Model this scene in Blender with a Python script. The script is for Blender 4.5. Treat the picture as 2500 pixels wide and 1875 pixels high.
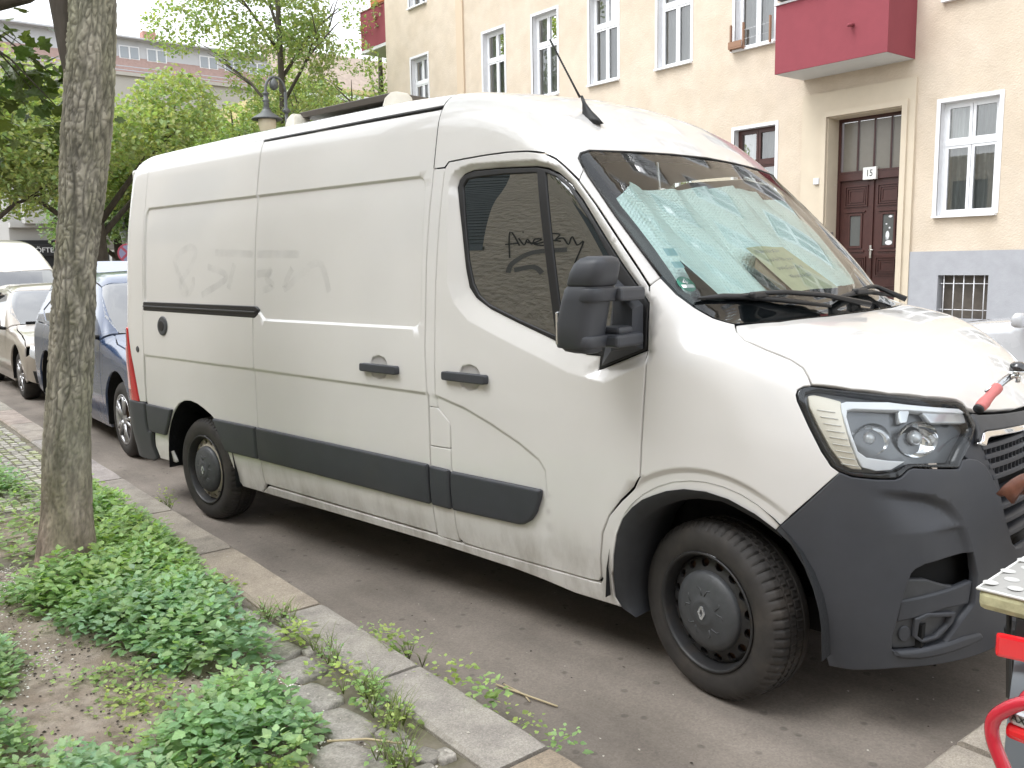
import bpy, bmesh, math, random
import numpy as np
from mathutils import Matrix, Vector, noise as mnoise
from mathutils.geometry import delaunay_2d_cdt
for _o in list(bpy.data.objects): bpy.data.objects.remove(_o)
scene = bpy.context.scene
COL = scene.collection
R = math.radians
# ---------------------------------------------------------------- camera, sky, sun, exposure
cam_d = bpy.data.cameras.new('camera')
cam_d.lens = 30.83; cam_d.sensor_width = 36.0; cam_d.sensor_fit = 'HORIZONTAL'
cam_d.clip_start = 0.05; cam_d.clip_end = 2000
cam = bpy.data.objects.new('camera', cam_d); COL.objects.link(cam)
cam.matrix_world = Matrix(((0.627331, -0.095903, 0.772825, 1.988374), (0.778542, 0.100306, -0.619525, -2.442081),
                           (-0.018104, 0.990324, 0.13759, 1.640712), (0, 0, 0, 1)))
scene.camera = cam
SUN_EL, SUN_AZ = R(56), R(250)          # azimuth measured from +X towards +Y
world = bpy.data.worlds.new('World'); scene.world = world; world.use_nodes = True
wn, wl = world.node_tree.nodes, world.node_tree.links
wn.clear()
sky_t = wn.new('ShaderNodeTexSky'); sky_t.sky_type = 'NISHITA'; sky_t.sun_disc = False
sky_t.sun_elevation = SUN_EL; sky_t.sun_rotation = R(90) - SUN_AZ
sky_t.air_density = 1.0; sky_t.dust_density = 3.0; sky_t.ozone_density = 1.0
# thin bright cloud: the sky colour drawn towards white, denser towards the horizon, a little blue left in the gaps
w_bw = wn.new('ShaderNodeRGBToBW'); w_cloud = wn.new('ShaderNodeMix'); w_cloud.data_type = 'RGBA'
w_tc = wn.new('ShaderNodeTexCoord'); w_no = wn.new('ShaderNodeTexNoise'); w_no.inputs['Scale'].default_value = 2.2
w_no.inputs['Detail'].default_value = 5; w_no.inputs['Roughness'].default_value = .55
w_rp = wn.new('ShaderNodeMapRange'); w_rp.inputs[1].default_value = .34; w_rp.inputs[2].default_value = .56
w_rp.inputs[3].default_value = .62; w_rp.inputs[4].default_value = 1.0
w_mul = wn.new('ShaderNodeMix'); w_mul.data_type = 'RGBA'; w_mul.blend_type = 'MULTIPLY'; w_mul.inputs[0].default_value = 1
w_max = wn.new('ShaderNodeMath'); w_max.operation = 'MAXIMUM'; w_max.inputs[1].default_value = 5.5
w_bg = wn.new('ShaderNodeBackground'); w_bg.inputs['Strength'].default_value = 0.13
w_out = wn.new('ShaderNodeOutputWorld')
wl.new(w_tc.outputs['Generated'], w_no.inputs['Vector']); wl.new(w_no.outputs[0], w_rp.inputs[0])
wl.new(sky_t.outputs[0], w_bw.inputs[0]); wl.new(w_bw.outputs[0], w_max.inputs[0])
wl.new(w_max.outputs[0], w_mul.inputs[6]); w_mul.inputs[7].default_value = (1.60, 1.65, 1.72, 1)
wl.new(w_rp.outputs[0], w_cloud.inputs[0]); wl.new(sky_t.outputs[0], w_cloud.inputs[6]); wl.new(w_mul.outputs[2], w_cloud.inputs[7])
wl.new(w_cloud.outputs[2], w_bg.inputs['Color']); wl.new(w_bg.outputs[0], w_out.inputs['Surface'])
sun_d = bpy.data.lights.new('sun', 'SUN'); sun_d.energy = 0.6; sun_d.angle = R(28); sun_d.color = (1.0, .98, .95)
sun = bpy.data.objects.new('sun', sun_d); COL.objects.link(sun)
sun.rotation_euler = Vector((math.cos(SUN_EL)*math.cos(SUN_AZ), math.cos(SUN_EL)*math.sin(SUN_AZ), math.sin(SUN_EL))).to_track_quat('Z', 'Y').to_euler()
scene.view_settings.view_transform = 'Standard'; scene.view_settings.look = 'None'
scene.view_settings.gamma = 1; scene.view_settings.use_curve_mapping = False
scene.view_settings.exposure = 0.93
scene.render.engine = 'CYCLES'
scene.cycles.max_bounces = 8; scene.cycles.transparent_max_bounces = 16; scene.cycles.use_denoising = True
scene.cycles.caustics_reflective = False; scene.cycles.caustics_refractive = False
rng = random.Random(11); nrng = np.random.default_rng(5)

# ---------------------------------------------------------------- materials
MATS = {}
def pbr(name, col, rough=.5, metal=0., coat=0., var=0., scale=6., bump=0., bscale=40., dist=.01, spec=.5, tint=None, detail=6., stretch=None,
        col2=None, thr=(.4, .6), ior=None, attr=None):
    """Principled material; var = value variation by noise, col2 = second colour mixed in by noise, attr = colour attribute multiplied in."""
    if name in MATS: return MATS[name]
    m = bpy.data.materials.new(name); m.use_nodes = True; nt = m.node_tree; n, l = nt.nodes, nt.links
    p = n['Principled BSDF']
    p.inputs['Base Color'].default_value = (*col, 1); p.inputs['Roughness'].default_value = rough
    p.inputs['Metallic'].default_value = metal; p.inputs['Coat Weight'].default_value = coat
    p.inputs['Coat Roughness'].default_value = .04; p.inputs['Specular IOR Level'].default_value = spec
    if ior: p.inputs['IOR'].default_value = ior
    vec = None
    if var or bump or col2:
        tc = n.new('ShaderNodeTexCoord'); vec = tc.outputs['Object']
        if stretch:
            mp = n.new('ShaderNodeMapping'); mp.inputs['Scale'].default_value = stretch; l.new(vec, mp.inputs[0]); vec = mp.outputs[0]
    cur = None
    if col2:
        no = n.new('ShaderNodeTexNoise'); no.inputs['Scale'].default_value = scale; no.inputs['Detail'].default_value = detail
        mr = n.new('ShaderNodeMapRange'); mr.inputs[1].default_value, mr.inputs[2].default_value = thr
        mx = n.new('ShaderNodeMix'); mx.data_type = 'RGBA'; mx.inputs[6].default_value = (*col, 1); mx.inputs[7].default_value = (*col2, 1)
        l.new(vec, no.inputs['Vector']); l.new(no.outputs[0], mr.inputs[0]); l.new(mr.outputs[0], mx.inputs[0]); cur = mx.outputs[2]
    if var:
        no = n.new('ShaderNodeTexNoise'); no.inputs['Scale'].default_value = scale*1.7; no.inputs['Detail'].default_value = detail
        no.inputs['Roughness'].default_value = .62
        mr = n.new('ShaderNodeMapRange'); mr.inputs[1].default_value = .25; mr.inputs[2].default_value = .75
        mr.inputs[3].default_value = 1-var; mr.inputs[4].default_value = 1+var
        mx = n.new('ShaderNodeMix'); mx.data_type = 'RGBA'; mx.blend_type = 'MULTIPLY'; mx.inputs[0].default_value = 1
        l.new(vec, no.inputs['Vector']); l.new(no.outputs[0], mr.inputs[0])
        if cur: l.new(cur, mx.inputs[6])
        else: mx.inputs[6].default_value = (*col, 1)
        l.new(mr.outputs[0], mx.inputs[7]); cur = mx.outputs[2]
    if attr:
        at = n.new('ShaderNodeAttribute'); at.attribute_name = attr
        mx = n.new('ShaderNodeMix'); mx.data_type = 'RGBA'; mx.blend_type = 'MULTIPLY'; mx.inputs[0].default_value = 1
        if cur: l.new(cur, mx.inputs[6])
        else: mx.inputs[6].default_value = (*col, 1)
        l.new(at.outputs['Color'], mx.inputs[7]); cur = mx.outputs[2]
    if cur: l.new(cur, p.inputs['Base Color'])
    if bump:
        no = n.new('ShaderNodeTexNoise'); no.inputs['Scale'].default_value = bscale; no.inputs['Detail'].default_value = 5
        bp = n.new('ShaderNodeBump'); bp.inputs['Strength'].default_value = bump; bp.inputs['Distance'].default_value = dist
        l.new(vec, no.inputs['Vector']); l.new(no.outputs[0], bp.inputs['Height']); l.new(bp.outputs[0], p.inputs['Normal'])
    MATS[name] = m
    return m
def glass_mat(name, tint=(.8, .88, .84), refl=1.0, rough=.0, base=0.0):
    """thin pane: what lies behind stays visible, the front reflects by Fresnel"""
    if name in MATS: return MATS[name]
    m = bpy.data.materials.new(name); m.use_nodes = True; n, l = m.node_tree.nodes, m.node_tree.links
    n.clear()
    o = n.new('ShaderNodeOutputMaterial'); t = n.new('ShaderNodeBsdfTransparent'); t.inputs[0].default_value = (*tint, 1)
    g = n.new('ShaderNodeBsdfGlossy'); g.inputs['Roughness'].default_value = rough
    f = n.new('ShaderNodeFresnel'); f.inputs['IOR'].default_value = 1.55
    mu = n.new('ShaderNodeMath'); mu.operation = 'MULTIPLY_ADD'; mu.inputs[1].default_value = refl; mu.inputs[2].default_value = base; mu.use_clamp = True
    mx = n.new('ShaderNodeMixShader')
    l.new(f.outputs[0], mu.inputs[0]); l.new(mu.outputs[0], mx.inputs[0]); l.new(t.outputs[0], mx.inputs[1]); l.new(g.outputs[0], mx.inputs[2]); l.new(mx.outputs[0], o.inputs[0])
    MATS[name] = m
    return m

# ---------------------------------------------------------------- object helpers
def link(name, me, mat=None, parent=None):
    o = bpy.data.objects.new(name, me); COL.objects.link(o)
    if mat is not None and me is not None and not me.materials: me.materials.append(mat)
    if parent is not None: o.parent = parent
    return o
def tag(o, label=None, cat=None, group=None, kind=None):
    if label: o['label'] = label
    if cat: o['category'] = cat
    if group: o['group'] = group
    if kind: o['kind'] = kind
    return o
def thing(name, label, cat, loc=(0, 0, 0), rotz=0., group=None):
    o = bpy.data.objects.new(name, None); COL.objects.link(o); o.empty_display_size = .2
    o.location = loc; o.rotation_euler = (0, 0, rotz)
    return tag(o, label, cat, group)
def mesh(name, V, F, smooth=False, normals=None):
    me = bpy.data.meshes.new(name)
    me.from_pydata([tuple(v) for v in V] if not isinstance(V, np.ndarray) else V.tolist(), [], F if isinstance(F, list) else F.tolist())
    if smooth or normals is not None: me.polygons.foreach_set('use_smooth', [True]*len(me.polygons))
    if normals is not None: me.normals_split_custom_set_from_vertices(normals)
    me.update()
    return me
class MB:
    """collects shapes and builds them as ONE mesh object"""
    def __init__(s): s.V = []; s.F = []; s.S = []
    def add(s, V, F, smooth=False):
        b = len(s.V); s.V += [tuple(v) for v in V]; s.F += [tuple(i+b for i in f) for f in F]; s.S += [smooth]*len(F); return s
    def box(s, c, d, bev=0., rot=None):
        hx, hy, hz = d[0]/2, d[1]/2, d[2]/2
        if bev <= 0:
            V = [(x, y, z) for x in (-hx, hx) for y in (-hy, hy) for z in (-hz, hz)]
            F = [(0, 1, 3, 2), (4, 6, 7, 5), (0, 4, 5, 1), (2, 3, 7, 6), (0, 2, 6, 4), (1, 5, 7, 3)]
        else:
            b = min(bev, hx*.95, hy*.95, hz*.95); bm = bmesh.new(); bmesh.ops.create_cube(bm, size=1)
            for v in bm.verts: v.co = Vector((v.co.x*2*hx, v.co.y*2*hy, v.co.z*2*hz))
            bmesh.ops.bevel(bm, geom=list(bm.edges), offset=b, segments=2, affect='EDGES', profile=.5)
            bm.verts.index_update(); V = [tuple(v.co) for v in bm.verts]; F = [tuple(v.index for v in f.verts) for f in bm.faces]; bm.free()
        if rot is not None: V = [tuple(rot @ Vector(v)) for v in V]
        return s.add([(v[0]+c[0], v[1]+c[1], v[2]+c[2]) for v in V], F)
    def tube(s, P, r, n=10, caps=True, closed=False):
        P = [Vector(p) for p in P]; rr = r if hasattr(r, '__len__') else [r]*len(P)
        V = []; F = []; up = None; N = len(P)
        for i, p in enumerate(P):
            if closed: t = P[(i+1) % N]-P[i-1]
            else: t = P[min(i+1, N-1)]-P[max(i-1, 0)]
            t.normalize()
            if up is None: up = Vector((0, 0, 1)) if abs(t.z) < .9 else Vector((1, 0, 0))
            a = (up-t*up.dot(t)).normalized(); b = t.cross(a); up = a
            for k in range(n):
                an = 2*math.pi*k/n; V.append(p+(a*math.cos(an)+b*math.sin(an))*rr[i])
        for i in range(N if closed else N-1):
            j = (i+1) % N
            for k in range(n): F.append((i*n+k, i*n+(k+1) % n, j*n+(k+1) % n, j*n+k))
        if caps and not closed: F += [tuple(range(n))[::-1], tuple((N-1)*n+k for k in range(n))]
        return s.add(V, F, True)
    def lathe(s, prof, n=32, axis='z', c=(0, 0, 0), mod=None):
        """prof: (radius, height) along the axis; mod(i, k) scales the radius"""
        V = []; F = []
        for i, (r, h) in enumerate(prof):
            for k in range(n):
                a = 2*math.pi*k/n; q = r*(mod(i, k) if mod else 1)
                x, y = q*math.cos(a), q*math.sin(a)
                V.append({'z': (x, y, h), 'y': (x, h, y), 'x': (h, x, y)}[axis])
        for i in range(len(prof)-1):
            for k in range(n): F.append((i*n+k, i*n+(k+1) % n, (i+1)*n+(k+1) % n, (i+1)*n+k))
        return s.add([(v[0]+c[0], v[1]+c[1], v[2]+c[2]) for v in V], F, True)
    def quad(s, a, b, c, d): return s.add([a, b, c, d], [(0, 1, 2, 3)])
    def grid(s, fn, nu, nv, smooth=True):
        V = [fn(i/nu, j/nv) for i in range(nu+1) for j in range(nv+1)]
        F = [(i*(nv+1)+j, (i+1)*(nv+1)+j, (i+1)*(nv+1)+j+1, i*(nv+1)+j+1) for i in range(nu) for j in range(nv)]
        return s.add(V, F, smooth)
    def loft(s, secs, n=24, e=3.0, cap=True):
        """stack of superellipses (cx, cy, cz, hx, hy)"""
        V = []; F = []
        for cx, cy, cz, hx, hy in secs:
            for k in range(n):
                a = 2*math.pi*k/n; ca, sa = math.cos(a), math.sin(a)
                V.append((cx+hx*math.copysign(abs(ca)**(2/e), ca), cy+hy*math.copysign(abs(sa)**(2/e), sa), cz))
        m = len(secs)
        for i in range(m-1):
            for k in range(n): F.append((i*n+k, i*n+(k+1) % n, (i+1)*n+(k+1) % n, (i+1)*n+k))
        if cap: F += [tuple(range(n))[::-1], tuple((m-1)*n+k for k in range(n))]
        return s.add(V, F, True)
    def build(s, name, mat, parent=None, smooth=None, auto=None):
        me = bpy.data.meshes.new(name); me.from_pydata(s.V, [], s.F)
        bm = bmesh.new(); bm.from_mesh(me); bmesh.ops.recalc_face_normals(bm, faces=bm.faces); bm.to_mesh(me); bm.free()
        me.polygons.foreach_set('use_smooth', s.S if smooth is None else [smooth]*len(s.F))
        if auto: me.set_sharp_from_angle(angle=R(auto))
        return link(name, me, mat, parent)
def copy_tree(o, parent=None):
    kids = [c for c in o.children]
    c = o.copy(); COL.objects.link(c)
    if parent is not None: c.parent = parent
    for k in kids: copy_tree(k, c)
    return c
def scribble(strokes, w, to3d, name, mat, parent=None):
    """flat pen or spray strokes (ribbons) lying on a surface: strokes are 2-D polylines, to3d maps them to space"""
    mb = MB()
    for st in strokes:
        pts = [Vector((a, b)) for a, b in st]; L = []; Rr = []
        for i, p in enumerate(pts):
            t = (pts[min(i+1, len(pts)-1)]-pts[max(i-1, 0)]).normalized(); q = Vector((-t.y, t.x))*w/2
            L.append(to3d(*(p+q))); Rr.append(to3d(*(p-q)))
        mb.add(L+Rr, [(i, i+1, len(pts)+i+1, len(pts)+i) for i in range(len(pts)-1)])
    return mb.build(name, mat, parent)
def smooth_line(P, n=6):
    out = []
    Q = [Vector(p) for p in P]
    for i in range(len(Q)-1):
        p0, p1, p2, p3 = Q[max(i-1, 0)], Q[i], Q[i+1], Q[min(i+2, len(Q)-1)]
        for k in range(n):
            t = k/n; out.append(.5*((2*p1)+(p2-p0)*t+(2*p0-5*p1+4*p2-p3)*t*t+(3*p1-p0-3*p2+p3)*t**3))
    out.append(Q[-1]); return [tuple(v) for v in out]
def text_obj(name, body, size, loc, rot, mat, parent=None, ext=.001, align='CENTER', sx=1.):
    c = bpy.data.curves.new(name, 'FONT'); c.body = body; c.size = size; c.extrude = ext; c.align_x = align; c.align_y = 'CENTER'
    c.space_character = 1.0
    o = bpy.data.objects.new(name, c); COL.objects.link(o); o.location = loc; o.rotation_euler = rot; o.scale = (sx, 1, 1)
    bpy.context.view_layer.update(); dg = bpy.context.evaluated_depsgraph_get()
    me = bpy.data.meshes.new_from_object(o.evaluated_get(dg)); q = bpy.data.objects.new(name, me); COL.objects.link(q); me.materials.clear(); me.materials.append(mat)
    q.location = loc; q.rotation_euler = rot; q.scale = (sx, 1, 1); bpy.data.objects.remove(o); bpy.data.curves.remove(c); q.name = name
    if parent is not None: q.parent = parent
    return q

# ---------------------------------------------------------------- implicit body surfaces and panels cut from them
def pchip(xs,ys):
    xs=np.array(xs,float);ys=np.array(ys,float)
    h=np.diff(xs);d=np.diff(ys)/h
    m=np.zeros_like(xs)
    w1=2*h[1:]+h[:-1];w2=h[1:]+2*h[:-1]
    ok=d[:-1]*d[1:]>0
    with np.errstate(divide='ignore',invalid='ignore'):
        hm=(w1+w2)/(w1/d[:-1]+w2/d[1:])
    m[1:-1]=np.where(ok,hm,0.0);m[0]=d[0];m[-1]=d[-1]
    def f(x):
        x=np.asarray(x,float)
        i=np.clip(np.searchsorted(xs,x)-1,0,len(xs)-2)
        xx=np.clip(x,xs[0],xs[-1])
        t=(xx-xs[i])/h[i];t2=t*t;t3=t2*t
        y=(2*t3-3*t2+1)*ys[i]+(t3-2*t2+t)*h[i]*m[i]+(-2*t3+3*t2)*ys[i+1]+(t3-t2)*h[i]*m[i+1]
        return y+np.where(x<xs[0],(x-xs[0])*m[0],0)+np.where(x>xs[-1],(x-xs[-1])*m[-1],0)
    return f
def smax(a,b,k): return np.maximum(a,b)+np.maximum(k-np.abs(a-b),0)**2/(4*k)
def smin(a,b,k): return -smax(-a,-b,k)
def sstep(a,b,x):
    t=np.clip((x-a)/(b-a),0,1);return t*t*(3-2*t)
def rrect(x,z,x0,x1,z0,z1,r):
    qx=np.abs(x-(x0+x1)/2)-(x1-x0)/2+r;qz=np.abs(z-(z0+z1)/2)-(z1-z0)/2+r
    return np.hypot(np.maximum(qx,0),np.maximum(qz,0))+np.minimum(np.maximum(qx,qz),0)-r
def polysd(x,z,P):
    P=np.asarray(P,float);x=np.asarray(x,float);z=np.asarray(z,float)
    d=np.full(x.shape,1e9);ins=np.zeros(x.shape,bool)
    for (ax,az),(bx,bz) in zip(P,np.roll(P,-1,0)):
        ex,ez=bx-ax,bz-az
        t=np.clip(((x-ax)*ex+(z-az)*ez)/(ex*ex+ez*ez+1e-18),0,1)
        d=np.minimum(d,(x-ax-t*ex)**2+(z-az-t*ez)**2)
        c=((az>z)!=(bz>z))&(x<(bx-ax)*(z-az)/(bz-az+1e-18)+ax)
        ins^=c
    d=np.sqrt(d);return np.where(ins,-d,d)

def grad(p, f, h=1e-3):
    g = np.zeros(p.shape)
    for i in range(3):
        e = np.zeros(3); e[i] = h; g[..., i] = (f(p+e)-f(p-e))/(2*h)
    return g
def cast(o, d, f, t0, t1, n=60):
    """first outside-to-inside crossing along o + t d; with f.base the march uses the plain skin and the pressed features are added after"""
    fb = getattr(f, 'base', None)
    if fb is not None:
        t = cast(o, d, fb, t0, t1, n)
        for _ in range(5):
            a = f(o+d*t[:, None]); b = f(o+d*(t+1e-4)[:, None]); s = (b-a)/1e-4
            t = t-np.clip(np.where(np.abs(s) > .15, a/np.where(np.abs(s) > .15, s, 1), 0), -.03, .03)
        return t
    N = len(o); ts = np.linspace(t0, t1, n); lo = np.full(N, np.nan); hi = np.full(N, np.nan); prev = f(o+d*ts[0])
    for i in range(1, n):
        cur = f(o+d*ts[i]); m = np.isnan(lo) & (prev > 0) & (cur <= 0); lo[m] = ts[i-1]; hi[m] = ts[i]; prev = cur
    bad = np.isnan(lo)
    if bad.any():                      # grazing: keep the closest approach
        vals = np.stack([np.abs(f(o[bad]+d[bad]*t)) for t in ts]); k = ts[vals.argmin(0)]; lo[bad] = k; hi[bad] = k
    for _ in range(26):
        mid = (lo+hi)/2; s = f(o+d*mid[:, None]) > 0; lo = np.where(s, mid, lo); hi = np.where(s, hi, mid)
    return (lo+hi)/2
def resample(P, ds):
    P = np.asarray(P, float); out = []
    for a, b in zip(P, np.roll(P, -1, 0)):
        k = max(1, int(math.ceil(np.linalg.norm(b-a)/ds)))
        for i in range(k): out.append(a+(b-a)*i/k)
    return np.array(out)
def fillet(P, r):
    P = np.asarray(P, float); out = []; n = len(P)
    for i in range(n):
        a, b, c = P[i-1], P[i], P[(i+1) % n]; u, v = a-b, c-b; lu, lv = np.linalg.norm(u), np.linalg.norm(v)
        d = min(r, lu*.45, lv*.45); p, q = b+u/lu*d, b+v/lv*d
        for t in (0, .25, .5, .75, 1): out.append((1-t)**2*p+2*t*(1-t)*b+t*t*q)
    out = np.array(out); keep = np.linalg.norm(out-np.roll(out, 1, 0), axis=1) > 1e-5
    return out[keep]
def area2(P): return .5*np.sum(P[:, 0]*np.roll(P[:, 1], -1)-np.roll(P[:, 0], -1)*P[:, 1])
def inset(P, d):
    """P counter-clockwise: positive d moves inwards"""
    e = np.roll(P, -1, 0)-P; e /= np.linalg.norm(e, axis=1)[:, None]; nrm = np.stack([-e[:, 1], e[:, 0]], 1)
    m = nrm+np.roll(nrm, 1, 0); ln = np.linalg.norm(m, axis=1); m /= np.maximum(ln, .5)[:, None]
    return P+m*d/np.maximum(ln/2, .6)[:, None]
class Frame:
    def __init__(s, n, up=(0, 0, 1), origin=(0, 0, 0)):
        s.n = np.array(n, float); s.n /= np.linalg.norm(s.n); u = np.array(up, float)
        s.eb = u-s.n*(u@s.n); s.eb /= np.linalg.norm(s.eb); s.ea = np.cross(s.n, s.eb); s.o = np.array(origin, float)
    def to2(s, P): P = np.asarray(P, float)-s.o; return np.stack([P@s.ea, P@s.eb], 1)
    def base(s, ab): return s.o+ab[:, :1]*s.ea+ab[:, 1:]*s.eb
SIDE_F = Frame((0, 1, 0))
T_PANEL = {}
def panel(*a, **k):
    import time
    t0 = time.time(); r = panel_(*a, **k); T_PANEL[r.name] = (round(time.time()-t0, 2), len(r.data.vertices)); return r
def panel_(name, mat, f, loops, parent, frame=SIDE_F, rng_t=(-1.2, 2.4), grid=.035, off=0., gap=.0025, rim=.003, flange=.02, ds=.02, fil=0., lines=(), dims=None):
    """a panel cut from the surface f = 0: loops[0] outline, others holes; each given in (x, z) for the flank, or as 3-D points"""
    L2 = []
    for i, P in enumerate(loops):
        P = np.asarray(P, float)
        if P.shape[1] == 2:                                  # (x, z) on the right flank
            P = np.stack([P[:, 0], np.zeros(len(P)), P[:, 1]], 1)
            if frame is not SIDE_F:
                t = cast(P-[0, 1, 0], np.tile([0., 1., 0.], (len(P), 1)), f, 0, 2.0); P = P+np.stack([0*t, t-1, 0*t], 1)
        P = frame.to2(P)
        if area2(P) < 0: P = P[::-1]
        if fil: P = fillet(P, fil)
        P = resample(P, ds); L2.append(P)
    A = []; B = []
    for i, P in enumerate(L2):
        sg = 1 if i == 0 else -1
        a = inset(P, sg*gap); A.append(a); B.append(inset(a, sg*max(rim, 1e-4)))
    lo, hi = L2[0].min(0), L2[0].max(0)
    gx = np.arange(lo[0]+grid/2, hi[0], grid); gy = np.arange(lo[1]+grid/2, hi[1], grid*.87)
    G = np.array([(x+(grid/2 if j % 2 else 0), y) for j, y in enumerate(gy) for x in gx]) if len(gx) and len(gy) else np.zeros((0, 2))
    extra = [frame.to2(np.stack([np.asarray(q)[:, 0], np.zeros(len(q)), np.asarray(q)[:, 1]], 1)) if np.asarray(q).shape[1] == 2 else frame.to2(q) for q in lines]
    E_ = np.concatenate(extra) if extra else np.zeros((0, 2))
    if len(E_) and len(G):
        keep = np.ones(len(G), bool)
        for i0 in range(0, len(E_), 200):
            keep &= (np.linalg.norm(G[:, None]-E_[None, i0:i0+200], axis=2).min(1) > grid*.35)
        G = G[keep]
    G = np.concatenate([G, E_]) if len(E_) else G
    if len(G):
        ok = polysd(G[:, 0], G[:, 1], B[0]) < -grid*.22
        for b in B[1:]: ok &= polysd(G[:, 0], G[:, 1], b) > grid*.22
        G = G[ok]
    ringN = [len(b) for b in B]; pts = np.concatenate(B+[G]) if len(G) else np.concatenate(B)
    edges = []; s0 = 0
    for k in ringN: edges += [(s0+i, s0+(i+1) % k) for i in range(k)]; s0 += k
    v2, e2, f2, ov, oe, of = delaunay_2d_cdt([Vector(p) for p in pts], edges, [], 0, 1e-6)
    V2 = np.array([tuple(v) for v in v2]); T = np.array([tuple(t) for t in f2])
    cen = V2[T].mean(1); ok = polysd(cen[:, 0], cen[:, 1], B[0]) < 0
    for b in B[1:]: ok &= polysd(cen[:, 0], cen[:, 1], b) > 0
    T = T[ok]
    if len(V2) != len(pts):                                  # merged points: map rings through the original ids
        back = {}
        for i, o_ in enumerate(ov):
            for j in o_: back[j] = i
    else: back = None
    def lift(ab):
        P0 = frame.base(ab); D = np.tile(frame.n, (len(ab), 1)); g = (lambda q: f(q)-off)
        fb = getattr(f, 'base', None)
        if fb is not None: g.base = (lambda q: fb(q)-off)
        t = cast(P0, D, g, rng_t[0], rng_t[1]); P = P0+D*t[:, None]; N = grad(P, f); N /= np.linalg.norm(N, axis=1)[:, None]
        return P, N
    P, N = lift(V2)
    V = [P]; NN = [N]; F = [tuple(t) for t in T]; base = len(V2); s0 = 0
    for li, k in enumerate(ringN):
        ids = [(back[s0+i] if back else s0+i) for i in range(k)]
        Pa, Na = lift(A[li]); Pb = P[ids]
        out = Pa-Pb; out -= Na*np.sum(out*Na, 1)[:, None]; ln = np.linalg.norm(out, axis=1)[:, None]
        out = np.where(ln > 1e-6, out/np.maximum(ln, 1e-9), 0)
        Pe = Pa-Na*rim*.7; n1 = Na+out; n1 /= np.linalg.norm(n1, axis=1)[:, None]
        if gap > 0 or rim > 0:
            V.append(Pe); NN.append(n1)
            for i in range(k): F.append((ids[i], ids[(i+1) % k], base+(i+1) % k, base+i))
            if flange > 0:
                V.append(Pe-Na*flange); NN.append(np.where(np.linalg.norm(out, axis=1)[:, None] > 0, out, Na))
                for i in range(k): F.append((base+i, base+(i+1) % k, base+k+(i+1) % k, base+k+i))
                base += k
            base += k
        s0 += k
    V = np.concatenate(V); NN = np.concatenate(NN)
    Ff = []
    for fc in F:
        p = V[list(fc)]; nn = np.cross(p[1]-p[0], p[2]-p[0])
        if nn@NN[list(fc)].sum(0) < 0: fc = fc[::-1]
        Ff.append(tuple(int(i) for i in fc))
    return link(name, mesh(name, V, Ff, True, NN), mat, parent)
def mirror_part(o, half, parent, name=None):
    c = o.copy(); COL.objects.link(c); c.parent = parent; c.scale = (1, -1, 1); c.location = (0, 2*half, 0)
    if name: c.name = name
    return c

# the white van: its outer skin as one implicit surface (x forward from the front axle, y from the right flank, z up)
HALF=1.035
TT=pchip([.15,.25,.38,.5,.62,.8,1.0,1.15,1.42,1.7,1.9,2.05,2.2,2.36,2.6],[.11,.06,.034,.013,.003,0.,.0,.004,.022,.042,.062,.086,.112,.143,.20])
LEAN=pchip([0,.25,.5,.75,.9,1.0,1.1,1.2,1.35],[.03,.0,.0,.004,.018,.042,.095,.17,.32])
HOODC=pchip([-.6,-.2,.0,.17,.3,.45,.6,.7,.8,.9],[1.53,1.475,1.445,1.415,1.385,1.342,1.28,1.222,1.135,1.02])
ROOFC=pchip([-4.8,-4.4,-3.,-2.,-1.45,-1.15,-.9,-.72,-.57,-.3,.2],[2.455,2.472,2.487,2.487,2.472,2.435,2.362,2.252,2.118,1.87,1.40])
WIN=[(-1.2,1.936),(-1.19,1.99),(-1.14,2.027),(-.95,2.03),(-.76,2.015),(-.67,1.975),(-.55,1.86),(-.337,1.576),(-.235,1.46),(-.24,1.25),(-.45,1.265),(-.7,1.34),(-1.0,1.44),(-1.13,1.51),(-1.19,1.62)]
FEAT=[]
def fbody(p,feat=True):
    x,y,z=p[...,0],p[...,1],p[...,2]
    w=np.sqrt((y-HALF)**2+1e-8)
    side=w-(HALF-TT(z)-.02*sstep(-.1,.6,x)**1*0)
    if feat:
        for g in FEAT: side=side+g(x,z)
    rear=-4.735-x+.02*np.maximum(z-1,0)+.03*w**2
    front=x-(.888-.25*w**2-.22*w**6-LEAN(z))
    hood=z-(HOODC(x)-.030*w**2-.05*w**6)
    sag=.10+.14*(2.1-z)
    wx=-.567+(2.108-z)*1.0+.05*((z-1.42)*(2.108-z))/.118*.5-sag*(w/.95)**2.4
    wind=(x-wx)*.72
    roof=(z-(ROOFC(x)-.055*(w/.85)**2-.05*sstep(-1.3,-.6,x)*(w/.85)**2))*.9
    cab=smax(wind,roof,.05)
    sidec=smax(side,rear,.22)
    cab=smax(wind,roof,.05)
    hb=smax(front,hood,.10)
    return smax(sidec,smin(cab,hb,.05),.14)
def vf(p): return fbody(p, True)
vf.base = lambda p: fbody(p, False)
RECX0, RECX1 = -4.29, -1.484
def feat_recess(x, z):
    zs = z-.055*sstep(-2.80, -2.90, x)*(z < 1.7)
    return .013*sstep(.003, -.012, rrect(x, zs, RECX0, RECX1, 1.337, 2.045, .06))
CREASE = [(-4.9, 1.058), (-2.94, 1.053), (-1.44, 1.041), (-1.368, 1.036), (-1.19, .997), (-1.024, .942), (-.867, .88), (-.754, .822), (-.72, .781), (-.712, .70)]
def feat_crease(x, z):
    D = np.zeros(np.shape(x)); m = (x < -.6) & (z < 1.1) & (z > .3)
    if np.any(m): D[m] = .009*sstep(.007, -.012, polysd(x[m], z[m], CREASE+[(-.712, -.5), (-4.9, -.5)]))*sstep(.40, .60, z[m])
    return D
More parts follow.
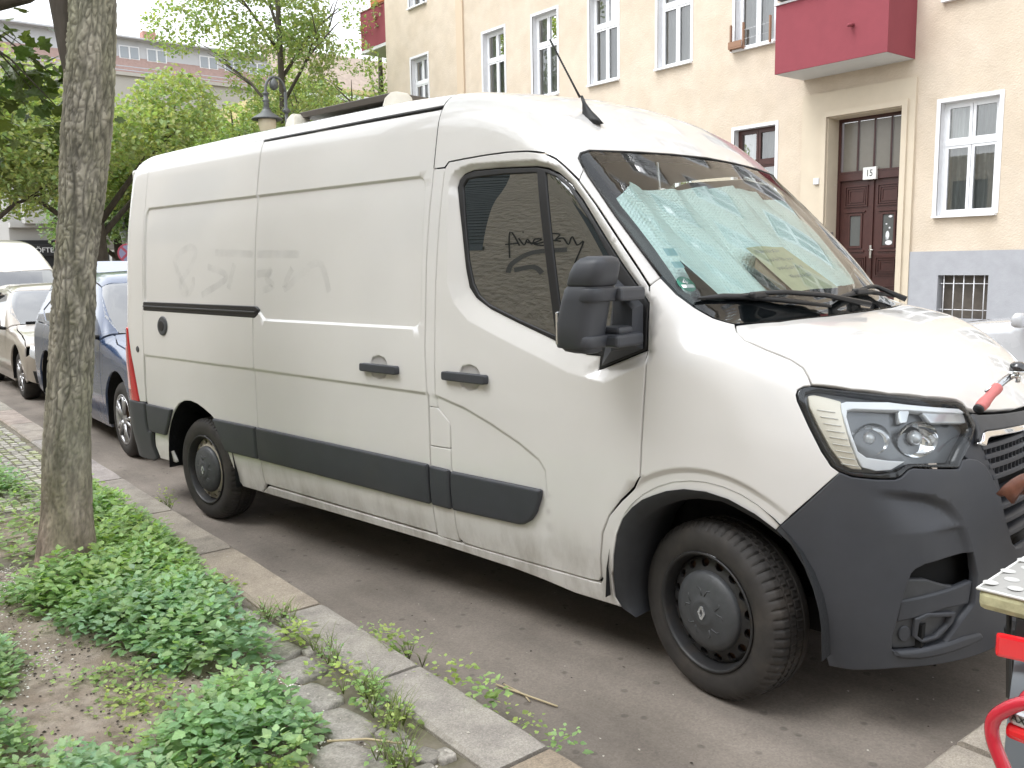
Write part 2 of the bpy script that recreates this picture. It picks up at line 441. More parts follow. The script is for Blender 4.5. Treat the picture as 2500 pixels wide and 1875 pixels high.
WIN = [(-1.288, 1.945), (-1.297, 1.978), (-1.287, 2.01), (-1.261, 2.031), (-1.207, 2.043), (-1.037, 2.04), (-.834, 2.029), (-.769, 2.016), (-.713, 1.991), (-.649, 1.945), (-.583, 1.877), (-.463, 1.729), (-.374, 1.621), (-.304, 1.543), (-.252, 1.479), (-.248, 1.305), (-.464, 1.218), (-.459, 1.273), (-.532, 1.275), (-.686, 1.32), (-.891, 1.385), (-1.067, 1.444), (-1.15, 1.487), (-1.193, 1.532), (-1.219, 1.617), (-1.251, 1.78)]
WBAND = [(-1.326, 1.95), (-1.335, 1.99), (-1.32, 2.035), (-1.27, 2.065), (-1.2, 2.075), (-.83, 2.06), (-.70, 2.02), (-.56, 1.90), (-.30, 1.58), (-.2, 1.47), (-.2, 1.27), (-.42, 1.17), (-.528, 1.185), (-.604, 1.198), (-.721, 1.238), (-.974, 1.318), (-1.174, 1.387), (-1.271, 1.464), (-1.312, 1.551), (-1.32, 1.75)]
def feat_win(x, z):
    D = np.zeros(np.shape(x)); m = (x > -1.36) & (x < -.15) & (z > 1.1) & (z < 2.1)
    if np.any(m):
        a = np.maximum(polysd(x[m], z[m], WIN), 0); b = np.maximum(-polysd(x[m], z[m], WBAND), 0)
        D[m] = .034*np.where(a > 0, b/(a+b+1e-9), 1)
    return D
ARC_C, ARC_R = (.02, .385), .43
def feat_arch(x, z):
    r = np.hypot(x-ARC_C[0], z-ARC_C[1]); return .014*sstep(.085, .055, r-ARC_R)*sstep(.5, .62, z)*sstep(-.40, -.30, x)
CUPS = [(-1.787, 1.140), (-1.155, 1.136)]
def feat_cups(x, z):
    D = np.zeros(np.shape(x))
    for cx_, cz_ in CUPS: D = D+.019*np.sqrt(np.maximum(0, 1-((x-cx_)**2+((z-cz_)*1.12)**2)/.066**2))
    return D
FEAT[:] = [feat_recess, feat_crease, feat_win, feat_arch, feat_cups]
# ---- paints
def paint(name, col, dirt=(.20, .17, .13), z0=.30, z1=.62, amt=.75, rough=.28, coat=1.0, flake=0.):
    if name in MATS: return MATS[name]
    m = pbr(name, col, rough, 0, coat); nt = m.node_tree; n, l = nt.nodes, nt.links; p = n['Principled BSDF']
    tc = n.new('ShaderNodeTexCoord'); sx = n.new('ShaderNodeSeparateXYZ'); l.new(tc.outputs['Object'], sx.inputs[0])
    mr = n.new('ShaderNodeMapRange'); mr.interpolation_type = 'SMOOTHSTEP'
    mr.inputs[1].default_value = z1; mr.inputs[2].default_value = z0; mr.inputs[3].default_value = 0; mr.inputs[4].default_value = 1
    l.new(sx.outputs[2], mr.inputs[0])
    no = n.new('ShaderNodeTexNoise'); no.inputs['Scale'].default_value = 9; no.inputs['Detail'].default_value = 8; no.inputs['Roughness'].default_value = .7
    mp = n.new('ShaderNodeMapping'); mp.inputs['Scale'].default_value = (1, 1, .35); l.new(tc.outputs['Object'], mp.inputs[0]); l.new(mp.outputs[0], no.inputs['Vector'])
    m2 = n.new('ShaderNodeMapRange'); m2.inputs[1].default_value = .42; m2.inputs[2].default_value = .68; l.new(no.outputs[0], m2.inputs[0])
    mu = n.new('ShaderNodeMath'); mu.operation = 'MULTIPLY'; l.new(mr.outputs[0], mu.inputs[0]); l.new(m2.outputs[0], mu.inputs[1])
    no2 = n.new('ShaderNodeTexNoise'); no2.inputs['Scale'].default_value = 1.7; no2.inputs['Detail'].default_value = 6
    m3 = n.new('ShaderNodeMapRange'); m3.inputs[1].default_value = .3; m3.inputs[2].default_value = .8; m3.inputs[3].default_value = 0; m3.inputs[4].default_value = .10
    l.new(tc.outputs['Object'], no2.inputs['Vector']); l.new(no2.outputs[0], m3.inputs[0])
    ad = n.new('ShaderNodeMath'); ad.operation = 'MULTIPLY_ADD'; ad.inputs[1].default_value = amt; l.new(mu.outputs[0], ad.inputs[0]); l.new(m3.outputs[0], ad.inputs[2])
    mx = n.new('ShaderNodeMix'); mx.data_type = 'RGBA'; mx.inputs[6].default_value = (*col, 1); mx.inputs[7].default_value = (*dirt, 1)
    l.new(ad.outputs[0], mx.inputs[0]); l.new(mx.outputs[2], p.inputs['Base Color'])
    cw = n.new('ShaderNodeMath'); cw.operation = 'MULTIPLY_ADD'; cw.inputs[1].default_value = -coat; cw.inputs[2].default_value = coat; cw.use_clamp = True
    l.new(ad.outputs[0], cw.inputs[0]); l.new(cw.outputs[0], p.inputs['Coat Weight'])
    ra = n.new('ShaderNodeMapRange'); ra.inputs[3].default_value = rough; ra.inputs[4].default_value = .7; l.new(ad.outputs[0], ra.inputs[0]); l.new(ra.outputs[0], p.inputs['Roughness'])
    return m
WHITE = paint('van_white_paint', (.69, .674, .652), amt=.5)
PLAST = pbr('dark_plastic', (.044, .047, .055), .48, var=.14, scale=3, bump=.12, bscale=600, dist=.001, col2=(.052, .054, .059), thr=(.5, .8))
PLAST2 = pbr('worn_grey_plastic', (.060, .062, .066), .55, var=.2, scale=9)
BLACK = pbr('black_rubber', (.012, .012, .013), .45)
DEEP = pbr('dark_void', (.006, .006, .006), .9)
GLOSSB = pbr('black_gloss', (.012, .013, .015), .08)
WINGL = pbr('tinted_window', (.018, .02, .019), .0, ior=2.7)
CHROME = pbr('chrome', (.82, .83, .84), .08, 1.0)
SATIN = pbr('satin_silver', (.62, .64, .66), .25, .7)
RUBBER = pbr('tyre_rubber', (.030, .027, .025), .72, var=.35, scale=7, col2=(.055, .046, .038), thr=(.5, .85), bump=.1, bscale=200, dist=.002)
RUST = pbr('brake_rust', (.11, .06, .035), .8, var=.3, scale=20)
van = thing('panel_van', 'large white high-roof panel van with dark grey bumper and side strips parked along the kerb', 'van', (0, 0, 0), R(8.8793))
def cyl_pts(cx_, cz_, r, n=40): return [(cx_+r*math.cos(2*math.pi*k/n), cz_+r*math.sin(2*math.pi*k/n)) for k in range(n)]
ARCH_R = [(-3.229, .329), (-3.268, .423), (-3.302, .51), (-3.363, .621), (-3.421, .699), (-3.468, .726), (-3.547, .756), (-3.628, .78), (-3.713, .791), (-3.791, .786), (-3.874, .759), (-3.94, .711), (-4.013, .606), (-4.077, .517), (-4.072, .42), (-4.035, .331)]
ARCH_F = [(-.401, .295), (-.399, .394), (-.385, .482), (-.362, .574), (-.332, .646), (-.289, .698), (-.243, .736), (-.195, .761), (-.136, .788), (-.061, .808), (.031, .813), (.119, .801), (.221, .766), (.296, .72)]
XB = [(-1.435, .345), (-1.437, .69), (-1.436, 1.05), (-1.45, 1.25), (-1.452, 1.65), (-1.436, 2.07), (-1.436, 2.352)]
def cuplines(c): return [np.array(cyl_pts(c[0], c[1]*1.0, rr, 36)) for rr in (.025, .045, .056, .062, .070)]
def offs_lines(P, ds, closed=True, step=.018):
    P = np.asarray(P, float)
    if closed and area2(P) < 0: P = P[::-1]
    if closed:
        Q = resample(P, step); return [inset(Q, d) for d in ds]
    Q = []
    for a, b in zip(P[:-1], P[1:]):
        k = max(1, int(np.linalg.norm(b-a)/step)); Q += [a+(b-a)*i/k for i in range(k)]
    Q = np.array(Q+[P[-1]]); t = np.gradient(Q, axis=0); t /= np.linalg.norm(t, axis=1)[:, None]; nr = np.stack([-t[:, 1], t[:, 0]], 1)
    return [Q+nr*d for d in ds]
def rec_outline(x0, x1, zb):
    return fillet([(x0, zb), (x1, zb), (x1, 2.045), (x0, 2.045)], .06)
crl = offs_lines(CREASE, (-.014, -.009, -.004, .001, .006, .01), False)
RECL = offs_lines([(-4.29, 1.392), (-2.91, 1.392), (-2.80, 1.337), (-1.545, 1.337), (-1.50, 1.355), (-1.484, 1.40), (-1.484, 1.985), (-1.50, 2.03), (-1.545, 2.045), (-4.29, 2.045)], (-.004, 0, .004, .008, .013, .02))
# ---- flank panels
quarter = panel('rear_quarter_panel', WHITE, vf, [[(-4.31, 2.365), (-4.31, 1.06), (-4.33, .86), (-4.33, .72), (-4.258, .53), (-4.286, .42), (-4.262, .331), (-4.035, .331)]+ARCH_R[::-1][1:]+[(-3.2, .30), (-2.98, .30), (-2.93, .36), (-2.93, .69), (-2.925, 1.05), (-2.93, 1.42), (-2.925, 2.05), (-2.925, 2.365)]],
                van, lines=crl+RECL, grid=.05)
sdoor = panel('sliding_door', WHITE, vf, [[(-2.93, .36), (-1.435, .352)]+XB[1:-1]+[(-1.436, 2.346), (-2.925, 2.352), (-2.925, 2.05), (-2.93, 1.42), (-2.925, 1.05), (-2.93, .69)]], van, lines=crl+RECL+cuplines(CUPS[0]), gap=.005, grid=.05)
DREAR = [(-1.292, .5), (-1.293, .905), (-1.304, .923), (-1.37, .977), (-1.38, 1.01), (-1.385, 1.25), (-1.389, 1.48), (-1.383, 1.685), (-1.372, 1.9), (-1.366, 2.068)]
panel('pillar_panel', WHITE, vf, [[(-1.433, .98)]+XB[2:-1]+[(-1.366, 2.068)]+DREAR[::-1][1:-3]], van, gap=.002)
panel('pillar_panel', WHITE, vf, [[(-1.435, .345), (-1.435, .791), (-1.296, .794), (-1.292, .5), (-1.292, .42), (-1.285, .345)]], van, gap=.002)
panel('fuel_flap', WHITE, vf, [[(-1.434, .791), (-1.434, .98), (-1.375, .979), (-1.304, .923), (-1.293, .905), (-1.296, .794)]], van, gap=.003, fil=.008)
DTOP = [(-1.366, 2.068), (-1.343, 2.093), (-1.24, 2.098), (-1.115, 2.102), (-.984, 2.102), (-.87, 2.095), (-.783, 2.08), (-.722, 2.051), (-.676, 2.018), (-.606, 1.96), (-.507, 1.856), (-.391, 1.721), (-.292, 1.603), (-.246, 1.545)]
DFRONT = [(-.236, 1.477), (-.23, 1.336), (-.232, 1.193), (-.245, .927), (-.25, .823), (-.28, .777), (-.338, .718), (-.395, .646), (-.43, .568), (-.45, .457), (-.458, .37), (-.471, .348)]
DBOT = [(-.511, .342), (-.911, .342), (-1.146, .342), (-1.258, .345), (-1.285, .367), (-1.292, .42)]
wl_ = offs_lines(WIN, (-.006, -.02, -.035, -.05, -.065), True, .03)+offs_lines(WBAND, (.006, -.004), True, .025)
fdoor = panel('front_door', WHITE, vf, [DTOP+DFRONT+DBOT+DREAR[:-1], WIN], van, lines=wl_+crl+cuplines(CUPS[1]), grid=.04, gap=.0028)
G1 = [(-1.254, 1.943), (-1.262, 1.982), (-1.24, 2.01), (-1.176, 2.015), (-1.016, 2.015), (-.831, 2.006), (-.691, 1.341), (-.892, 1.401), (-1.067, 1.46), (-1.132, 1.5), (-1.17, 1.552), (-1.202, 1.649), (-1.23, 1.8)]
G2 = [(-.783, 2.002), (-.726, 1.98), (-.66, 1.934), (-.521, 1.771), (-.446, 1.667), (-.40, 1.60), (-.40, 1.36), (-.647, 1.328)]
wfr = panel('window_frame', BLACK, lambda p: fbody(p, False), [WIN, G1, G2], fdoor, gap=.001, rim=.004, off=-.024)
panel('window_pane', WINGL, lambda p: fbody(p, False), [G1], fdoor, gap=-.012, rim=0, flange=0, off=-.033)
panel('window_pane', WINGL, lambda p: fbody(p, False), [G2], fdoor, gap=-.012, rim=0, flange=0, off=-.033)
for c_, par, x0_, x1_ in ((CUPS[0], sdoor, -1.907, -1.631), (CUPS[1], fdoor, -1.311, -1.038)):
    h = panel('door_handle', PLAST, lambda p: fbody(p, False), [[(x0_, 1.118), (x1_, 1.116), (x1_, 1.157), (x0_, 1.157)]], par, off=.030, gap=0, rim=.006, flange=.03, fil=.012)
panel('side_sill', WHITE, vf, [[(-2.98, .30), (-2.9, .352), (-1.435, .345), (-1.27, .338), (-.511, .337), (-.466, .338), (-.452, .36), (-.44, .40), (-.405, .40), (-.405, .30), (-.375, .255), (-.61, .256), (-.78, .276), (-.95, .289), (-1.4, .300), (-2.0, .302), (-2.9, .300)]], van, gap=.0015, grid=.04)
# ---- dark rub strips (bevelled, proud of the flank)
fs = lambda p: fbody(p, False)
SB = .505
for par, P in ((fdoor, [(-1.289, .694), (-.735, .695), (-.739, .66), (-.77, .584), (-.80, .547), (-.84, .522), (-.87, .515), (-1.289, SB)]),
               (van, [(-1.43, .70), (-1.296, .697), (-1.297, SB), (-1.43, SB)]),
               (sdoor, [(-2.927, .712), (-1.44, .703), (-1.441, SB), (-2.93, .513)]),
               (quarter, [(-3.425, .712), (-2.935, .712), (-2.938, .515), (-3.302, .513), (-3.36, .621), (-3.40, .676)]),
               (quarter, [(-4.315, .720), (-3.948, .716), (-4.013, .61), (-4.078, .52), (-4.315, .523)])):
    panel('rub_strip', PLAST, fs, [P], par, off=.016, gap=.0015, rim=.013, flange=.012, fil=.012, grid=.05)
panel('door_rail', BLACK, fs, [[(-4.30, 1.36), (-2.905, 1.35), (-2.868, 1.372), (-2.868, 1.40), (-2.90, 1.417), (-4.30, 1.42)]], quarter, off=.004, gap=0, rim=.006, fil=.01)
panel('rail_lip', pbr('rail_metal', (.03, .03, .032), .3), fs, [[(-4.29, 1.385), (-2.89, 1.378), (-2.89, 1.388), (-4.29, 1.395)]], quarter, off=.012, gap=0, rim=.003)
cap = panel('power_inlet', PLAST2, fs, [cyl_pts(-4.019, 1.266, .064)], quarter, off=.012, gap=0, rim=.010)
panel('inlet_flap', BLACK, fs, [cyl_pts(-4.019, 1.266, .036)], cap, off=.016, gap=0, rim=.006)
panel('side_sensor', PLAST2, fs, [cyl_pts(-4.395, 1.092, .022, 20)], quarter, off=.006, gap=0, rim=.006, ds=.006)
# ---- rear corner, lamp, rear bumper
RC = Frame((.75, .66, 0))
def on_side(pts): return [(x, z) for x, z in pts]
panel('rear_corner', WHITE, fs, [[(-4.31, -.2, 2.365), (-4.31, 0, 1.06), (-4.33, 0, .86), (-4.33, 0, .725), (-4.735, 1.0, .725), (-4.735, 1.0, 2.38), (-4.68, .35, 2.42), (-4.60, .20, 2.40)]] if False else
      [[(-4.311, z_) for z_ in np.linspace(2.365, 1.06, 16)]+[(-4.331, .86), (-4.331, .73), (-4.42, .725), (-4.48, .98), (-4.545, 1.23), (-4.56, 1.24), (-4.60, 1.24), (-4.61, .98), (-4.62, .73), (-4.655, .73)]+[(-4.655, z_) for z_ in np.linspace(.95, 2.35, 16)]], van, frame=RC, rng_t=(-5.5, 0), gap=.0005, rim=.0012)
lamp = panel('tail_lamp', pbr('red_lens', (.52, .02, .025), .12, coat=1.0), fs, [[(-4.42, .722), (-4.545, 1.235), (-4.60, 1.24), (-4.64, .722)]], van, frame=RC, rng_t=(-5.5, 0), off=.008, gap=.001, rim=.005)
panel('lamp_lens', pbr('pink_clear_lens', (.75, .5, .48), .1), fs, [[(-4.52, .80), (-4.58, 1.10), (-4.62, 1.10), (-4.63, .80)]], lamp, frame=RC, rng_t=(-5.5, 0), off=.011, gap=.001, rim=.003)
rd = MB(); rd.box((-4.70, HALF, 1.42), (.06, 1.66, 1.84), .02); rd.build('rear_door', WHITE, van)
panel('rear_bumper', PLAST, fs, [[(-4.318, .722), (-4.318, .523), (-4.265, .522), (-4.293, .42), (-4.270, .33), (-4.34, .30), (-4.65, .30), (-4.65, .722)]], van, frame=RC, rng_t=(-5.5, 0), off=.014, gap=.001, rim=.010)
rb = MB(); rb.box((-4.74, HALF, .52), (.12, 1.7, .36), .03); rb.build('rear_bumper', PLAST, van)
# ---- roof, cab roof, pillars
RF = Frame((0, .6, -.8), up=(0, 1, 0))
ROOF_R = (-3.2, -.2)
zg = 2.362
def side3(pts):
    P = np.array([(x, 0, z) for x, z in pts], float); t = cast(P-[0, 1, 0], np.tile([0., 1., 0.], (len(P), 1)), fs, 0, 2.0); return [tuple(q) for q in P+np.stack([0*t, t-1, 0*t], 1)]
gut = side3([(x, zg) for x in np.linspace(-4.62, -1.442, 24)])
def ctr_line(x0, x1, n):
    P = np.array([(x, HALF, 3.2) for x in np.linspace(x0, x1, n)]); t = cast(P, np.tile([0, 0, -1.], (n, 1)), fs, 0, 2.2); return [tuple(q) for q in P-np.stack([0*t, 0*t, t], 1)]
rr_ = panel('roof', WHITE, fs, [gut+ctr_line(-1.442, -4.62, 24)], van, frame=RF, rng_t=ROOF_R, gap=.0, rim=.0, flange=0, grid=.06)
mirror_part(rr_, HALF, van)
cabside = side3([(-1.436, 2.355), (-1.436, 2.073), (-1.368, 2.073)]+[(x, z+.0035) for x, z in DTOP[1:9]]+[(-.604, 1.963)])
wtop = [(-.608, .133, 2.006), (-.643, .147, 2.049), (-.652, .169, 2.07), (-.645, .22, 2.084), (-.62, .36, 2.089), (-.597, .508, 2.0945), (-.582, .75, 2.102), (-.575, HALF, 2.107)]
cr_ = panel('cab_roof', WHITE, fs, [cabside+wtop+ctr_line(-.585, -1.438, 24)], van, frame=RF, rng_t=ROOF_R, gap=.0, rim=.0, flange=0, grid=.035)
mirror_part(cr_, HALF, van)
gm = MB(); g3 = np.array(gut)
gm.tube([(x, y-.004, z-.004) for x, y, z in side3([(x, zg-.006) for x in np.linspace(-2.92, -1.44, 14)])], .0045, 6); gm.build('roof_gutter', BLACK, van)
gm = MB(); gm.tube(side3([(-1.438, z) for z in np.linspace(2.075, 2.355, 8)]), .002, 5); gm.build('seam', BLACK, van)
# seam between rear roof and cab roof, shallow
PIL = Frame((-.5, .8, -.33))
wside = [(-.608, .133, 2.006), (-.576, .123, 1.969), (-.431, .096, 1.812), (-.299, .086, 1.668), (-.217, .087, 1.575)]
pil = panel('windscreen_pillar', WHITE, fs, [side3([(-.606+.003, 1.96)]+[(x+.003, z+.002) for x, z in DTOP[10:]])+wside[::-1]], van, frame=PIL, rng_t=(-3, 1), gap=.001, rim=.003, grid=.03)
mirror_part(pil, HALF, van)
# ---- bonnet, wings
FN = Frame((-.28, .85, -.42))
SHUT = [(.042, .182, 1.398), (.074, .133, 1.38), (.121, .099, 1.354), (.202, .105, 1.323), (.283, .125, 1.292), (.325, .131, 1.266), (.346, .124, 1.24), (.363, .116, 1.211)]
HLB = [(.363, .116, 1.211), (.343, .102, 1.209), (.328, .088, 1.198), (.326, .079, 1.18), (.333, .074, 1.161), (.379, .068, 1.078), (.423, .07, 1.0), (.454, .079, .952), (.479, .09, .933)]
FT = [(.036, .192, 1.403), (-.034, .157, 1.425), (-.091, .124, 1.462), (-.154, .097, 1.512), (-.217, .087, 1.573)]
fend = side3([(-.243, 1.543), (-.2325, 1.477), (-.2265, 1.336), (-.2285, 1.193), (-.2415, .927), (-.2465, .823), (-.277, .777), (-.335, .717), (-.392, .645), (-.427, .567), (-.447, .457), (-.455, .37), (-.44, .355), (-.41, .40)])+side3(ARCH_F[1:])+side3([(.305, .733)])+[(.397, .044, .837)]+HLB[::-1]+SHUT[::-1][1:]+FT
archl = [np.array(side3([(ARC_C[0]+(ARC_R+d)*math.cos(a), ARC_C[1]+(ARC_R+d)*math.sin(a)) for a in np.linspace(.85, 2.2, 50)])) for d in (.05, .06, .067, .075, .085, .092)]
wing = panel('wing', WHITE, vf, [fend], van, frame=FN, rng_t=(-3, 1.5), gap=.0015, grid=.032, lines=archl)
mirror_part(wing, HALF, van)
HF = Frame((-.30, 0, -.95), up=(1, 0, 0))
HEDGE = SHUT+[(.469, .196, 1.195), (.559, .289, 1.179), (.64, .412, 1.16), (.701, .543, 1.139), (.715, .562, 1.126), (.731, .567, 1.107), (.752, .615, 1.094), (.786, .77, 1.080), (.806, .91, 1.066)]
HREAR = [(.199, HALF, 1.409), (.196, .913, 1.409), (.184, .663, 1.408), (.129, .349, 1.404), (.06, .215, 1.400)]
mir = lambda P: [(x, 2*HALF-y, z) for x, y, z in P]
bon = panel('bonnet', WHITE, fs, [HEDGE+[(.813, HALF, 1.0625)]+mir(HEDGE[::-1])+mir(HREAR[::-1])[:-1]+HREAR], van, frame=HF, rng_t=(-2.6, -.5), gap=.003, grid=.04)
# ---- windscreen
WF = Frame((-.72, 0, -.69))
WBOT = [(-.217, .089, 1.573), (-.154, .099, 1.511), (-.091, .126, 1.461), (-.034, .159, 1.424), (.034, .194, 1.402), (.127, .349, 1.403), (.182, .663, 1.407), (.194, .913, 1.408)]
WS_R = [(-.575, HALF, 2.105)]+wtop[::-1][1:]+wside[1:-1]+WBOT
ws_loop = WS_R+[(.197, HALF, 1.408)]+mir(WS_R[1:][::-1])
WGL = glass_mat('windscreen_glass', (.86, .95, .92), 1.15, base=.0)
wind = panel('windscreen', WGL, fs, [ws_loop], van, frame=WF, rng_t=(-3, 0), gap=.004, rim=.001, flange=0, grid=.06)
FI = [(-.592, .205, 2.031), (-.57, .40, 2.052), (-.53, HALF, 2.068)]
fi_r = [(-.53, HALF, 2.068), (-.545, .7, 2.06), (-.57, .40, 2.05), (-.585, .24, 2.036), (-.588, .185, 2.012), (-.431, .150, 1.856), (-.232, .138, 1.644), (-.141, .135, 1.529), (-.105, .16, 1.497), (-.06, .25, 1.487), (.02, .50, 1.492), (.07, .8, 1.495)]
panel('windscreen_border', GLOSSB, fs, [ws_loop, fi_r+[(.085, HALF, 1.495)]+mir(fi_r[1:][::-1])], wind, frame=WF, rng_t=(-3, 0), off=-.007, gap=.004, rim=.0, flange=0, grid=.08)
sl = MB(); wl3 = [Vector(q) for q in FT[::-1]]
sl.tube([Vector(q)+Vector((.004, -.002, .004)) for q in wside], .005, 6); sl.tube([Vector(q)+Vector((0.0, 0, .002)) for q in wtop+mir(wtop[::-1])[1:]], .005, 6); sl.build('windscreen_seal', BLACK, van)
# ---- liners that darken the gaps, wheel wells, underbody
panel('inner_liner', DEEP, fs, [[(-4.6, .36), (-4.08, .36), (-4.09, .52), (-4.03, .61), (-3.95, .72), (-3.87, .77), (-3.71, .80), (-3.55, .77), (-3.45, .74), (-3.35, .63), (-3.28, .50), (-3.2, .36), (-.52, .36), (-.49, .57), (-.40, .70), (-.30, .80), (-.27, .9), (-.27, 1.5), (-.7, 2.0), (-1.38, 2.06), (-1.40, 2.33), (-4.6, 2.33)]], van, off=-.045, gap=0, rim=0, flange=0, grid=.12)
lb = panel('inner_liner', DEEP, fs, [[(-.3, .25, 1.44), (.1, .16, 1.35), (.36, .14, 1.20), (.70, .56, 1.11), (.80, .9, 1.06), (.80, HALF, 1.06), (.19, HALF, 1.40), (.10, .4, 1.40)]], van, frame=HF, rng_t=(-2.6, -.4), off=-.04, gap=0, rim=0, flange=0, grid=.12)
mirror_part(lb, HALF, van)
def well(C, x0, x1, top, y0, y1, name='wheel_well'):
    mb = MB(); n = 20; V = []
    for i in range(n+1):
        a = math.pi*i/n; x = (x0+x1)/2-(x1-x0)/2*math.cos(a); z = .30+(top-.30)*math.sin(a)**.8
        V += [(x, y0, z), (x, y1, z)]
    mb.add(V, [(2*i, 2*i+1, 2*i+3, 2*i+2) for i in range(n)], True)
    mb.add([(x0, y1, .25), (x1, y1, .25), (x1, y1, top), (x0, y1, top)], [(0, 1, 2, 3)])
    return mb.build(name, pbr('well_plastic', (.013, .014, .016), .7, bump=.3, bscale=60), van)
well(0, -.42, .47, .845, .012, .42); mirror_part(well(0, -4.075, -3.22, .815, .012, .40), HALF, van); well(0, -4.075, -3.22, .815, .012, .40)
wm = MB()
prevs = None
mw = [(x*1.0, z) for x, z in ARCH_F]
V = []; F = []
for i, (x, z) in enumerate([(-.372, .252)]+mw):
    y = side3([(x, max(z, .26))])[0][1]; V += [(x+.002, y+.004, z), (x+.055*(1 if x < .1 else .3), y+.02, z-.03), (x+.06, y+.30, z-.03)]
for i in range(len(mw)):
    for k in (0, 1): F.append((3*i+k, 3*i+k+1, 3*i+4+k, 3*i+3+k))
wm.add(V, F, True); wm.build('arch_liner', pbr('arch_plastic', (.03, .032, .036), .6, var=.2, scale=8), van)
ub = MB(); ub.box((-2.0, HALF, .36), (3.2, 1.86, .16)); ub.box((-4.40, HALF, .40), (.5, 1.7, .14)); ub.box((.45, HALF, .34), (.5, 1.5, .12)); ub.box((-1.9, HALF, .26), (3.4, .5, .1)); ub.build('underbody', DEEP, van)
fb = MB(); fb.box((-.36, HALF, .9), (.04, 1.9, .9)); fb.box((-4.3, HALF, .6), (.03, 1.9, .4)); fb.build('bulkhead', DEEP, van)
# left flank as one skin
left = panel('left_flank', WHITE, lambda p: fbody(p, False), [[(-4.6, .33), (-4.035, .33)]+ARCH_R[::-1][1:]+[(-3.2, .30), (-.43, .30), (-.39, .48), (-.36, .6), (-.28, .71), (-.24, .80), (-.236, 1.48), (-.25, 1.543), (-.606, 1.955), (-.72, 2.05), (-.87, 2.09), (-1.24, 2.096), (-1.36, 2.066), (-1.436, 2.07), (-1.436, 2.36), (-4.6, 2.36)], WIN], van, gap=.002, grid=.06)
left.scale = (1, -1, 1); left.location = (0, 2*HALF, 0)
mirror_part(wfr, HALF, van)
for c in [c for c in fdoor.children if c.name.startswith('window_pane')]: mirror_part(c, HALF, van)
# ---- front bumper, lamps, grille
BF = Frame((-.65, .76, 0))
SCOOP = [(.164, .881), (.213, .871), (.301, .851), (.365, .815), (.414, .753), (.458, .655), (.481, .582)]
def fbump(p):
    y, z = np.minimum(p[..., 1], 2*HALF-p[..., 1]), p[..., 2]
    P = SCOOP+[(.49, .2), (-.2, .2), (-.2, .881)]
    D = np.zeros(np.shape(y)); m = (y > -.1) & (y < .55) & (z > .2) & (z < .95)
    if np.any(m):
        s = polysd(y[m], z[m], P)
        ins = sstep(.004, -.030, s); up = np.clip((z[m]-.725)/.13, 0, 1); yy = sstep(.12, .30, y[m])
        D[m] = .058*ins*up*yy*sstep(.73, .72, -z[m]+1.45)+.020*ins*sstep(.735, .715, z[m])*sstep(.26, .42, y[m])*sstep(.50, .60, z[m])
    return fbody(p, False)+D*.85
fbump.base = lambda p: fbody(p, False)
BTOP = [(.479, .09, .933), (.513, .11, .918), (.576, .158, .910), (.62, .2, .908), (.634, .217, .915), (.649, .239, .938), (.659, .254, .943), (.756, .412, .925), (.76, .435, .951), (.772, .47, .953), (.787, .506, .944), (.803, .542, .921), (.819, .577, .873), (.836, .618, .81), (.85, .664, .704), (.862, .719, .611), (.868, .754, .583), (.878, .80, .576), (.887, HALF, .574)]
BBOT = [(.887, HALF, .235), (.878, .8, .238), (.831, .568, .245), (.77, .395, .252), (.70, .273, .258), (.648, .209, .26), (.587, .154, .255), (.533, .12, .25), (.466, .088, .255)]
BARCH = [(.449, .076, .317), (.435, .062, .45), (.417, .051, .527), (.389, .039, .602), (.347, .024, .675), (.298, .013, .719), (.308, .015, .733), (.40, .046, .836)]
INTK = [(.672, .237, .589), (.681, .25, .604), (.703, .279, .618), (.748, .351, .625), (.799, .467, .629), (.81, .496, .544), (.807, .488, .44), (.788, .435, .398), (.757, .367, .328), (.698, .27, .315), (.646, .208, .316), (.634, .195, .328), (.634, .195, .375), (.643, .204, .422), (.651, .212, .483), (.658, .221, .525)]
scl = [np.array([(0, 0, 0)])]
def yz3(pts, f=fs):
    """(y, z) on the nose -> 3-D"""
    P = np.array([(3., y, z) for y, z in pts]); t = cast(P, np.tile([-1., 0, 0], (len(P), 1)), f, 0, 4, 120); return [tuple(q) for q in P+np.stack([-t, 0*t, 0*t], 1)]
sc_lines = [np.array(yz3([(yv, zv) for yv in np.linspace(.15, .50, 26)])) for zv in (.705, .717, .725, .733, .76, .79, .82)]+[np.array(yz3([tuple(q) for q in L_])) for L_ in offs_lines(SCOOP, (-.055, -.04, -.027, -.014, 0., .004), False, .015)]
bump = panel('front_bumper', PLAST, fbump, [BTOP+BBOT+BARCH, INTK], van, frame=BF, rng_t=(-1.8, 1.6), gap=0., rim=.004, flange=.03, grid=.025, lines=sc_lines)
mirror_part(bump, HALF, van)
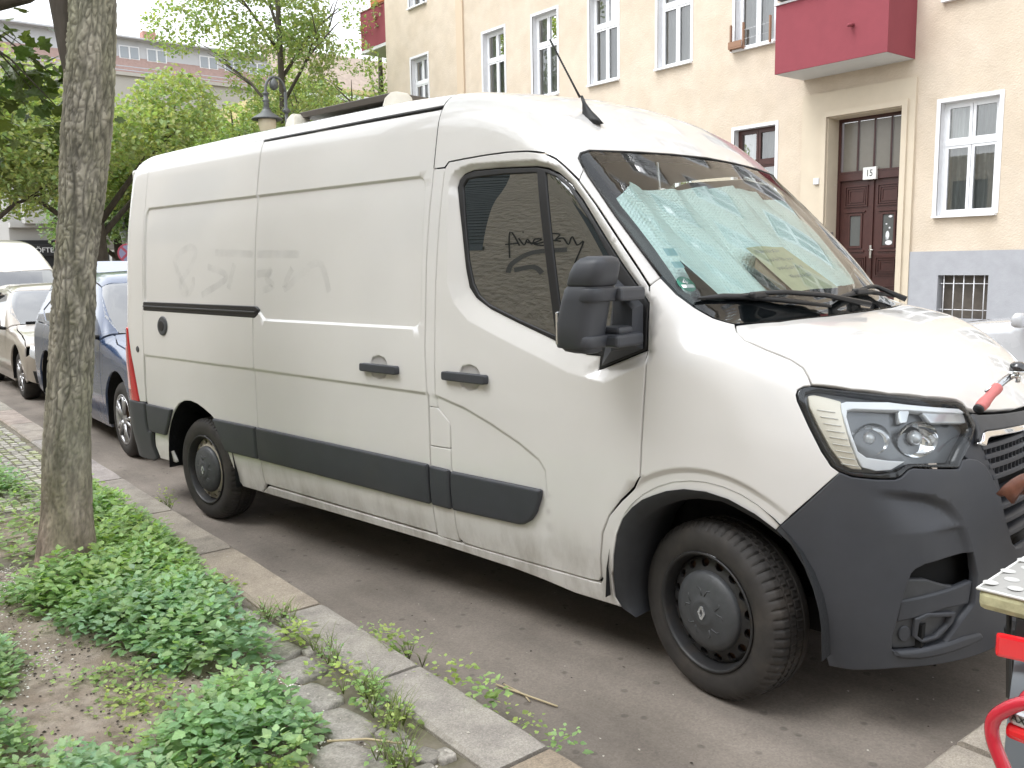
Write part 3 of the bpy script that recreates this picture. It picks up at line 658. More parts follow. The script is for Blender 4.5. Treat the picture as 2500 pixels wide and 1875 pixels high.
# fog lamp insert: ledge, face, round blank, scooped pocket, lower lip
ins = panel('fog_insert', PLAST2, fs, [[(.658, .221, .525), (.672, .237, .56), (.715, .295, .552), (.763, .378, .516), (.807, .488, .490), (.803, .478, .44), (.786, .431, .398), (.757, .367, .328), (.698, .27, .318), (.646, .208, .319), (.634, .195, .33), (.643, .204, .422)]], van, frame=BF, rng_t=(-1.8, 1.6), off=-.030, gap=.0, rim=.006, grid=.03)
panel('insert_face', PLAST, fs, [[(.654, .217, .490), (.70, .275, .497), (.763, .378, .508), (.805, .483, .520), (.800, .47, .44), (.755, .362, .445), (.70, .28, .43), (.646, .208, .418)]], ins, frame=BF, rng_t=(-1.8, 1.6), off=-.014, gap=0, rim=.006, fil=.006)
panel('fog_blank', PLAST, fs, [[tuple(q) for q in np.array((.668, .232, .372))+.022*np.stack([.65*np.cos(np.linspace(0, 6.28, 20, False)), .75*np.cos(np.linspace(0, 6.28, 20, False)), 1.2*np.sin(np.linspace(0, 6.28, 20, False))], 1)]], ins, frame=BF, rng_t=(-1.8, 1.6), off=-.018, gap=0, rim=.003, ds=.006)
pk = panel('insert_pocket', PLAST, fs, [[(.690, .26, .425), (.715, .30, .44), (.775, .405, .425), (.770, .395, .39), (.74, .34, .345), (.705, .283, .338), (.686, .257, .36)], [(.698, .272, .415), (.717, .303, .427), (.765, .387, .414), (.760, .375, .388), (.735, .332, .353), (.706, .284, .348), (.694, .267, .365)]], ins, frame=BF, rng_t=(-1.8, 1.6), off=-.006, gap=0, rim=.004, ds=.01)
panel('bumper_lip', PLAST, fs, [[(.636, .196, .324), (.647, .208, .318), (.70, .271, .318), (.757, .367, .328), (.79, .44, .335), (.82, .529, .33), (.825, .545, .305), (.791, .442, .297), (.747, .348, .29), (.699, .271, .288), (.652, .212, .297)]], bump, frame=BF, rng_t=(-1.8, 1.6), off=.014, gap=0, rim=.010, fil=.01, grid=.03)
panel('intake_back', DEEP, fs, [[(.62, .18, .64), (.82, .53, .66), (.82, .53, .30), (.60, .16, .30)]], van, frame=BF, rng_t=(-1.8, 1.6), off=-.09, gap=0, rim=0, flange=0)
# ---- headlight: black surround, ribbed indicator, light guide, reflector bowls, clear lens
HLP = [(.363, .116, 1.211), (.343, .102, 1.209), (.328, .088, 1.198), (.326, .079, 1.18), (.333, .074, 1.161), (.379, .068, 1.078), (.423, .07, 1.0), (.454, .079, .952), (.479, .09, .933), (.513, .11, .92), (.576, .158, .912), (.62, .2, .91), (.634, .217, .917), (.649, .239, .94), (.659, .254, .945), (.756, .412, .927), (.76, .435, .951), (.767, .485, .991), (.764, .561, 1.051), (.754, .566, 1.071), (.731, .569, 1.107), (.715, .564, 1.128), (.701, .543, 1.139), (.64, .412, 1.16), (.559, .289, 1.179), (.469, .196, 1.195)]
HR = dict(frame=BF, rng_t=(-1.8, 1.6))
LENS = glass_mat('lamp_lens_glass', (.96, .98, .99), .55)
HINN = [tuple(np.array(q)) for q in [(.384, .122, 1.196), (.352, .100, 1.186), (.352, .092, 1.165), (.392, .082, 1.083), (.436, .084, 1.006), (.468, .094, .958), (.505, .112, .938), (.576, .164, .930), (.62, .208, .935), (.655, .258, .957), (.748, .41, .945), (.755, .47, 1.0), (.752, .55, 1.052), (.72, .553, 1.112), (.697, .53, 1.127), (.64, .42, 1.146), (.559, .298, 1.165), (.469, .206, 1.181)]]
DARKH = pbr('lamp_housing', (.16, .165, .17), .22, .5)
head = panel('headlight', GLOSSB, fs, [HLP, HINN], van, off=-.002, gap=.003, rim=.004, flange=.06, ds=.012, grid=.02, **HR)
panel('lamp_bucket', DARKH, fs, [HINN], head, off=-.060, gap=-.01, rim=0, flange=0, **HR)
IND = [(.362, .097, 1.177), (.379, .109, 1.18), (.414, .129, 1.172), (.454, .154, 1.159), (.456, .145, 1.142), (.473, .133, 1.096), (.5, .123, 1.026), (.529, .127, .958), (.54, .133, .942), (.511, .112, .944), (.487, .099, .958), (.45, .086, 1.009), (.406, .084, 1.083), (.373, .087, 1.142)]
AMB = pbr('pale_lamp_reflector', (.80, .74, .62), .3, .3)
panel('indicator_reflector', AMB, fs, [IND], head, off=-.014, gap=0, rim=.004, flange=.04, fil=.006, **HR)
rib = MB()
for k in range(9):
    z = .962+k*.0215; xa = .3625+(1.165-z)*.50*1.0+.012; P = np.array([(xa+.010+d*.62, .090+d*.30, z-.010*d/.1) for d in np.linspace(0, .085, 5)])
    t = cast(P-BF.n*1.0, np.tile(BF.n, (5, 1)), lambda q: fs(q)+.008, 0, 2.); P = P+BF.n*(t-1)[:, None]; rib.tube(P, .0016, 5)
rib.build('indicator_rib', pbr('rib_plastic', (.9, .88, .82), .15, .3), head)
DRL = [(.454, .15, 1.154), (.466, .165, 1.159), (.566, .27, 1.153), (.609, .323, 1.142), (.719, .528, 1.11), (.734, .547, 1.094), (.723, .515, 1.097), (.614, .311, 1.125), (.49, .17, 1.136), (.474, .153, 1.132), (.477, .143, 1.111), (.498, .134, 1.057), (.522, .132, 1.002), (.546, .145, .982), (.601, .192, .970), (.640, .235, .965), (.609, .194, .940), (.574, .16, .938), (.539, .133, .95), (.52, .127, .986), (.488, .129, 1.065), (.461, .139, 1.127)]
panel('light_guide', pbr('light_guide_clear', (.92, .94, .96), .2, .0, coat=1.0), fs, [DRL], head, off=-.010, gap=0, rim=.003, flange=.03, ds=.01, **HR)
panel('lamp_bridge', AMB if False else pbr('bridge_silver', (.7, .72, .73), .2, .6), fs, [[(.598, .29, 1.128), (.622, .325, 1.122), (.618, .30, 1.085), (.606, .272, 1.085)]], head, off=-.02, gap=0, rim=.003, **HR)
panel('park_lamp', pbr('clear_lamp', (.66, .67, .68), .12, .5), fs, [[(.653, .363, 1.111), (.736, .543, 1.09), (.749, .528, 1.061), (.679, .372, 1.077)]], head, off=-.022, gap=0, rim=.003, **HR)
def bowl(c, r, sq):
    mb = MB(); nrm = Vector((.70, -.71, 0)); c = Vector(c); ea = Vector((.71, .70, 0)); eb = Vector((0, 0, 1)); V = []; F = []; n = 28; prof = [(1.0, 0), (.92, -.18), (.75, -.40), (.5, -.58), (.25, -.66)]
    for q, h in prof:
        for k in range(n): a = 2*math.pi*k/n; V.append(c+ea*(r*sq*q*math.cos(a))+eb*(r*q*math.sin(a))+nrm*(h*r*.9))
    for i in range(len(prof)-1):
        for k in range(n): F.append((i*n+k, i*n+(k+1) % n, (i+1)*n+(k+1) % n, (i+1)*n+k))
    mb.add(V, F, True); return mb
for c, r in (((.538, .196, 1.035), .055), ((.648, .312, 1.030), .062)):
    b = bowl(c, r, 1.15).build('reflector_bowl', CHROME, head)
    s = MB(); q = Vector(c)-Vector((.70, -.71, 0))*.025
    s.add([tuple(q+Vector((.71, .70, 0))*(r*.42*math.cos(a)*math.cos(e))+Vector((0, 0, 1))*(r*.42*math.sin(a)*math.cos(e))+Vector((.70, -.71, 0))*(r*.5*math.sin(e))) for e in (0, .5, 1.0, 1.4) for a in np.linspace(0, 2*math.pi, 16, False)],
          [(i*16+k, i*16+(k+1) % 16, (i+1)*16+(k+1) % 16, (i+1)*16+k) for i in range(3) for k in range(16)]+[tuple(range(48, 64))], True)
    s.build('bulb_lens', pbr('projector_glass', (.55, .57, .58), .15, .2, coat=1), head)
panel('lamp_lens', LENS, fs, [HLP], head, off=.001, gap=.005, rim=.002, flange=0, ds=.012, grid=.03, **HR)
copy_l = copy_tree(head, van); copy_l.scale = (1, -1, 1); copy_l.location = (0, 2*HALF, 0)
# ---- grille
XF = Frame((-1, 0, 0))
GR = dict(frame=XF, rng_t=(-1.6, 0))
m2 = lambda P: P+[(2*HALF-y, z) for y, z in P[::-1]]
def yz(P): return [(.8, y, z) for y, z in P]
up_ = [(.575, 1.093), (.615, 1.084), (.77, 1.070), (HALF, 1.052)]; lo_ = [(HALF, 1.010), (.895, 1.012), (.60, 1.030), (.552, 1.012), (.535, .995), (.566, 1.04), (.572, 1.071)]
gp = panel('grille_surround', PLAST2, fs, [yz(up_+[(2*HALF-y, z) for y, z in up_[::-1][1:]]+[(2*HALF-y, z) for y, z in lo_[::-1][:-1]]+lo_[:-1])], van, off=.0, gap=.002, rim=.004, ds=.02, **GR)
ch = [(.530, .999), (.556, 1.005), (.577, 1.027), (.60, 1.030), (HALF, 1.008), (HALF, .990), (.606, 1.011), (.585, 1.006), (.562, .985)]
cs = panel('chrome_strip', CHROME, fs, [yz(ch[:5]+[(2*HALF-y, z) for y, z in ch[:4][::-1]]+[(2*HALF-y, z) for y, z in ch[6:][::-1]]+[(HALF, .990)]+ch[6:])], van, off=.006, gap=0, rim=.003, ds=.015, **GR)
panel('grille_back', DEEP, fs, [yz([(.45, 1.05), (HALF, 1.05), (2*HALF-.45, 1.05), (2*HALF-.45, .55), (.45, .55)])], van, off=-.10, gap=0, rim=0, flange=0, **GR)
frame_side = panel('grille_frame', PLAST, fs, [yz([(.562, 1.035), (.585, 1.0), (.60, .94), (.66, .86), (.70, .72), (.70, .62), (.64, .70), (.60, .80), (.55, .90), (.505, .935), (.48, .96), (.52, 1.0)])], van, off=-.025, gap=0, rim=.004, **GR)
mirror_part(frame_side, HALF, van)
def gbar(z, y0, th=.008, off=-.02):
    return panel('grille_bar', PLAST, fs, [yz([(y0, z-th), (2*HALF-y0, z-th), (2*HALF-y0, z+th), (y0, z+th)])], van, off=off, gap=0, rim=.003, flange=.05, ds=.03, grid=.2, **GR)
zs = [.972, .938, .902, .862, .80, .745, .69, .635]
for i, z in enumerate(zs): gbar(z, .585+max(0, (.95-z))*.45)
tooth = MB()
for i, (za, zb) in enumerate(zip(zs[:3], zs[1:4])):
    ys = np.arange(.60+max(0, .95-zb)*.45, 2*HALF-.62, .034)
    Q = np.array(yz3([(y, (za+zb)/2) for y in ys]))
    for q in Q: tooth.box((q[0]-.050, q[1], q[2]), (.05, .006, za-zb-.012))
tooth.build('grille_tooth', PLAST, van)
emb = MB()
for sgn in (-1, 1):
    pass
xx = yz3([(HALF, .93)])[0][0]+.012
D_ = lambda w, h: [(0, h), (w, 0), (0, -h), (-w, 0)]
def diamond(cx3, w, h, th, depth, name, mat, parent, ea=Vector((0, 1, 0)), eb=Vector((0, 0, 1)), en=Vector((1, 0, 0))):
    mb = MB(); c = Vector(cx3); O_ = [(-.28, 1), (.28, 1), (1, .0), (.28, -1), (-.28, -1), (-1, 0)]; I_ = [(-.05, .55), (.05, .55), (.42, 0), (.05, -.55), (-.05, -.55), (-.42, 0)]
    V = []
    for lv in (0, depth):
        for P, s in ((O_, 1.), (I_, 1.)):
            for a, b in P: V.append(c+ea*(a*w)+eb*(b*h)+en*lv)
    F = []
    for k in range(6):
        j = (k+1) % 6; F += [(12+k, 12+j, 18+j, 18+k), (k, j, 12+j, 12+k), (6+k, 6+j, 18+j, 18+k)]
    mb.add(V, F); return mb.build(name, mat, parent)
diamond((xx, HALF, .925), .085, .11, 0, .02, 'badge', CHROME, van)
# ---- mirror on the right door (dark plastic, two arms), and its twin on the left
def mirror_set(parent):
    mb = MB()
    mb.loft([(-0.345, -0.205, 1.311, 0.0378, 0.0360), (-0.354, -0.205, 1.318, 0.0588, 0.0600), (-0.367, -0.205, 1.345, 0.0722, 0.0784), (-0.361, -0.205, 1.420, 0.0756, 0.0840), (-0.342, -0.205, 1.500, 0.0731, 0.0840), (-0.324, -0.205, 1.548, 0.0697, 0.0816), (-0.322, -0.205, 1.553, 0.0655, 0.0776)], 32, 3.2)
    body = mb.build('mirror_housing', PLAST, parent)
    mb = MB(); mb.loft([(-0.318, -0.205, 1.552, 0.0647, 0.0768), (-0.316, -0.205, 1.558, 0.0731, 0.0840), (-0.304, -0.205, 1.600, 0.0722, 0.0824), (-0.292, -0.205, 1.630, 0.0672, 0.0768), (-0.284, -0.205, 1.648, 0.0554, 0.0640), (-0.280, -0.205, 1.657, 0.0336, 0.0400)], 32, 3.4); mb.build('mirror_cap', PLAST, body)
    mb = MB(); mb.loft([(-0.332, -0.195, 1.497, 0.0790, 0.0896), (-0.331, -0.195, 1.502, 0.0823, 0.0928), (-0.322, -0.195, 1.540, 0.0806, 0.0912), (-0.320, -0.195, 1.546, 0.0756, 0.0864)], 32, 3.6)
    mb.box((-.275, -.075, 1.520), (.10, .16, .050), .012); mb.build('mirror_arm', PLAST, body)
    mb = MB(); mb.loft([(-0.367, -0.190, 1.330, 0.0773, 0.0840), (-0.366, -0.190, 1.335, 0.0806, 0.0880), (-0.361, -0.190, 1.370, 0.0806, 0.0880), (-0.360, -0.190, 1.375, 0.0764, 0.0840)], 32, 3.6)
    mb.box((-.285, -.075, 1.352), (.10, .17, .048), .012); mb.box((-.288, -.09, 1.388), (.085, .09, .03), .012); mb.build('mirror_arm', PLAST, body)
    mb = MB()
    mb.add([(-.385, .040, 1.575), (-.262, .040, 1.475), (-.255, .030, 1.31), (-.44, .020, 1.235), (-.40, .022, 1.40), (-.345, -.03, 1.53), (-.262, -.03, 1.46), (-.262, -.035, 1.33), (-.36, -.03, 1.30)],
           [(0, 1, 6, 5), (1, 2, 7, 6), (2, 3, 8, 7), (3, 4, 8), (4, 0, 5), (4, 5, 8), (5, 6, 7, 8)])
    mb.build('mirror_base', PLAST, body)
    mb = MB(); mb.box((-.428, -.205, 1.40), (.012, .13, .12), .005); mb.build('mirror_glass', CHROME, body)
    mb = MB(); mb.loft([(-0.441, -0.185, 1.352, 0.0168, 0.0560), (-0.438, -0.185, 1.390, 0.0168, 0.0600), (-0.435, -0.185, 1.430, 0.0126, 0.0560)], 16, 3.); mb.build('mirror_indicator', pbr('clear_lamp', (.66, .67, .68), .12, .5), body)
    return body
mr = mirror_set(van); ml = copy_tree(mr, van); ml.scale = (1, -1, 1); ml.location = (-.30, 2*HALF-.12, 0)
# ---- aerial
ab = Vector((-.79, .428, 2.245)); an = MB()
an.loft([(-.79, .428, 2.225, .062, .024), (-.80, .428, 2.25, .05, .018), (-.815, .428, 2.285, .025, .011), (-.83, .428, 2.32, .010, .007), (-.845, .428, 2.355, .006, .006)], 14, 2.2); an.build('aerial_base', BLACK, van)
an = MB(); tip = Vector((-1.02, .428, 2.62)); an.tube([ab+(tip-ab)*t for t in (.28, .45, .6, .75, .9, 1.0)], [.0055, .0045, .004, .0038, .0038, .0045], 8)
for k in range(26): an.tube([ab+(tip-ab)*(.34+k*.025), ab+(tip-ab)*(.34+k*.025+.008)], .0052, 6)
an.build('aerial_whip', BLACK, van)
# ---- wipers
def wiper(blade, arm, pv):
    b = MB(); B3 = [Vector(p)+Vector((.014, 0, .016)) for p in blade]; b.tube(B3, [.006, .011, .012, .011, .006] if len(B3) == 5 else .009, 6); w = b.build('wiper_blade', BLACK, van)
    a = MB(); A3 = [Vector(p)+Vector((.022, 0, .030)) for p in arm]; a.tube(A3, [.008]+[.010]*(len(A3)-2)+[.013], 6); a.build('wiper_arm', BLACK, w)
    c = MB(); m = A3[0]; c.box(m-Vector((0, 0, .006)), (.03, .12, .026), .008); c.build('blade_clip', BLACK, w)
wiper([(-.098, .135, 1.48), (-.06, .25, 1.484), (-.02, .36, 1.478), (.04, .52, 1.461), (.137, .771, 1.425)], [(.0, .40, 1.476), (.035, .54, 1.476), (.09, .80, 1.455), (.20, 1.0, 1.41)], 0)
wiper([(.105, .87, 1.446), (.088, 1.05, 1.458), (.078, 1.18, 1.465), (.066, 1.40, 1.458), (.10, 1.62, 1.43)], [(.078, 1.206, 1.462), (.051, 1.404, 1.47), (.045, 1.5, 1.465), (.173, 1.52, 1.408)], 0)
# ---- wheels
def tyre_mesh(R_=.338, W=.215, rim_r=.222):
    """axis along y, outer side at y = 0, inner side at y = W"""
    N = 300; pitch = 5
    prof = [(rim_r, .018), (rim_r+.006, .008), (.245, .003), (.275, .000), (.296, .003), (.313, .011), (.323, .021), (.3295, .032)]
    tread = [(.334, .036), (.3365, .052), (.3373, .066), (.3375, .0665), (.330, .068), (.330, .075), (.3375, .0765), (.338, .092), (.338, .1005), (.330, .1015), (.330, .1085), (.338, .1095), (.338, .125), (.3375, .1365), (.330, .138), (.330, .145), (.3373, .1465), (.3365, .160), (.334, .176)]
    inner = [(.3295, .183), (.313, .203), (.296, .211), (.245, .213), (rim_r, .200)]
    full = prof+tread+inner; n0 = len(prof)
    def mod(i, k):
        r = full[i][0]
        if n0-2 <= i < n0+3 and k % pitch == 0: return (r-.0075)/r
        if n0+3 <= i < n0+len(tread)-3 and (k+2*(i//3)) % pitch == 0 and r > .333: return (r-.006)/r
        return 1.
    mb = MB(); mb.lathe(full, N, 'y', mod=mod); return mb
def steel_wheel(parent, mat_rim, mat_cap,  steer=0., y0=.062, x=0., capmat=None):
    """wheel with a pressed steel disc, oval vents and a centre cap; axis y"""
    w = bpy.data.objects.new('wheel', None); COL.objects.link(w); w.parent = parent; w.location = (x, y0, .3345); w.rotation_euler = (0, 0, steer)
    tyre_mesh().build('tyre', RUBBER, w, auto=40)
    mb = MB(); mb.lathe([(.2235, .010), (.228, .004), (.224, -.001), (.216, .003), (.213, .012), (.207, .030), (.203, .050), (.200, .075), (.203, .13), (.212, .19)], 96, 'y'); rim = mb.build('rim', DARKRIM, w)
    # disc with 16 holes
    n = 16; rr0, rr1 = .140, .203
    outer = [Vector((rr1*math.cos(2*math.pi*k/96), rr1*math.sin(2*math.pi*k/96))) for k in range(96)]
    innr = [Vector((rr0*math.cos(2*math.pi*k/64), rr0*math.sin(2*math.pi*k/64))) for k in range(64)]
    pts = list(outer)+list(innr); ed = [(k, (k+1) % 96) for k in range(96)]+[(96+k, 96+(k+1) % 64) for k in range(64)]; holes = []
    for h in range(n):
        a0 = 2*math.pi*(h+.5)/n; c = Vector((.179*math.cos(a0), .179*math.sin(a0))); er = Vector((math.cos(a0), math.sin(a0))); et = Vector((-er.y, er.x)); b0 = len(pts)
        P = [c+er*(.0155*math.cos(t))+et*(.0195*math.sin(t)) for t in [2*math.pi*q/14 for q in range(14)]]; pts += P; ed += [(b0+q, b0+(q+1) % 14) for q in range(14)]; holes.append(np.array([tuple(q) for q in P]))
    for rr in (.150, .160, .197):
        pts += [Vector((rr*math.cos(2*math.pi*(k+.5)/64), rr*math.sin(2*math.pi*(k+.5)/64))) for k in range(64)]
    v2, _, f2, _, _, _ = delaunay_2d_cdt(pts, ed, [], 0, 1e-6)
    V2 = np.array([tuple(v) for v in v2]); T = np.array([tuple(t) for t in f2]); cen = V2[T].mean(1); rad = np.linalg.norm(cen, axis=1); ok = (rad < rr1) & (rad > rr0)
    for h in holes: ok &= polysd(cen[:, 0], cen[:, 1], h) > 0
    dep = pchip([.11, .125, .150, .174, .196, .205], [.030, .026, .030, .040, .046, .060])
    V3 = [(p[0], float(dep(np.hypot(*p))), p[1]) for p in V2]
    mb = MB(); mb.add(V3, [tuple(int(i) for i in t) for t in T[ok]], True); b0 = len(mb.V)
    for h in holes:
        V = [(p[0], float(dep(np.hypot(*p))), p[1]) for p in h]+[(p[0]*.99, float(dep(np.hypot(*p)))+.014, p[1]*.99) for p in h]; mb.add(V, [(k, (k+1) % 14, 14+(k+1) % 14, 14+k) for k in range(14)], True)
    mb.build('rim_disc', mat_rim, w)
    mb = MB(); mb.lathe([(.152, .032), (.151, .020), (.143, .010), (.118, .000), (.08, -.006), (.05, -.010), (.046, -.013), (.036, -.012), (.0, -.012)], 64, 'y'); cp = mb.build('hub_cap', mat_cap, w)
    rbm = MB()
    for k in range(5):
        a = 2*math.pi*(k+.25)/5
        for s in (-1, 1):
            P = []
            for r, da in ((.066, .10), (.088, .20), (.093, .32)):
                P.append((r*math.cos(a+s*da), {.066: -.0075, .088: -.0035, .093: -.0025}[r], r*math.sin(a+s*da)))
            rbm.tube(P, .0032, 6)
    rbm.build('cap_rib', mat_cap, cp)
    diamond((0, -.0125, 0), .018, .026, 0, .004, 'cap_badge', SATIN, cp, Vector((1, 0, 0)), Vector((0, 0, 1)), Vector((0, -1, 0)))
    mb = MB(); mb.lathe([(.19, .07), (.02, .075), (0, .075)], 32, 'y'); mb.build('brake_disc', RUST, w)
    bw = MB(); bw.box((.02 if steer else -.0, .012, .222), (.05, .01, .008), .003); bw.build('balance_weight', SATIN, w)
    return w
DARKRIM = pbr('dark_steel_rim', (.020, .020, .021), .5, var=.3, scale=15, col2=(.035, .028, .022), thr=(.5, .8))
CREAMRIM = pbr('cream_steel_rim', (.40, .365, .30), .5, var=.22, scale=12, col2=(.30, .23, .16), thr=(.55, .8))
CAPM = pbr('cap_plastic', (.055, .058, .062), .5, var=.2, scale=20)
wf_ = steel_wheel(van, DARKRIM, CAPM, R(-13.1), .058, 0.)
wr_ = steel_wheel(van, CREAMRIM, CAPM, 0., .058, -3.682)
for w_ in (wf_, wr_):
    c = copy_tree(w_, van); c.scale = (1, -1, 1); c.location = (w_.location.x, 2*HALF-.058, w_.location.z); c.rotation_euler = (0, 0, w_.rotation_euler.z)
# ---- roof: solar panel on cream corner mounts
def mount(x0, x1, y, z, h):
    mb = MB(); mb.loft([((x0+x1)/2, y, z-.02, (x1-x0)/2+.02, .085), ((x0+x1)/2, y, z+.004, (x1-x0)/2+.02, .085), ((x0+x1)/2, y, z+.006, (x1-x0)/2, .07), ((x0+x1)/2+.01, y, z+h*.75, (x1-x0)/2-.02, .06), ((x0+x1)/2+.015, y, z+h, (x1-x0)/2-.05, .045)], 20, 4.)
    return mb
CREAM = pbr('cream_plastic', (.66, .62, .53), .45, var=.08, scale=5)
sp = bpy.data.objects.new('solar_panel', None); COL.objects.link(sp); sp.parent = van
mb = MB(); mb.box((-2.52, .73, 2.525), (.86, .62, .035), .004); mb.build('panel_frame', pbr('anodised_brown', (.13, .115, .10), .4, .6), sp)
mb = MB(); mb.box((-2.52, .73, 2.5445), (.82, .58, .004)); mb.build('solar_cell', pbr('solar_cell', (.012, .016, .04), .08), sp)
for x0, x1 in ((-3.06, -2.90), (-2.16, -1.98)):
    mount(x0+.02, x1, .42, 2.43, .10).build('corner_mount', CREAM, sp); mount(x0+.02, x1, 1.04, 2.475, .06).build('corner_mount', CREAM, sp)
# faint translucent grey strokes in graffiti shapes along the flank
GH = bpy.data.materials.new('faint_stroke_grey'); GH.use_nodes = True; n, l = GH.node_tree.nodes, GH.node_tree.links
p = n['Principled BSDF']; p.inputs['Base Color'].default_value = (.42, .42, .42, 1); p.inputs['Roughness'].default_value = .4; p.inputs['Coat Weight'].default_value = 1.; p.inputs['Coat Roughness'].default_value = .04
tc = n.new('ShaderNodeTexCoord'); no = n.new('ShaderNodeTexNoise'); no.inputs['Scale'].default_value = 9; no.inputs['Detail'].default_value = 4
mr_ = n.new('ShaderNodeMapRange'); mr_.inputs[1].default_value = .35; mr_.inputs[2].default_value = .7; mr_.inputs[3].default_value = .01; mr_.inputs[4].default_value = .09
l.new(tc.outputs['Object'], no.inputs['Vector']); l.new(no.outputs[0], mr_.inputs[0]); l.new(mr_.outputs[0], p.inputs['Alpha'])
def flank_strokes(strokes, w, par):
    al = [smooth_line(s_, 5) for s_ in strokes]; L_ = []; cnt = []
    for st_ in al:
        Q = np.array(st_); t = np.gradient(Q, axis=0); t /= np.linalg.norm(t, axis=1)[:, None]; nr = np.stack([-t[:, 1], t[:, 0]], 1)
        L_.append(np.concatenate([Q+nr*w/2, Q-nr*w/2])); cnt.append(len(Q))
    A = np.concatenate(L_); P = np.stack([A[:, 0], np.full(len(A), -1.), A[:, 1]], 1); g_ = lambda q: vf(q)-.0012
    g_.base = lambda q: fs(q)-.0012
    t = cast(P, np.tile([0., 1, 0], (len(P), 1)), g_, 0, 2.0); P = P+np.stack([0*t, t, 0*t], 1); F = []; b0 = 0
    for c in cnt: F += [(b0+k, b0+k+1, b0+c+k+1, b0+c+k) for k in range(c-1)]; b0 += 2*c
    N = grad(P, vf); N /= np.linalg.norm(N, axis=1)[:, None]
    return link('faint_strokes', mesh('faint_strokes', P, F, True, N), GH, par)
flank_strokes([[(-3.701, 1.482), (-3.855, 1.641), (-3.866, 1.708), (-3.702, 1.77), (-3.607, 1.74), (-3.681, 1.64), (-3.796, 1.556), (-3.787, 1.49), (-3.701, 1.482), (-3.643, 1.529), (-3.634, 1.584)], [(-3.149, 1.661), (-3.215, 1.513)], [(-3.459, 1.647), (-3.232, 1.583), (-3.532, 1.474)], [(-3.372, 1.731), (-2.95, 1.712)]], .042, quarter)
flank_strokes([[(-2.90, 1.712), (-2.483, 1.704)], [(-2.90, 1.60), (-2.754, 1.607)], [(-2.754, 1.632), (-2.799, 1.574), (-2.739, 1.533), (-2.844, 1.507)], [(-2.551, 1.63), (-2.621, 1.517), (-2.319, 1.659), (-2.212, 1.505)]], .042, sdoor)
# ---- inside the cab: dark tub, sunshade, sign, stickers
panel('cab_interior', DEEP, fs, [ws_loop], van, frame=WF, rng_t=(-3, 0), off=-.22, gap=.03, rim=0, flange=0, grid=.1)
def shade_grid(nu, nv):
    """u across (0 right .. 1 left), v up"""
    u, v = np.meshgrid(np.linspace(0, 1, nu+1), np.linspace(0, 1, nv+1), indexing='ij'); u, v = u.ravel(), v.ravel()
    y = .20+u*1.66; zt = np.interp(u, [0, .10, .14, .25, .45, .65, 1], [1.875, 1.965, 1.945, 1.94, 1.975, 1.985, 1.90]); zb = 1.505
    z = zb+(zt-zb)*v; p = np.stack([0*y+.6, y, z], 1); t = cast(p, np.tile([-1., 0, 0], (len(p), 1)), fs, 0, 1.8, 40)
    fold = .052*(2*np.abs((u*6.2+.15*np.sin(v*3)) % 1-.5))+.010*np.sin(u*23+v*3)+.006*np.sin(u*61+v*9)
    return np.stack([.6-t-.056-fold-.02*(1-v), y, z-.2*fold], 1)
SH = bpy.data.materials.new('foil_shade'); SH.use_nodes = True; n, l = SH.node_tree.nodes, SH.node_tree.links; p = n['Principled BSDF']
p.inputs['Base Color'].default_value = (.84, .97, .95, 1); p.inputs['Metallic'].default_value = .2; p.inputs['Roughness'].default_value = .36
tc = n.new('ShaderNodeTexCoord'); vo = n.new('ShaderNodeTexVoronoi'); vo.feature = 'F1'; vo.inputs['Scale'].default_value = 85; vo.inputs['Randomness'].default_value = .25
bp = n.new('ShaderNodeBump'); bp.inputs['Strength'].default_value = .8; bp.inputs['Distance'].default_value = .006; bp.invert = True
l.new(tc.outputs['Object'], vo.inputs['Vector']); l.new(vo.outputs['Distance'], bp.inputs['Height']); l.new(bp.outputs[0], p.inputs['Normal'])
shade = thing('sun_shade', 'crumpled silver foil sunshade standing behind the windscreen of the white van', 'sunshade', (0, 0, 0), R(8.8793))
mb = MB(); SG = shade_grid(130, 44); mb.grid(lambda a, b: SG[int(round(a*130))*45+int(round(b*44))], 130, 44); so = mb.build('foil_sheet', SH, shade)
def ws_at(y, z, off): 
    p = np.array([[1.0, y, z]]); t = cast(p, np.array([[-1., 0, 0]]), lambda q: fs(q)-off, 0, 3.2, 50)[0]; return Vector((1.0-t, y, z))
sg = thing('cardboard_sign', 'yellowish handwritten cardboard sign lying behind the lower windscreen of the white van', 'sign', (0, 0, 0), R(8.8793))
C4 = [ws_at(.690, 1.682, -.035), ws_at(1.03, 1.690, -.035), ws_at(1.225, 1.505, -.03), ws_at(.76, 1.497, -.03)]
def sgp(a, b, d=.0): 
    q = (C4[0]*(1-a)+C4[1]*a)*(1-b)+(C4[3]*(1-a)+C4[2]*a)*b; nn = (C4[1]-C4[0]).cross(C4[3]-C4[0]).normalized(); nn = nn if nn.x > 0 else -nn; return q+nn*d
mb = MB(); mb.grid(lambda a, b: sgp(a, b, .006*math.sin(a*5)), 8, 6); mb.build('card', pbr('yellow_card', (.66, .62, .40), .7, var=.1, scale=12), sg)
st = []
for row, (a0, a1) in enumerate(((.06, .62), (.12, .74), (.14, .72), (.20, .70))):
    a = a0; yb = .16+row*.19
    while a < a1:
        w_ = rng.uniform(.03, .055); hgt = rng.uniform(.05, .085); k = rng.randrange(4)
        P = {0: [(0, 0), (0, -1), (.8, -.5), (0, -.4)], 1: [(0, -1), (.1, 0), (.5, -.1), (.8, -1)], 2: [(.8, -.9), (0, -.8), (.1, -.1), (.8, 0), (.7, -.5)], 3: [(0, -1), (.4, 0), (.8, -1), (.6, -.4), (.2, -.4)]}[k]
        st.append([(a+q[0]*w_, yb+q[1]*hgt) for q in P]); a += w_*1.25
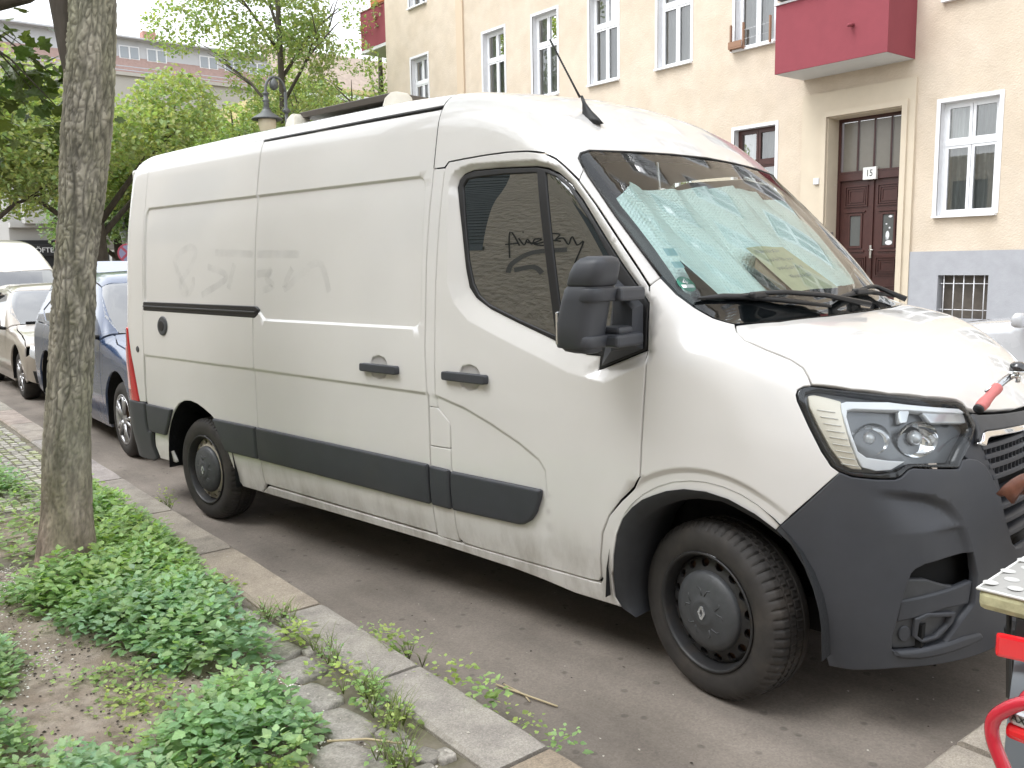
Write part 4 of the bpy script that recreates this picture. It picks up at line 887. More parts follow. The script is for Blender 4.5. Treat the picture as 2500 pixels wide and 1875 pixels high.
scribble(st, .007, lambda a, b: sgp(a, b, .008), 'handwriting', pbr('blue_ink', (.10, .13, .22), .6), sg)
mb = MB(); Q = [ws_at(.66, 1.60, -.05), ws_at(.74, 1.655, -.04), ws_at(.80, 1.50, -.04), ws_at(.72, 1.50, -.05)]; mb.quad(*Q); mb.build('card_fold', pbr('brown_card', (.30, .23, .15), .8), sg)
# green emission badge with white number field
ep = ws_at(.152, 1.548, -.003); e_y = (ws_at(.18, 1.548, -.003)-ep).normalized(); e_z = (ws_at(.152, 1.575, -.003)-ep).normalized()
gs = thing('emission_sticker', 'round green emission sticker in the lower corner of the van windscreen', 'sticker', (0, 0, 0), R(8.8793))
mb = MB(); mb.add([tuple(ep+e_y*(.036*math.cos(a))+e_z*(.036*math.sin(a))) for a in np.linspace(0, 2*math.pi, 40, False)], [tuple(range(40))]); mb.build('sticker_disc', pbr('sticker_green', (.03, .22, .15), .5), gs)
nn_ = e_y.cross(e_z).normalized(); nn_ = nn_ if nn_.x > 0 else -nn_
mb = MB(); mb.add([tuple(ep+nn_*.001+e_y*a+e_z*b) for a, b in ((-.026, -.018), (.028, -.018), (.028, -.003), (-.026, -.003))], [(0, 1, 2, 3)]); mb.build('number_field', pbr('sticker_white', (.8, .8, .8), .5), gs)
scribble([[(.006, .024), (-.010, .008), (.012, .008)], [(.005, .016), (.005, .0)]], .005, lambda a, b: ep+nn_*.0012+e_y*a+e_z*b, 'number_print', MATS['sticker_white'], gs)
mb = MB()
for y_, z_, a, b in ((.185, 1.668, .05, .036), (.175, 1.62, .045, .03)): 
    q = ws_at(y_, z_, -.004); mb.add([tuple(q+e_y*(i*a/2)+e_z*(j*b/2)) for i, j in ((-1, -1), (1, -1), (1, 1), (-1, 1))], [(0, 1, 2, 3)])
pst = tag(mb.build('parking_permit', pbr('permit_blue', (.38, .62, .66), .5)), 'pale blue paper permits stuck inside the van windscreen above the green sticker', 'sticker'); pst.rotation_euler = (0, 0, R(8.8793))
# ================================================================ the street: road, kerb, pavement, planting bed
ASPH = pbr('asphalt', (.255, .219, .186), .88, var=.16, scale=1.3, col2=(.19, .162, .135), thr=(.42, .66), bump=.35, bscale=260, dist=.004)
def finish_asphalt(m):
    nt = m.node_tree; n, l = nt.nodes, nt.links; p = n['Principled BSDF']; src = p.inputs['Base Color'].links[0].from_socket
    tc = n.new('ShaderNodeTexCoord')
    mp = n.new('ShaderNodeMapping'); mp.inputs['Scale'].default_value = (.35, 1.6, 1); mp.inputs['Rotation'].default_value = (0, 0, R(-12)); l.new(tc.outputs['Object'], mp.inputs[0])
    no = n.new('ShaderNodeTexNoise'); no.inputs['Scale'].default_value = 2.2; no.inputs['Detail'].default_value = 7; l.new(mp.outputs[0], no.inputs['Vector'])
    mr = n.new('ShaderNodeMapRange'); mr.inputs[1].default_value = .35; mr.inputs[2].default_value = .7; mr.inputs[3].default_value = .78; mr.inputs[4].default_value = 1.18; l.new(no.outputs[0], mr.inputs[0])
    mx = n.new('ShaderNodeMix'); mx.data_type = 'RGBA'; mx.blend_type = 'MULTIPLY'; mx.inputs[0].default_value = 1; l.new(src, mx.inputs[6]); l.new(mr.outputs[0], mx.inputs[7])
    vo = n.new('ShaderNodeTexVoronoi'); vo.inputs['Scale'].default_value = 140; l.new(tc.outputs['Object'], vo.inputs['Vector'])
    m2 = n.new('ShaderNodeMapRange'); m2.inputs[1].default_value = .0; m2.inputs[2].default_value = 1; m2.inputs[3].default_value = .84; m2.inputs[4].default_value = 1.14; l.new(vo.outputs['Color'], m2.inputs[0])
    m3 = n.new('ShaderNodeMix'); m3.data_type = 'RGBA'; m3.blend_type = 'MULTIPLY'; m3.inputs[0].default_value = 1; l.new(mx.outputs[2], m3.inputs[6]); l.new(m2.outputs[0], m3.inputs[7])
    v2 = n.new('ShaderNodeTexVoronoi'); v2.inputs['Scale'].default_value = 9.; l.new(tc.outputs['Object'], v2.inputs['Vector'])     # old gum and oil spots
    m4 = n.new('ShaderNodeMapRange'); m4.inputs[1].default_value = .10; m4.inputs[2].default_value = .16; m4.inputs[3].default_value = .68; m4.inputs[4].default_value = 1.0; l.new(v2.outputs['Distance'], m4.inputs[0])
    m5 = n.new('ShaderNodeMix'); m5.data_type = 'RGBA'; m5.blend_type = 'MULTIPLY'; m5.inputs[0].default_value = 1; l.new(m3.outputs[2], m5.inputs[6]); l.new(m4.outputs[0], m5.inputs[7])
    l.new(m5.outputs[2], p.inputs['Base Color'])
finish_asphalt(ASPH)
g = MB(); g.quad((-400, -400, -.03), (400, -400, -.03), (400, 400, -.03), (-400, 400, -.03)); tag(g.build('ground', pbr('far_ground', (.16, .15, .13), .95)), kind='structure')
rd = MB(); rd.grid(lambda a, b: (-60+a*110, -.62+b*11.4, 0), 40, 6); rd.quad((-60, -40, -.004), (-23, -40, -.004), (-23, 60, -.004), (-60, 60, -.004)); tag(rd.build('road', ASPH), kind='structure')
GRAN = pbr('kerb_granite', (.32, .295, .265), .8, var=.22, scale=5, bump=.5, bscale=120, dist=.004, col2=(.25, .23, .21), thr=(.45, .62), attr='tone')
def finish_granite(m, sc=230):
    nt = m.node_tree; n, l = nt.nodes, nt.links; p = n['Principled BSDF']; src = p.inputs['Base Color'].links[0].from_socket
    tc = n.new('ShaderNodeTexCoord'); vo = n.new('ShaderNodeTexVoronoi'); vo.inputs['Scale'].default_value = sc; l.new(tc.outputs['Object'], vo.inputs['Vector'])
    m2 = n.new('ShaderNodeMapRange'); m2.inputs[3].default_value = .72; m2.inputs[4].default_value = 1.22; l.new(vo.outputs['Color'], m2.inputs[0])
    mx = n.new('ShaderNodeMix'); mx.data_type = 'RGBA'; mx.blend_type = 'MULTIPLY'; mx.inputs[0].default_value = 1; l.new(src, mx.inputs[6]); l.new(m2.outputs[0], mx.inputs[7]); l.new(mx.outputs[2], p.inputs['Base Color'])
finish_granite(GRAN)
def tone(o, c):
    a = o.data.color_attributes.new('tone', 'FLOAT_COLOR', 'POINT'); k = len(o.data.vertices); a.data.foreach_set('color', list((*c, 1))*k)
kerb = tag(bpy.data.objects.new('kerb', None), kind='structure'); COL.objects.link(kerb)
def kerb_stone(x0, x1, y0, y1, c, top=.12, jit=.006, along=0):
    """worn granite kerb stone with slightly wandering edges"""
    n = max(4, int((x1-x0)/.07)); V = []; F = []; m = 5
    for i in range(n+1):
        x = x0+(x1-x0)*i/n; dy = mnoise.noise((x*3.1, y0, 1))*jit; e = .012 if 0 < i < n else .010
        ex = .004*((i == 0)-(i == n))
        row = [(x+ex, y0+dy, -.1), (x+ex, y0+dy, top-.014), (x+ex*2, y0+dy+.014, top), (x+ex*2, y1+dy-.018, top), (x+ex, y1+dy, top-.018), (x+ex, y1+dy+.008, -.1)]
        row = [(a, b, c_ + (.004*mnoise.noise((a*4, b*6, 3)) if k in (2, 3) and 0 < i < n else (-.006 if k in (2, 3) else 0))) for k, (a, b, c_) in enumerate(row)]
        V += [(b, a, c_) if along else (a, b, c_) for a, b, c_ in row]
    for i in range(n):
        for k in range(5): F.append((i*6+k, i*6+k+1, i*6+7+k, i*6+6+k))
    F += [tuple(range(6)), tuple(n*6+k for k in range(6))[::-1]]
    mb = MB(); mb.add(V, F); o = mb.build('kerb_stone', GRAN, kerb, auto=35); tone(o, c); return o
joints = [.83, .02, -.735, -1.555, -2.62, -3.62, -4.75, -5.75, -6.85, -7.95, -9.04, -10.1, -11.2, -12.2, -13.3, -14.4, -15.5, -17, -19, -21, -23.4]
KT = [(1.14, 1.0, .82), (1.12, 1.11, 1.08), (1.12, 1.11, 1.08), (1.18, 1.08, .95), (1.15, 1.09, 1.0), (1.13, 1.09, 1.03)]
for i, (a, b) in enumerate(zip(joints[:-1], joints[1:])):
    kerb_stone(b+.0018, a-.0018, -.965, -.73, KT[i] if i < len(KT) else tuple(v*rng.uniform(1.06, 1.2) for v in (1, .98, .95)))
for y0, y1 in ((-.73, .25), (.26, 1.2), (1.21, 2.1)):
    kerb_stone(y0+.004, y1-.004, .835, 1.06, (1.15, 1.10, 1.02), along=1)
PAVE = pbr('pavement_mortar', (.20, .175, .14), .95, var=.25, scale=6, col2=(.13, .12, .07), thr=(.45, .65), bump=.5, bscale=60, dist=.01)
pv = MB(); pv.grid(lambda a, b: (-60+a*61, -5.2+b*4.235, .095), 30, 4); pv.quad((1.06, -5.2, .1), (40, -5.2, .1), (40, 2.1, .1), (1.06, 2.1, .1)); pv.quad((1.0, -.965, .099), (1.06, -.965, .099), (1.06, -5.2, .099), (1.0, -5.2, .099))
pavement = tag(pv.build('pavement', PAVE), kind='structure')
fpv = MB(); fpv.box((-4, 12.2, .06), (44, 5.6, .12)); tag(fpv.build('pavement', pbr('far_pavement', (.30, .29, .27), .9, var=.2, scale=2)), kind='structure')
# pale paving slabs on the build-out that carries the bicycles
SLAB = pbr('pale_slab', (.46, .43, .38), .88, var=.2, scale=4, col2=(.36, .33, .29), thr=(.45, .65), bump=.3, bscale=120, dist=.003)
for i in range(6):
    for j in range(8):
        x = 1.065+i*.50+.25; y = -2.2+j*.50+.25
        mb = MB(); mb.box((x, y, .108), (.492, .492, .03), .004); o = mb.build('paving_slab', SLAB, pavement)
# mosaic stones: the small square setts left of the tree (past counting: one part)
MOS = pbr('mosaic_stone', (.36, .34, .31), .85, var=.3, scale=9, bump=.3, bscale=90, dist=.004, attr='tone')
mb = MB(); mtone = []
for x in np.arange(-9.2, -4.35, .062):
    for y in np.arange(-2.9, -.99, .062):
        if mnoise.noise((x*1.3, y*1.3, 7)) > .38 and x > -7: continue
        cx_, cy_ = x+rng.uniform(-.006, .006), y+rng.uniform(-.006, .006); s = rng.uniform(.022, .027); h = .104+rng.uniform(-.003, .004); a = rng.uniform(-.25, .25); ca, sa = math.cos(a), math.sin(a)
        base = [(-s, -s), (s, -s), (s, s), (-s, s)]
        V = [(cx_+ca*u*1.12-sa*v*1.12, cy_+sa*u*1.12+ca*v*1.12, .08) for u, v in base]+[(cx_+ca*u-sa*v, cy_+sa*u+ca*v, h) for u, v in base]
        mb.add(V, [(4, 5, 6, 7), (0, 1, 5, 4), (1, 2, 6, 5), (2, 3, 7, 6), (3, 0, 4, 7)]); t = rng.uniform(.75, 1.35); gr = rng.random() < .3; mtone += [(t*(.85 if gr else 1), t*(.95 if gr else 1), t*(.6 if gr else .95))]*8
o = mb.build('mosaic_stones', MOS, pavement); o['kind'] = 'stuff'; a = o.data.color_attributes.new('tone', 'FLOAT_COLOR', 'POINT'); a.data.foreach_set('color', [q for t in mtone for q in (*t, 1)])
# rough paving stones set between the kerb and the bed
STONE = pbr('rough_stone', (.36, .34, .315), .85, var=.28, scale=8, col2=(.26, .245, .22), thr=(.42, .62), bump=.6, bscale=70, dist=.006, attr='tone'); finish_granite(STONE, 160)
def rough_stone(x, y, sx, sy, rot, seed, top=.114):
    n = 12; V = []; F = []; rr = random.Random(seed)
    for lv, (sc, z) in enumerate(((1.05, .06), (1.02, top-.010), (.985, top-.002), (.80, top), (.0, top+.001))):
        for k in range(n):
            a = 2*math.pi*k/n; ca, sa = math.cos(a), math.sin(a); u = math.copysign(abs(ca)**.42, ca)*sx/2; v = math.copysign(abs(sa)**.42, sa)*sy/2
            w = 1+.14*mnoise.noise((math.cos(a)*1.7+seed, math.sin(a)*1.7, seed*.37)); u *= sc*w; v *= sc*w
            V.append((x+u*math.cos(rot)-v*math.sin(rot), y+u*math.sin(rot)+v*math.cos(rot), z+(.005*mnoise.noise((u*14+seed, v*14, 0)) if lv > 1 else 0)))
    for lv in range(4):
        for k in range(n): F.append((lv*n+k, lv*n+(k+1) % n, (lv+1)*n+(k+1) % n, (lv+1)*n+k))
    mb = MB(); mb.add(V, F, True); o = mb.build('paving_stone', STONE, pavement); t = rr.uniform(.85, 1.15); tone(o, (t*1.02, t, t*.96)); return o
for i, (x, y, sx, sy, r_) in enumerate([(-2.52, -1.05, .16, .11, .1), (-2.30, -1.04, .15, .10, 0), (-2.08, -1.06, .20, .12, .05), (-1.88, -1.06, .17, .13, -.1), (-1.66, -1.08, .20, .15, .1), (-1.44, -1.07, .16, .15, 0), (-1.24, -1.10, .18, .16, .2),
        (-1.02, -1.10, .19, .16, .1), (-.78, -1.16, .21, .15, .15), (-.54, -1.17, .23, .15, .1), (-.33, -1.26, .25, .16, .2), (-.38, -1.08, .10, .08, .1), (-.28, -1.09, .09, .07, 0), (-.20, -1.06, .08, .07, .3), (-.10, -1.12, .12, .09, 0), (-.12, -1.26, .15, .13, .4), (-.02, -1.40, .2, .16, .1), (.08, -1.20, .16, .14, .2),
        (-.62, -1.02, .10, .06, .2), (-.17, -1.015, .07, .06, 0), (.2, -1.05, .2, .12, 0), (.3, -1.3, .22, .2, .1), (-2.75, -1.04, .14, .10, 0), (-1.15, -1.0, .08, .05, 0), (.05, -1.03, .1, .08, 0)]):
    rough_stone(x, y, sx, sy, r_, i+1)
# planting bed
SOIL = pbr('bed_soil', (.37, .31, .255), .95, var=.3, scale=7, col2=(.25, .20, .155), thr=(.42, .62), bump=.8, bscale=90, dist=.012)
def soil_z(x, y): return .108+.022*mnoise.noise((x*1.1, y*1.1, 5))+.010*mnoise.noise((x*6, y*6, 2))+.004*mnoise.noise((x*25, y*25, 9))
bx0, bx1, by0, by1 = -4.30, .35, -4.2, -1.0
def bed_pt(a, b):
    x = bx0+(bx1-bx0)*a; yt = float(np.interp(x, [-4.3, -2.6, -1.6, -.8, -.4, .35], [-.985, -.985, -1.03, -1.14, -1.30, -1.35])); y = by0+(yt-by0)*b
    e = min(1, a/.05, (1-a)/.05, (1-b)/.03+.3); return (x, y, .085+(soil_z(x, y)-.085)*max(0, e))
bed = MB(); bed.grid(bed_pt, 260, 190); tag(bed.build('planting_bed', SOIL), kind='structure')
# fallen petals and crumbs on the soil
def scatter_flat(name, pts, size, mat, label=None, tint=None):
    V = np.zeros((len(pts)*4, 3)); 
    for i, (x, y, z) in enumerate(pts):
        a = rng.uniform(0, 6.28); s = size*rng.uniform(.5, 1.3); t = rng.uniform(-.5, .5)*s; ca, sa = math.cos(a)*s, math.sin(a)*s
        V[4*i:4*i+4] = [(x-ca*.6, y-sa*.6, z+.002), (x+sa*.4, y-ca*.4, z+.003+t*.3), (x+ca*.6, y+sa*.6, z+.002), (x-sa*.4, y+ca*.4, z+.004)]
    F = [(4*i, 4*i+1, 4*i+2, 4*i+3) for i in range(len(pts))]
    return link(name, mesh(name, V, F), mat)
pts = []
while len(pts) < 9500:
    x, y = rng.uniform(-3.2, .2), rng.uniform(-2.7, -1.15); d = mnoise.noise((x*1.4, y*1.4, 11))
    if rng.random() < .35+d: pts.append((x, y, soil_z(x, y)))
tag(scatter_flat('petals', pts, .0098, pbr('petal_white', (.80, .77, .72), .7)), kind='stuff')
pts = [(rng.uniform(-6, 1.0), rng.uniform(-.7, 2.0)**1, .001) for _ in range(160)]
pts += [(x, y, .122) for x, y in [(rng.uniform(-3, .3), rng.uniform(-1.2, -.75)) for _ in range(60)]]
tag(scatter_flat('litter_specks', pts, .010, pbr('speck', (.5, .46, .40), .8)), kind='stuff')
pts = [(rng.uniform(-6, 1.2), rng.uniform(-.7, 2.4), .001) for _ in range(170)]
pts += [(x, y, soil_z(x, y)) for x, y in [(rng.uniform(-3.2, .2), rng.uniform(-2.7, -1.15)) for _ in range(2600)]]
tag(scatter_flat('dark_crumbs', pts, .012, pbr('dark_speck', (.045, .035, .028), .9)), kind='stuff')
def stalk(P, r, label):
    mb = MB(); mb.tube(P, r, 5); return tag(mb.build('straw', pbr('dry_straw', (.52, .43, .27), .8)), label, 'straw')
stalk([(-.58, -.49, .012), (-.44, -.46, .014), (-.30, -.42, .010)], .004, 'longest dry straw stalk lying on the asphalt beside the kerb')
stalk([(-.57, -.46, .008), (-.45, -.455, .009), (-.40, -.47, .006)], .003, 'short dry straw stalk under the longer one on the asphalt')
stalk([(-.44, -1.28, .135), (-.36, -1.18, .14), (-.28, -1.10, .13)], .004, 'pale dry stalk lying across the rough paving stones')
# ================================================================ weeds
def leaf_mat(name, col, col2, trans=.30, rough=.5):
    m = pbr(name, col, rough, var=.18, scale=9, col2=col2, thr=(.4, .6), attr='tone'); nt = m.node_tree; n, l = nt.nodes, nt.links; p = n['Principled BSDF']
    src = p.inputs['Base Color'].links[0].from_socket; tr = n.new('ShaderNodeBsdfTranslucent'); mx = n.new('ShaderNodeMixShader'); mx.inputs[0].default_value = trans
    mu = n.new('ShaderNodeMix'); mu.data_type = 'RGBA'; mu.blend_type = 'MULTIPLY'; mu.inputs[0].default_value = 1; mu.inputs[7].default_value = (1.5, 1.6, .7, 1); l.new(src, mu.inputs[6]); l.new(mu.outputs[2], tr.inputs[0])
    o = n['Material Output']; l.new(p.outputs[0], mx.inputs[1]); l.new(tr.outputs[0], mx.inputs[2]); l.new(mx.outputs[0], o.inputs[0]); return m
# toothed diamond leaf, folded along the midrib: x along, y across, z up
LT = np.array([(0, 0, 0), (.16, .13, .03), (.30, .34, .05), (.42, .30, .05), (.52, .36, .03), (.66, .22, .0), (.78, .20, -.04), (1, 0, -.12),
               (.78, -.20, -.04), (.66, -.22, .0), (.52, -.36, .03), (.42, -.30, .05), (.30, -.34, .05), (.16, -.13, .03), (.34, 0, -.02), (.62, 0, -.05)], float)
LFc = [(0, 1, 2, 14), (14, 2, 3, 4), (14, 4, 5, 15), (15, 5, 6, 7), (15, 7, 8, 9), (14, 15, 9, 10), (14, 10, 11, 12), (0, 14, 12, 13)]
def place_leaves(pos, az, pitch, roll, size, tones, T=LT, Fc=LFc):
    n = len(pos); ca, sa = np.cos(az), np.sin(az); cp, sp = np.cos(pitch), np.sin(pitch); cr, sr = np.cos(roll), np.sin(roll)
    X = np.stack([ca*cp, sa*cp, sp], 1); Y0 = np.stack([-sa, ca, 0*ca], 1); Z0 = np.cross(X, Y0); Y = Y0*cr[:, None]+Z0*sr[:, None]; Z = np.cross(X, Y)
    V = pos[:, None]+size[:, None, None]*(T[None, :, :1]*X[:, None]+T[None, :, 1:2]*Y[:, None]+T[None, :, 2:]*Z[:, None])
    m = len(T); F = [tuple(m*i+k for k in f) for i in range(n) for f in Fc]
    return V.reshape(-1, 3), F, np.repeat(tones, m, 0)
def leaf_object(name, V, F, tones, mat, parent=None, stems=None):
    me = mesh(name, V, F); a = me.color_attributes.new('tone', 'FLOAT_COLOR', 'POINT'); a.data.foreach_set('color', np.concatenate([tones, np.ones((len(tones), 1))], 1).ravel())
    return link(name, me, mat, parent)
def plants(pts, hgt, n_leaf, lsize, tone_c, seed, spread=1.0):
    """goosefoot-like weeds: leaves in turning pairs up a short stem, smaller and paler at the tip"""
    r = np.random.default_rng(seed); P = []; AZ = []; PI_ = []; RO = []; S = []; TN = []
    for (x, y, z, k) in pts:
        h = hgt*k*r.uniform(.7, 1.25); lean = r.normal(0, .10, 2); t_pl = r.uniform(.82, 1.2)*np.array([r.uniform(.9, 1.1), 1, r.uniform(.85, 1.12)]); a0 = r.uniform(0, 6.28); nl = max(6, int(n_leaf*r.uniform(.7, 1.2)))
        for i in range(nl):
            u = (i+.5)/nl; zz = h*(.18+.82*u**.8); a = a0+i*2.4+r.normal(0, .3); sz = lsize*k**.5*(1.1-.62*u)*r.uniform(.8, 1.25); off = (.012+.035*(1-u))*spread*k**.5
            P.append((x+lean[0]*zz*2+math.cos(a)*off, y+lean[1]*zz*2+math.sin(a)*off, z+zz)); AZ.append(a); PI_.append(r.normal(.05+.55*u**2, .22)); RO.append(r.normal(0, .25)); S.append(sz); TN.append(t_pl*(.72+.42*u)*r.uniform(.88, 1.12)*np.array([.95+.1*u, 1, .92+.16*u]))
    return place_leaves(np.array(P), np.array(AZ), np.array(PI_), np.array(RO), np.array(S), np.array(TN)*np.array(tone_c))
def fill(poly, step, seed, thin=0., edge=.10):
    r = np.random.default_rng(seed); P = np.array(poly); lo, hi = P.min(0), P.max(0); out = []
    for x in np.arange(lo[0], hi[0], step):
        for y in np.arange(lo[1], hi[1], step):
            xx, yy = x+r.uniform(-.5, .5)*step, y+r.uniform(-.5, .5)*step; d = float(polysd(np.array([xx]), np.array([yy]), P)[0])
            if d < .02 and r.random() > thin+.35*max(0, mnoise.noise((xx*5, yy*5, seed))): out.append((xx, yy, soil_z(xx, yy), float(np.clip(.55-d/edge*.45, .45, 1.0))))
    return out
WEED = leaf_mat('weed_leaf', (.320, .455, .205), (.275, .42, .225), .34)
GRN = (1.05, 1.05, .80); BLU = (.96, 1.0, 1.10); YEL = (1.32, 1.15, .72)
def patch(poly, step, hgt, nl, ls, tc, seed, thin=0., name='weed_patch', edge=.10):
    V, F, T = plants(fill(poly, step, seed, thin, edge), hgt, nl, ls, tc, seed); return tag(leaf_object(name, V, F, T, WEED), kind='stuff')
patch([(-4.35, -1.02), (-3.6, -.98), (-2.97, -.99), (-2.6, -1.0), (-2.2, -1.12), (-2.2, -1.40), (-2.6, -1.55), (-2.75, -1.42), (-3.2, -1.30), (-4.3, -1.22)], .064, .18, 16, .068, GRN, 1)
patch([(-2.75, -1.60), (-2.55, -1.30), (-2.25, -1.05), (-1.95, -1.07), (-1.72, -1.12), (-1.75, -1.35), (-1.98, -1.62), (-2.35, -1.80), (-2.62, -1.82)], .062, .17, 16, .066, (1.02, 1.05, .92), 2)
patch([(-1.95, -1.14), (-1.62, -1.13), (-1.45, -1.16), (-1.22, -1.17), (-1.10, -1.22), (-1.08, -1.34), (-1.30, -1.50), (-1.62, -1.58), (-1.86, -1.66), (-2.05, -1.72), (-2.1, -1.4)], .060, .17, 17, .064, BLU, 3)
patch([(-.88, -1.58), (-1.0, -1.42), (-.92, -1.26), (-.70, -1.26), (-.52, -1.30), (-.42, -1.42), (-.46, -1.60), (-.60, -1.76), (-.72, -1.76)], .056, .16, 17, .060, (1.0, 1.04, 1.05), 4)
patch([(-2.3, -2.02), (-1.95, -1.96), (-1.76, -1.96), (-1.52, -2.02), (-1.36, -2.10), (-1.10, -2.04), (-.94, -2.06), (-1.0, -2.35), (-1.8, -2.6), (-2.4, -2.4)], .056, .16, 17, .056, (.98, 1.03, 1.02), 5)
patch([(-.92, -2.0), (-.72, -1.84), (-.50, -1.70), (-.36, -1.72), (-.40, -1.95), (-.7, -2.15)], .052, .15, 17, .052, BLU, 6)
patch([(-1.45, -1.76), (-1.12, -1.74), (-1.02, -1.56), (-1.22, -1.50), (-1.42, -1.58)], .07, .07, 11, .038, (1.15, 1.1, .85), 7, .10)
patch([(-1.05, -1.86), (-.85, -1.70), (-.88, -1.52), (-1.10, -1.48), (-1.30, -1.68)], .08, .05, 10, .032, YEL, 8, .2)
patch([(-.55, -1.62), (-.38, -1.44), (-.30, -1.50), (-.34, -1.68), (-.48, -1.74)], .06, .10, 14, .034, YEL, 9, .1)
patch([(-5.6, -1.55), (-5.0, -1.36), (-4.5, -1.20), (-3.7, -1.36), (-3.05, -1.62), (-3.15, -1.95), (-4.2, -2.25), (-5.4, -2.0)], .11, .09, 11, .050, (1.10, 1.05, .82), 10, .12)
patch([(-5.9, -1.5), (-5.1, -1.36), (-4.75, -1.30), (-4.7, -1.52), (-5.3, -1.75)], .075, .16, 15, .060, (.95, 1.0, .92), 11, .05)
patch([(-3.3, -1.9), (-2.2, -1.75), (-1.5, -1.65), (-.6, -1.65), (-.5, -2.1), (-1.6, -2.2), (-3.0, -2.4)], .10, .04, 8, .028, (1.18, 1.1, .85), 12, .40)
# countable weed tufts: along the kerb joint and in the gutter
def tuft(pts, hgt, nl, ls, tc, seed, label, grp=None, kind='w'):
    V, F, T = plants(pts, hgt, nl, ls, tc, seed)
    o = leaf_object('weed_tuft', V, F, T, WEED); tag(o, label, 'weed', grp); 
    if kind == 'g':
        mb = MB()
        for x, y, z, k in pts:
            for _ in range(7):
                a = rng.uniform(0, 6.28); h = rng.uniform(.05, .12); mb.tube([(x, y, z), (x+.3*h*math.cos(a), y+.3*h*math.sin(a), z+h*.7), (x+.6*h*math.cos(a), y+.6*h*math.sin(a), z+h)], [.0015, .001, .0003], 4)
        mb.build('grass_blade', pbr('grass_blade', (.22, .28, .08), .6), o)
    return o
def pts_round(x, y, n, r, z): return [(x+rng.gauss(0, r), y+rng.gauss(0, r*.6), z, rng.uniform(.7, 1.1)) for _ in range(n)]
for i, (x, y, n_, r_, h, ls, lab, kd) in enumerate([
    (-1.52, -.985, 9, .07, .08, .030, 'leafy weed tuft at the joint behind the orange-tinted kerb stone', 'g'), (-1.26, -1.0, 7, .05, .08, .036, 'round-leaved weed between kerb and the blue-green weed patch', 'w'),
    (-1.02, -.985, 6, .05, .06, .026, 'low creeping weed in the kerb joint beside the third kerb stone', 'g'), (-.86, -1.0, 8, .05, .06, .030, 'sprawling weed at the kerb joint above the rough paving stones', 'w'),
    (-.60, -1.03, 12, .06, .08, .032, 'bushy weed growing between the kerb and the rough paving stones', 'g'), (-.42, -1.03, 9, .05, .06, .028, 'bright green weed clump beside the lowest grey kerb stone', 'g'),
    (-.22, -1.17, 8, .05, .05, .026, 'small yellow-green weed among the broken paving stones', 'g'), (-2.05, -1.0, 6, .06, .05, .030, 'thin weed strip along the back of the orange-tinted kerb stone', 'w')]):
    tuft(pts_round(x, y, n_, r_, .112), h, 9, ls, YEL if i % 2 else GRN, 40+i, lab, kind=kd)
for i, (x, n_, h, ls, lab, kd) in enumerate([
    (-1.20, 4, .05, .026, 'smallest weed in the gutter at the far end of the kerb row', 'w'), (-1.02, 6, .09, .038, 'broad-leaved weed in the gutter beside the kerb, farthest big one', 'w'), (-.88, 4, .07, .028, 'gutter weed with tall thin grass stems beside the kerb', 'g'),
    (-.60, 7, .07, .032, 'gutter weed next to the dry straw on the asphalt', 'w'), (-.36, 8, .10, .036, 'largest gutter weed between kerb and asphalt', 'w'), (-.16, 5, .05, .026, 'low gutter weed near the front end of the grey kerb stone', 'w'), (-.01, 5, .06, .030, 'weed at the joint of grey and orange kerb stones', 'w'), (-3.9, 4, .12, .03, 'lone weed in the gutter behind the rear wheel of the van', 'g')]):
    tuft(pts_round(x, -.695, n_, .045, .045), h+.05, 9, ls, YEL if i % 2 else GRN, 60+i, lab, kind=kd)
# ================================================================ trees
def bark_tube(path, radii, nv, nu, amp, seed, flare=0.):
    """trunk with fissured bark relief; path points, radii along it"""
    P = np.array(path); s = np.linspace(0, 1, len(P)); V = []; hts = []
    for i in range(nv+1):
        t = i/nv; c = np.array([np.interp(t, s, P[:, k]) for k in range(3)]); r = float(np.interp(t, s, radii))
        for k in range(nu):
            a = 2*math.pi*k/nu; ca, sa = math.cos(a), math.sin(a); q = (ca*r*16+seed, sa*r*16, c[2]*4.2)
            wq = mnoise.noise((ca*2, sa*2, c[2]*2.3+seed))*.9; q = (ca*r*34+wq+seed, sa*r*34+wq, c[2]*17.0+1.2*mnoise.noise((ca*5, sa*5, c[2]*4)))
            X_, Y_ = ca*r, sa*r; old = .35+.65*min(1, max(0, (c[2]-.35)/.9))
            n1 = abs(mnoise.noise((X_*26+wq*.6+seed, Y_*26, c[2]*4.2))); n2 = abs(mnoise.noise((X_*44, Y_*44+wq, c[2]*15+seed))); n3 = abs(mnoise.noise((X_*20+7, Y_*20, c[2]*22)))
            crack = min(1., n1*4.2, .12+n2*4.0, .30+n3*4.5); pl = .6*mnoise.noise((X_*75, Y_*75+seed, c[2]*34))+.5*mnoise.noise((X_*150, Y_*150, c[2]*80)); big = mnoise.noise((X_*9+seed, Y_*9, c[2]*2.0))
            d = amp*old*(crack-.75)*1.1+amp*.40*pl+amp*.5*big
            rr = r*(1+.05*mnoise.noise((ca*1.2, sa*1.2, c[2]*.9+seed)))+d+(flare*max(0, 1-t*14)**2 if flare else 0); d = amp*((crack-.55)*1.6*old+.85*pl+.55*big+.25*(1-old))
            V.append((c[0]+ca*rr, c[1]+sa*rr, c[2])); hts.append(d/amp)
    F = [(i*nu+k, i*nu+(k+1) % nu, (i+1)*nu+(k+1) % nu, (i+1)*nu+k) for i in range(nv) for k in range(nu)]
    return V, F, hts
BARK = pbr('bark', (.325, .30, .245), .9, var=.25, scale=14, col2=(.235, .22, .165), thr=(.40, .62), bump=.7, bscale=70, dist=.008, stretch=(1, 1, .3), attr='tone')
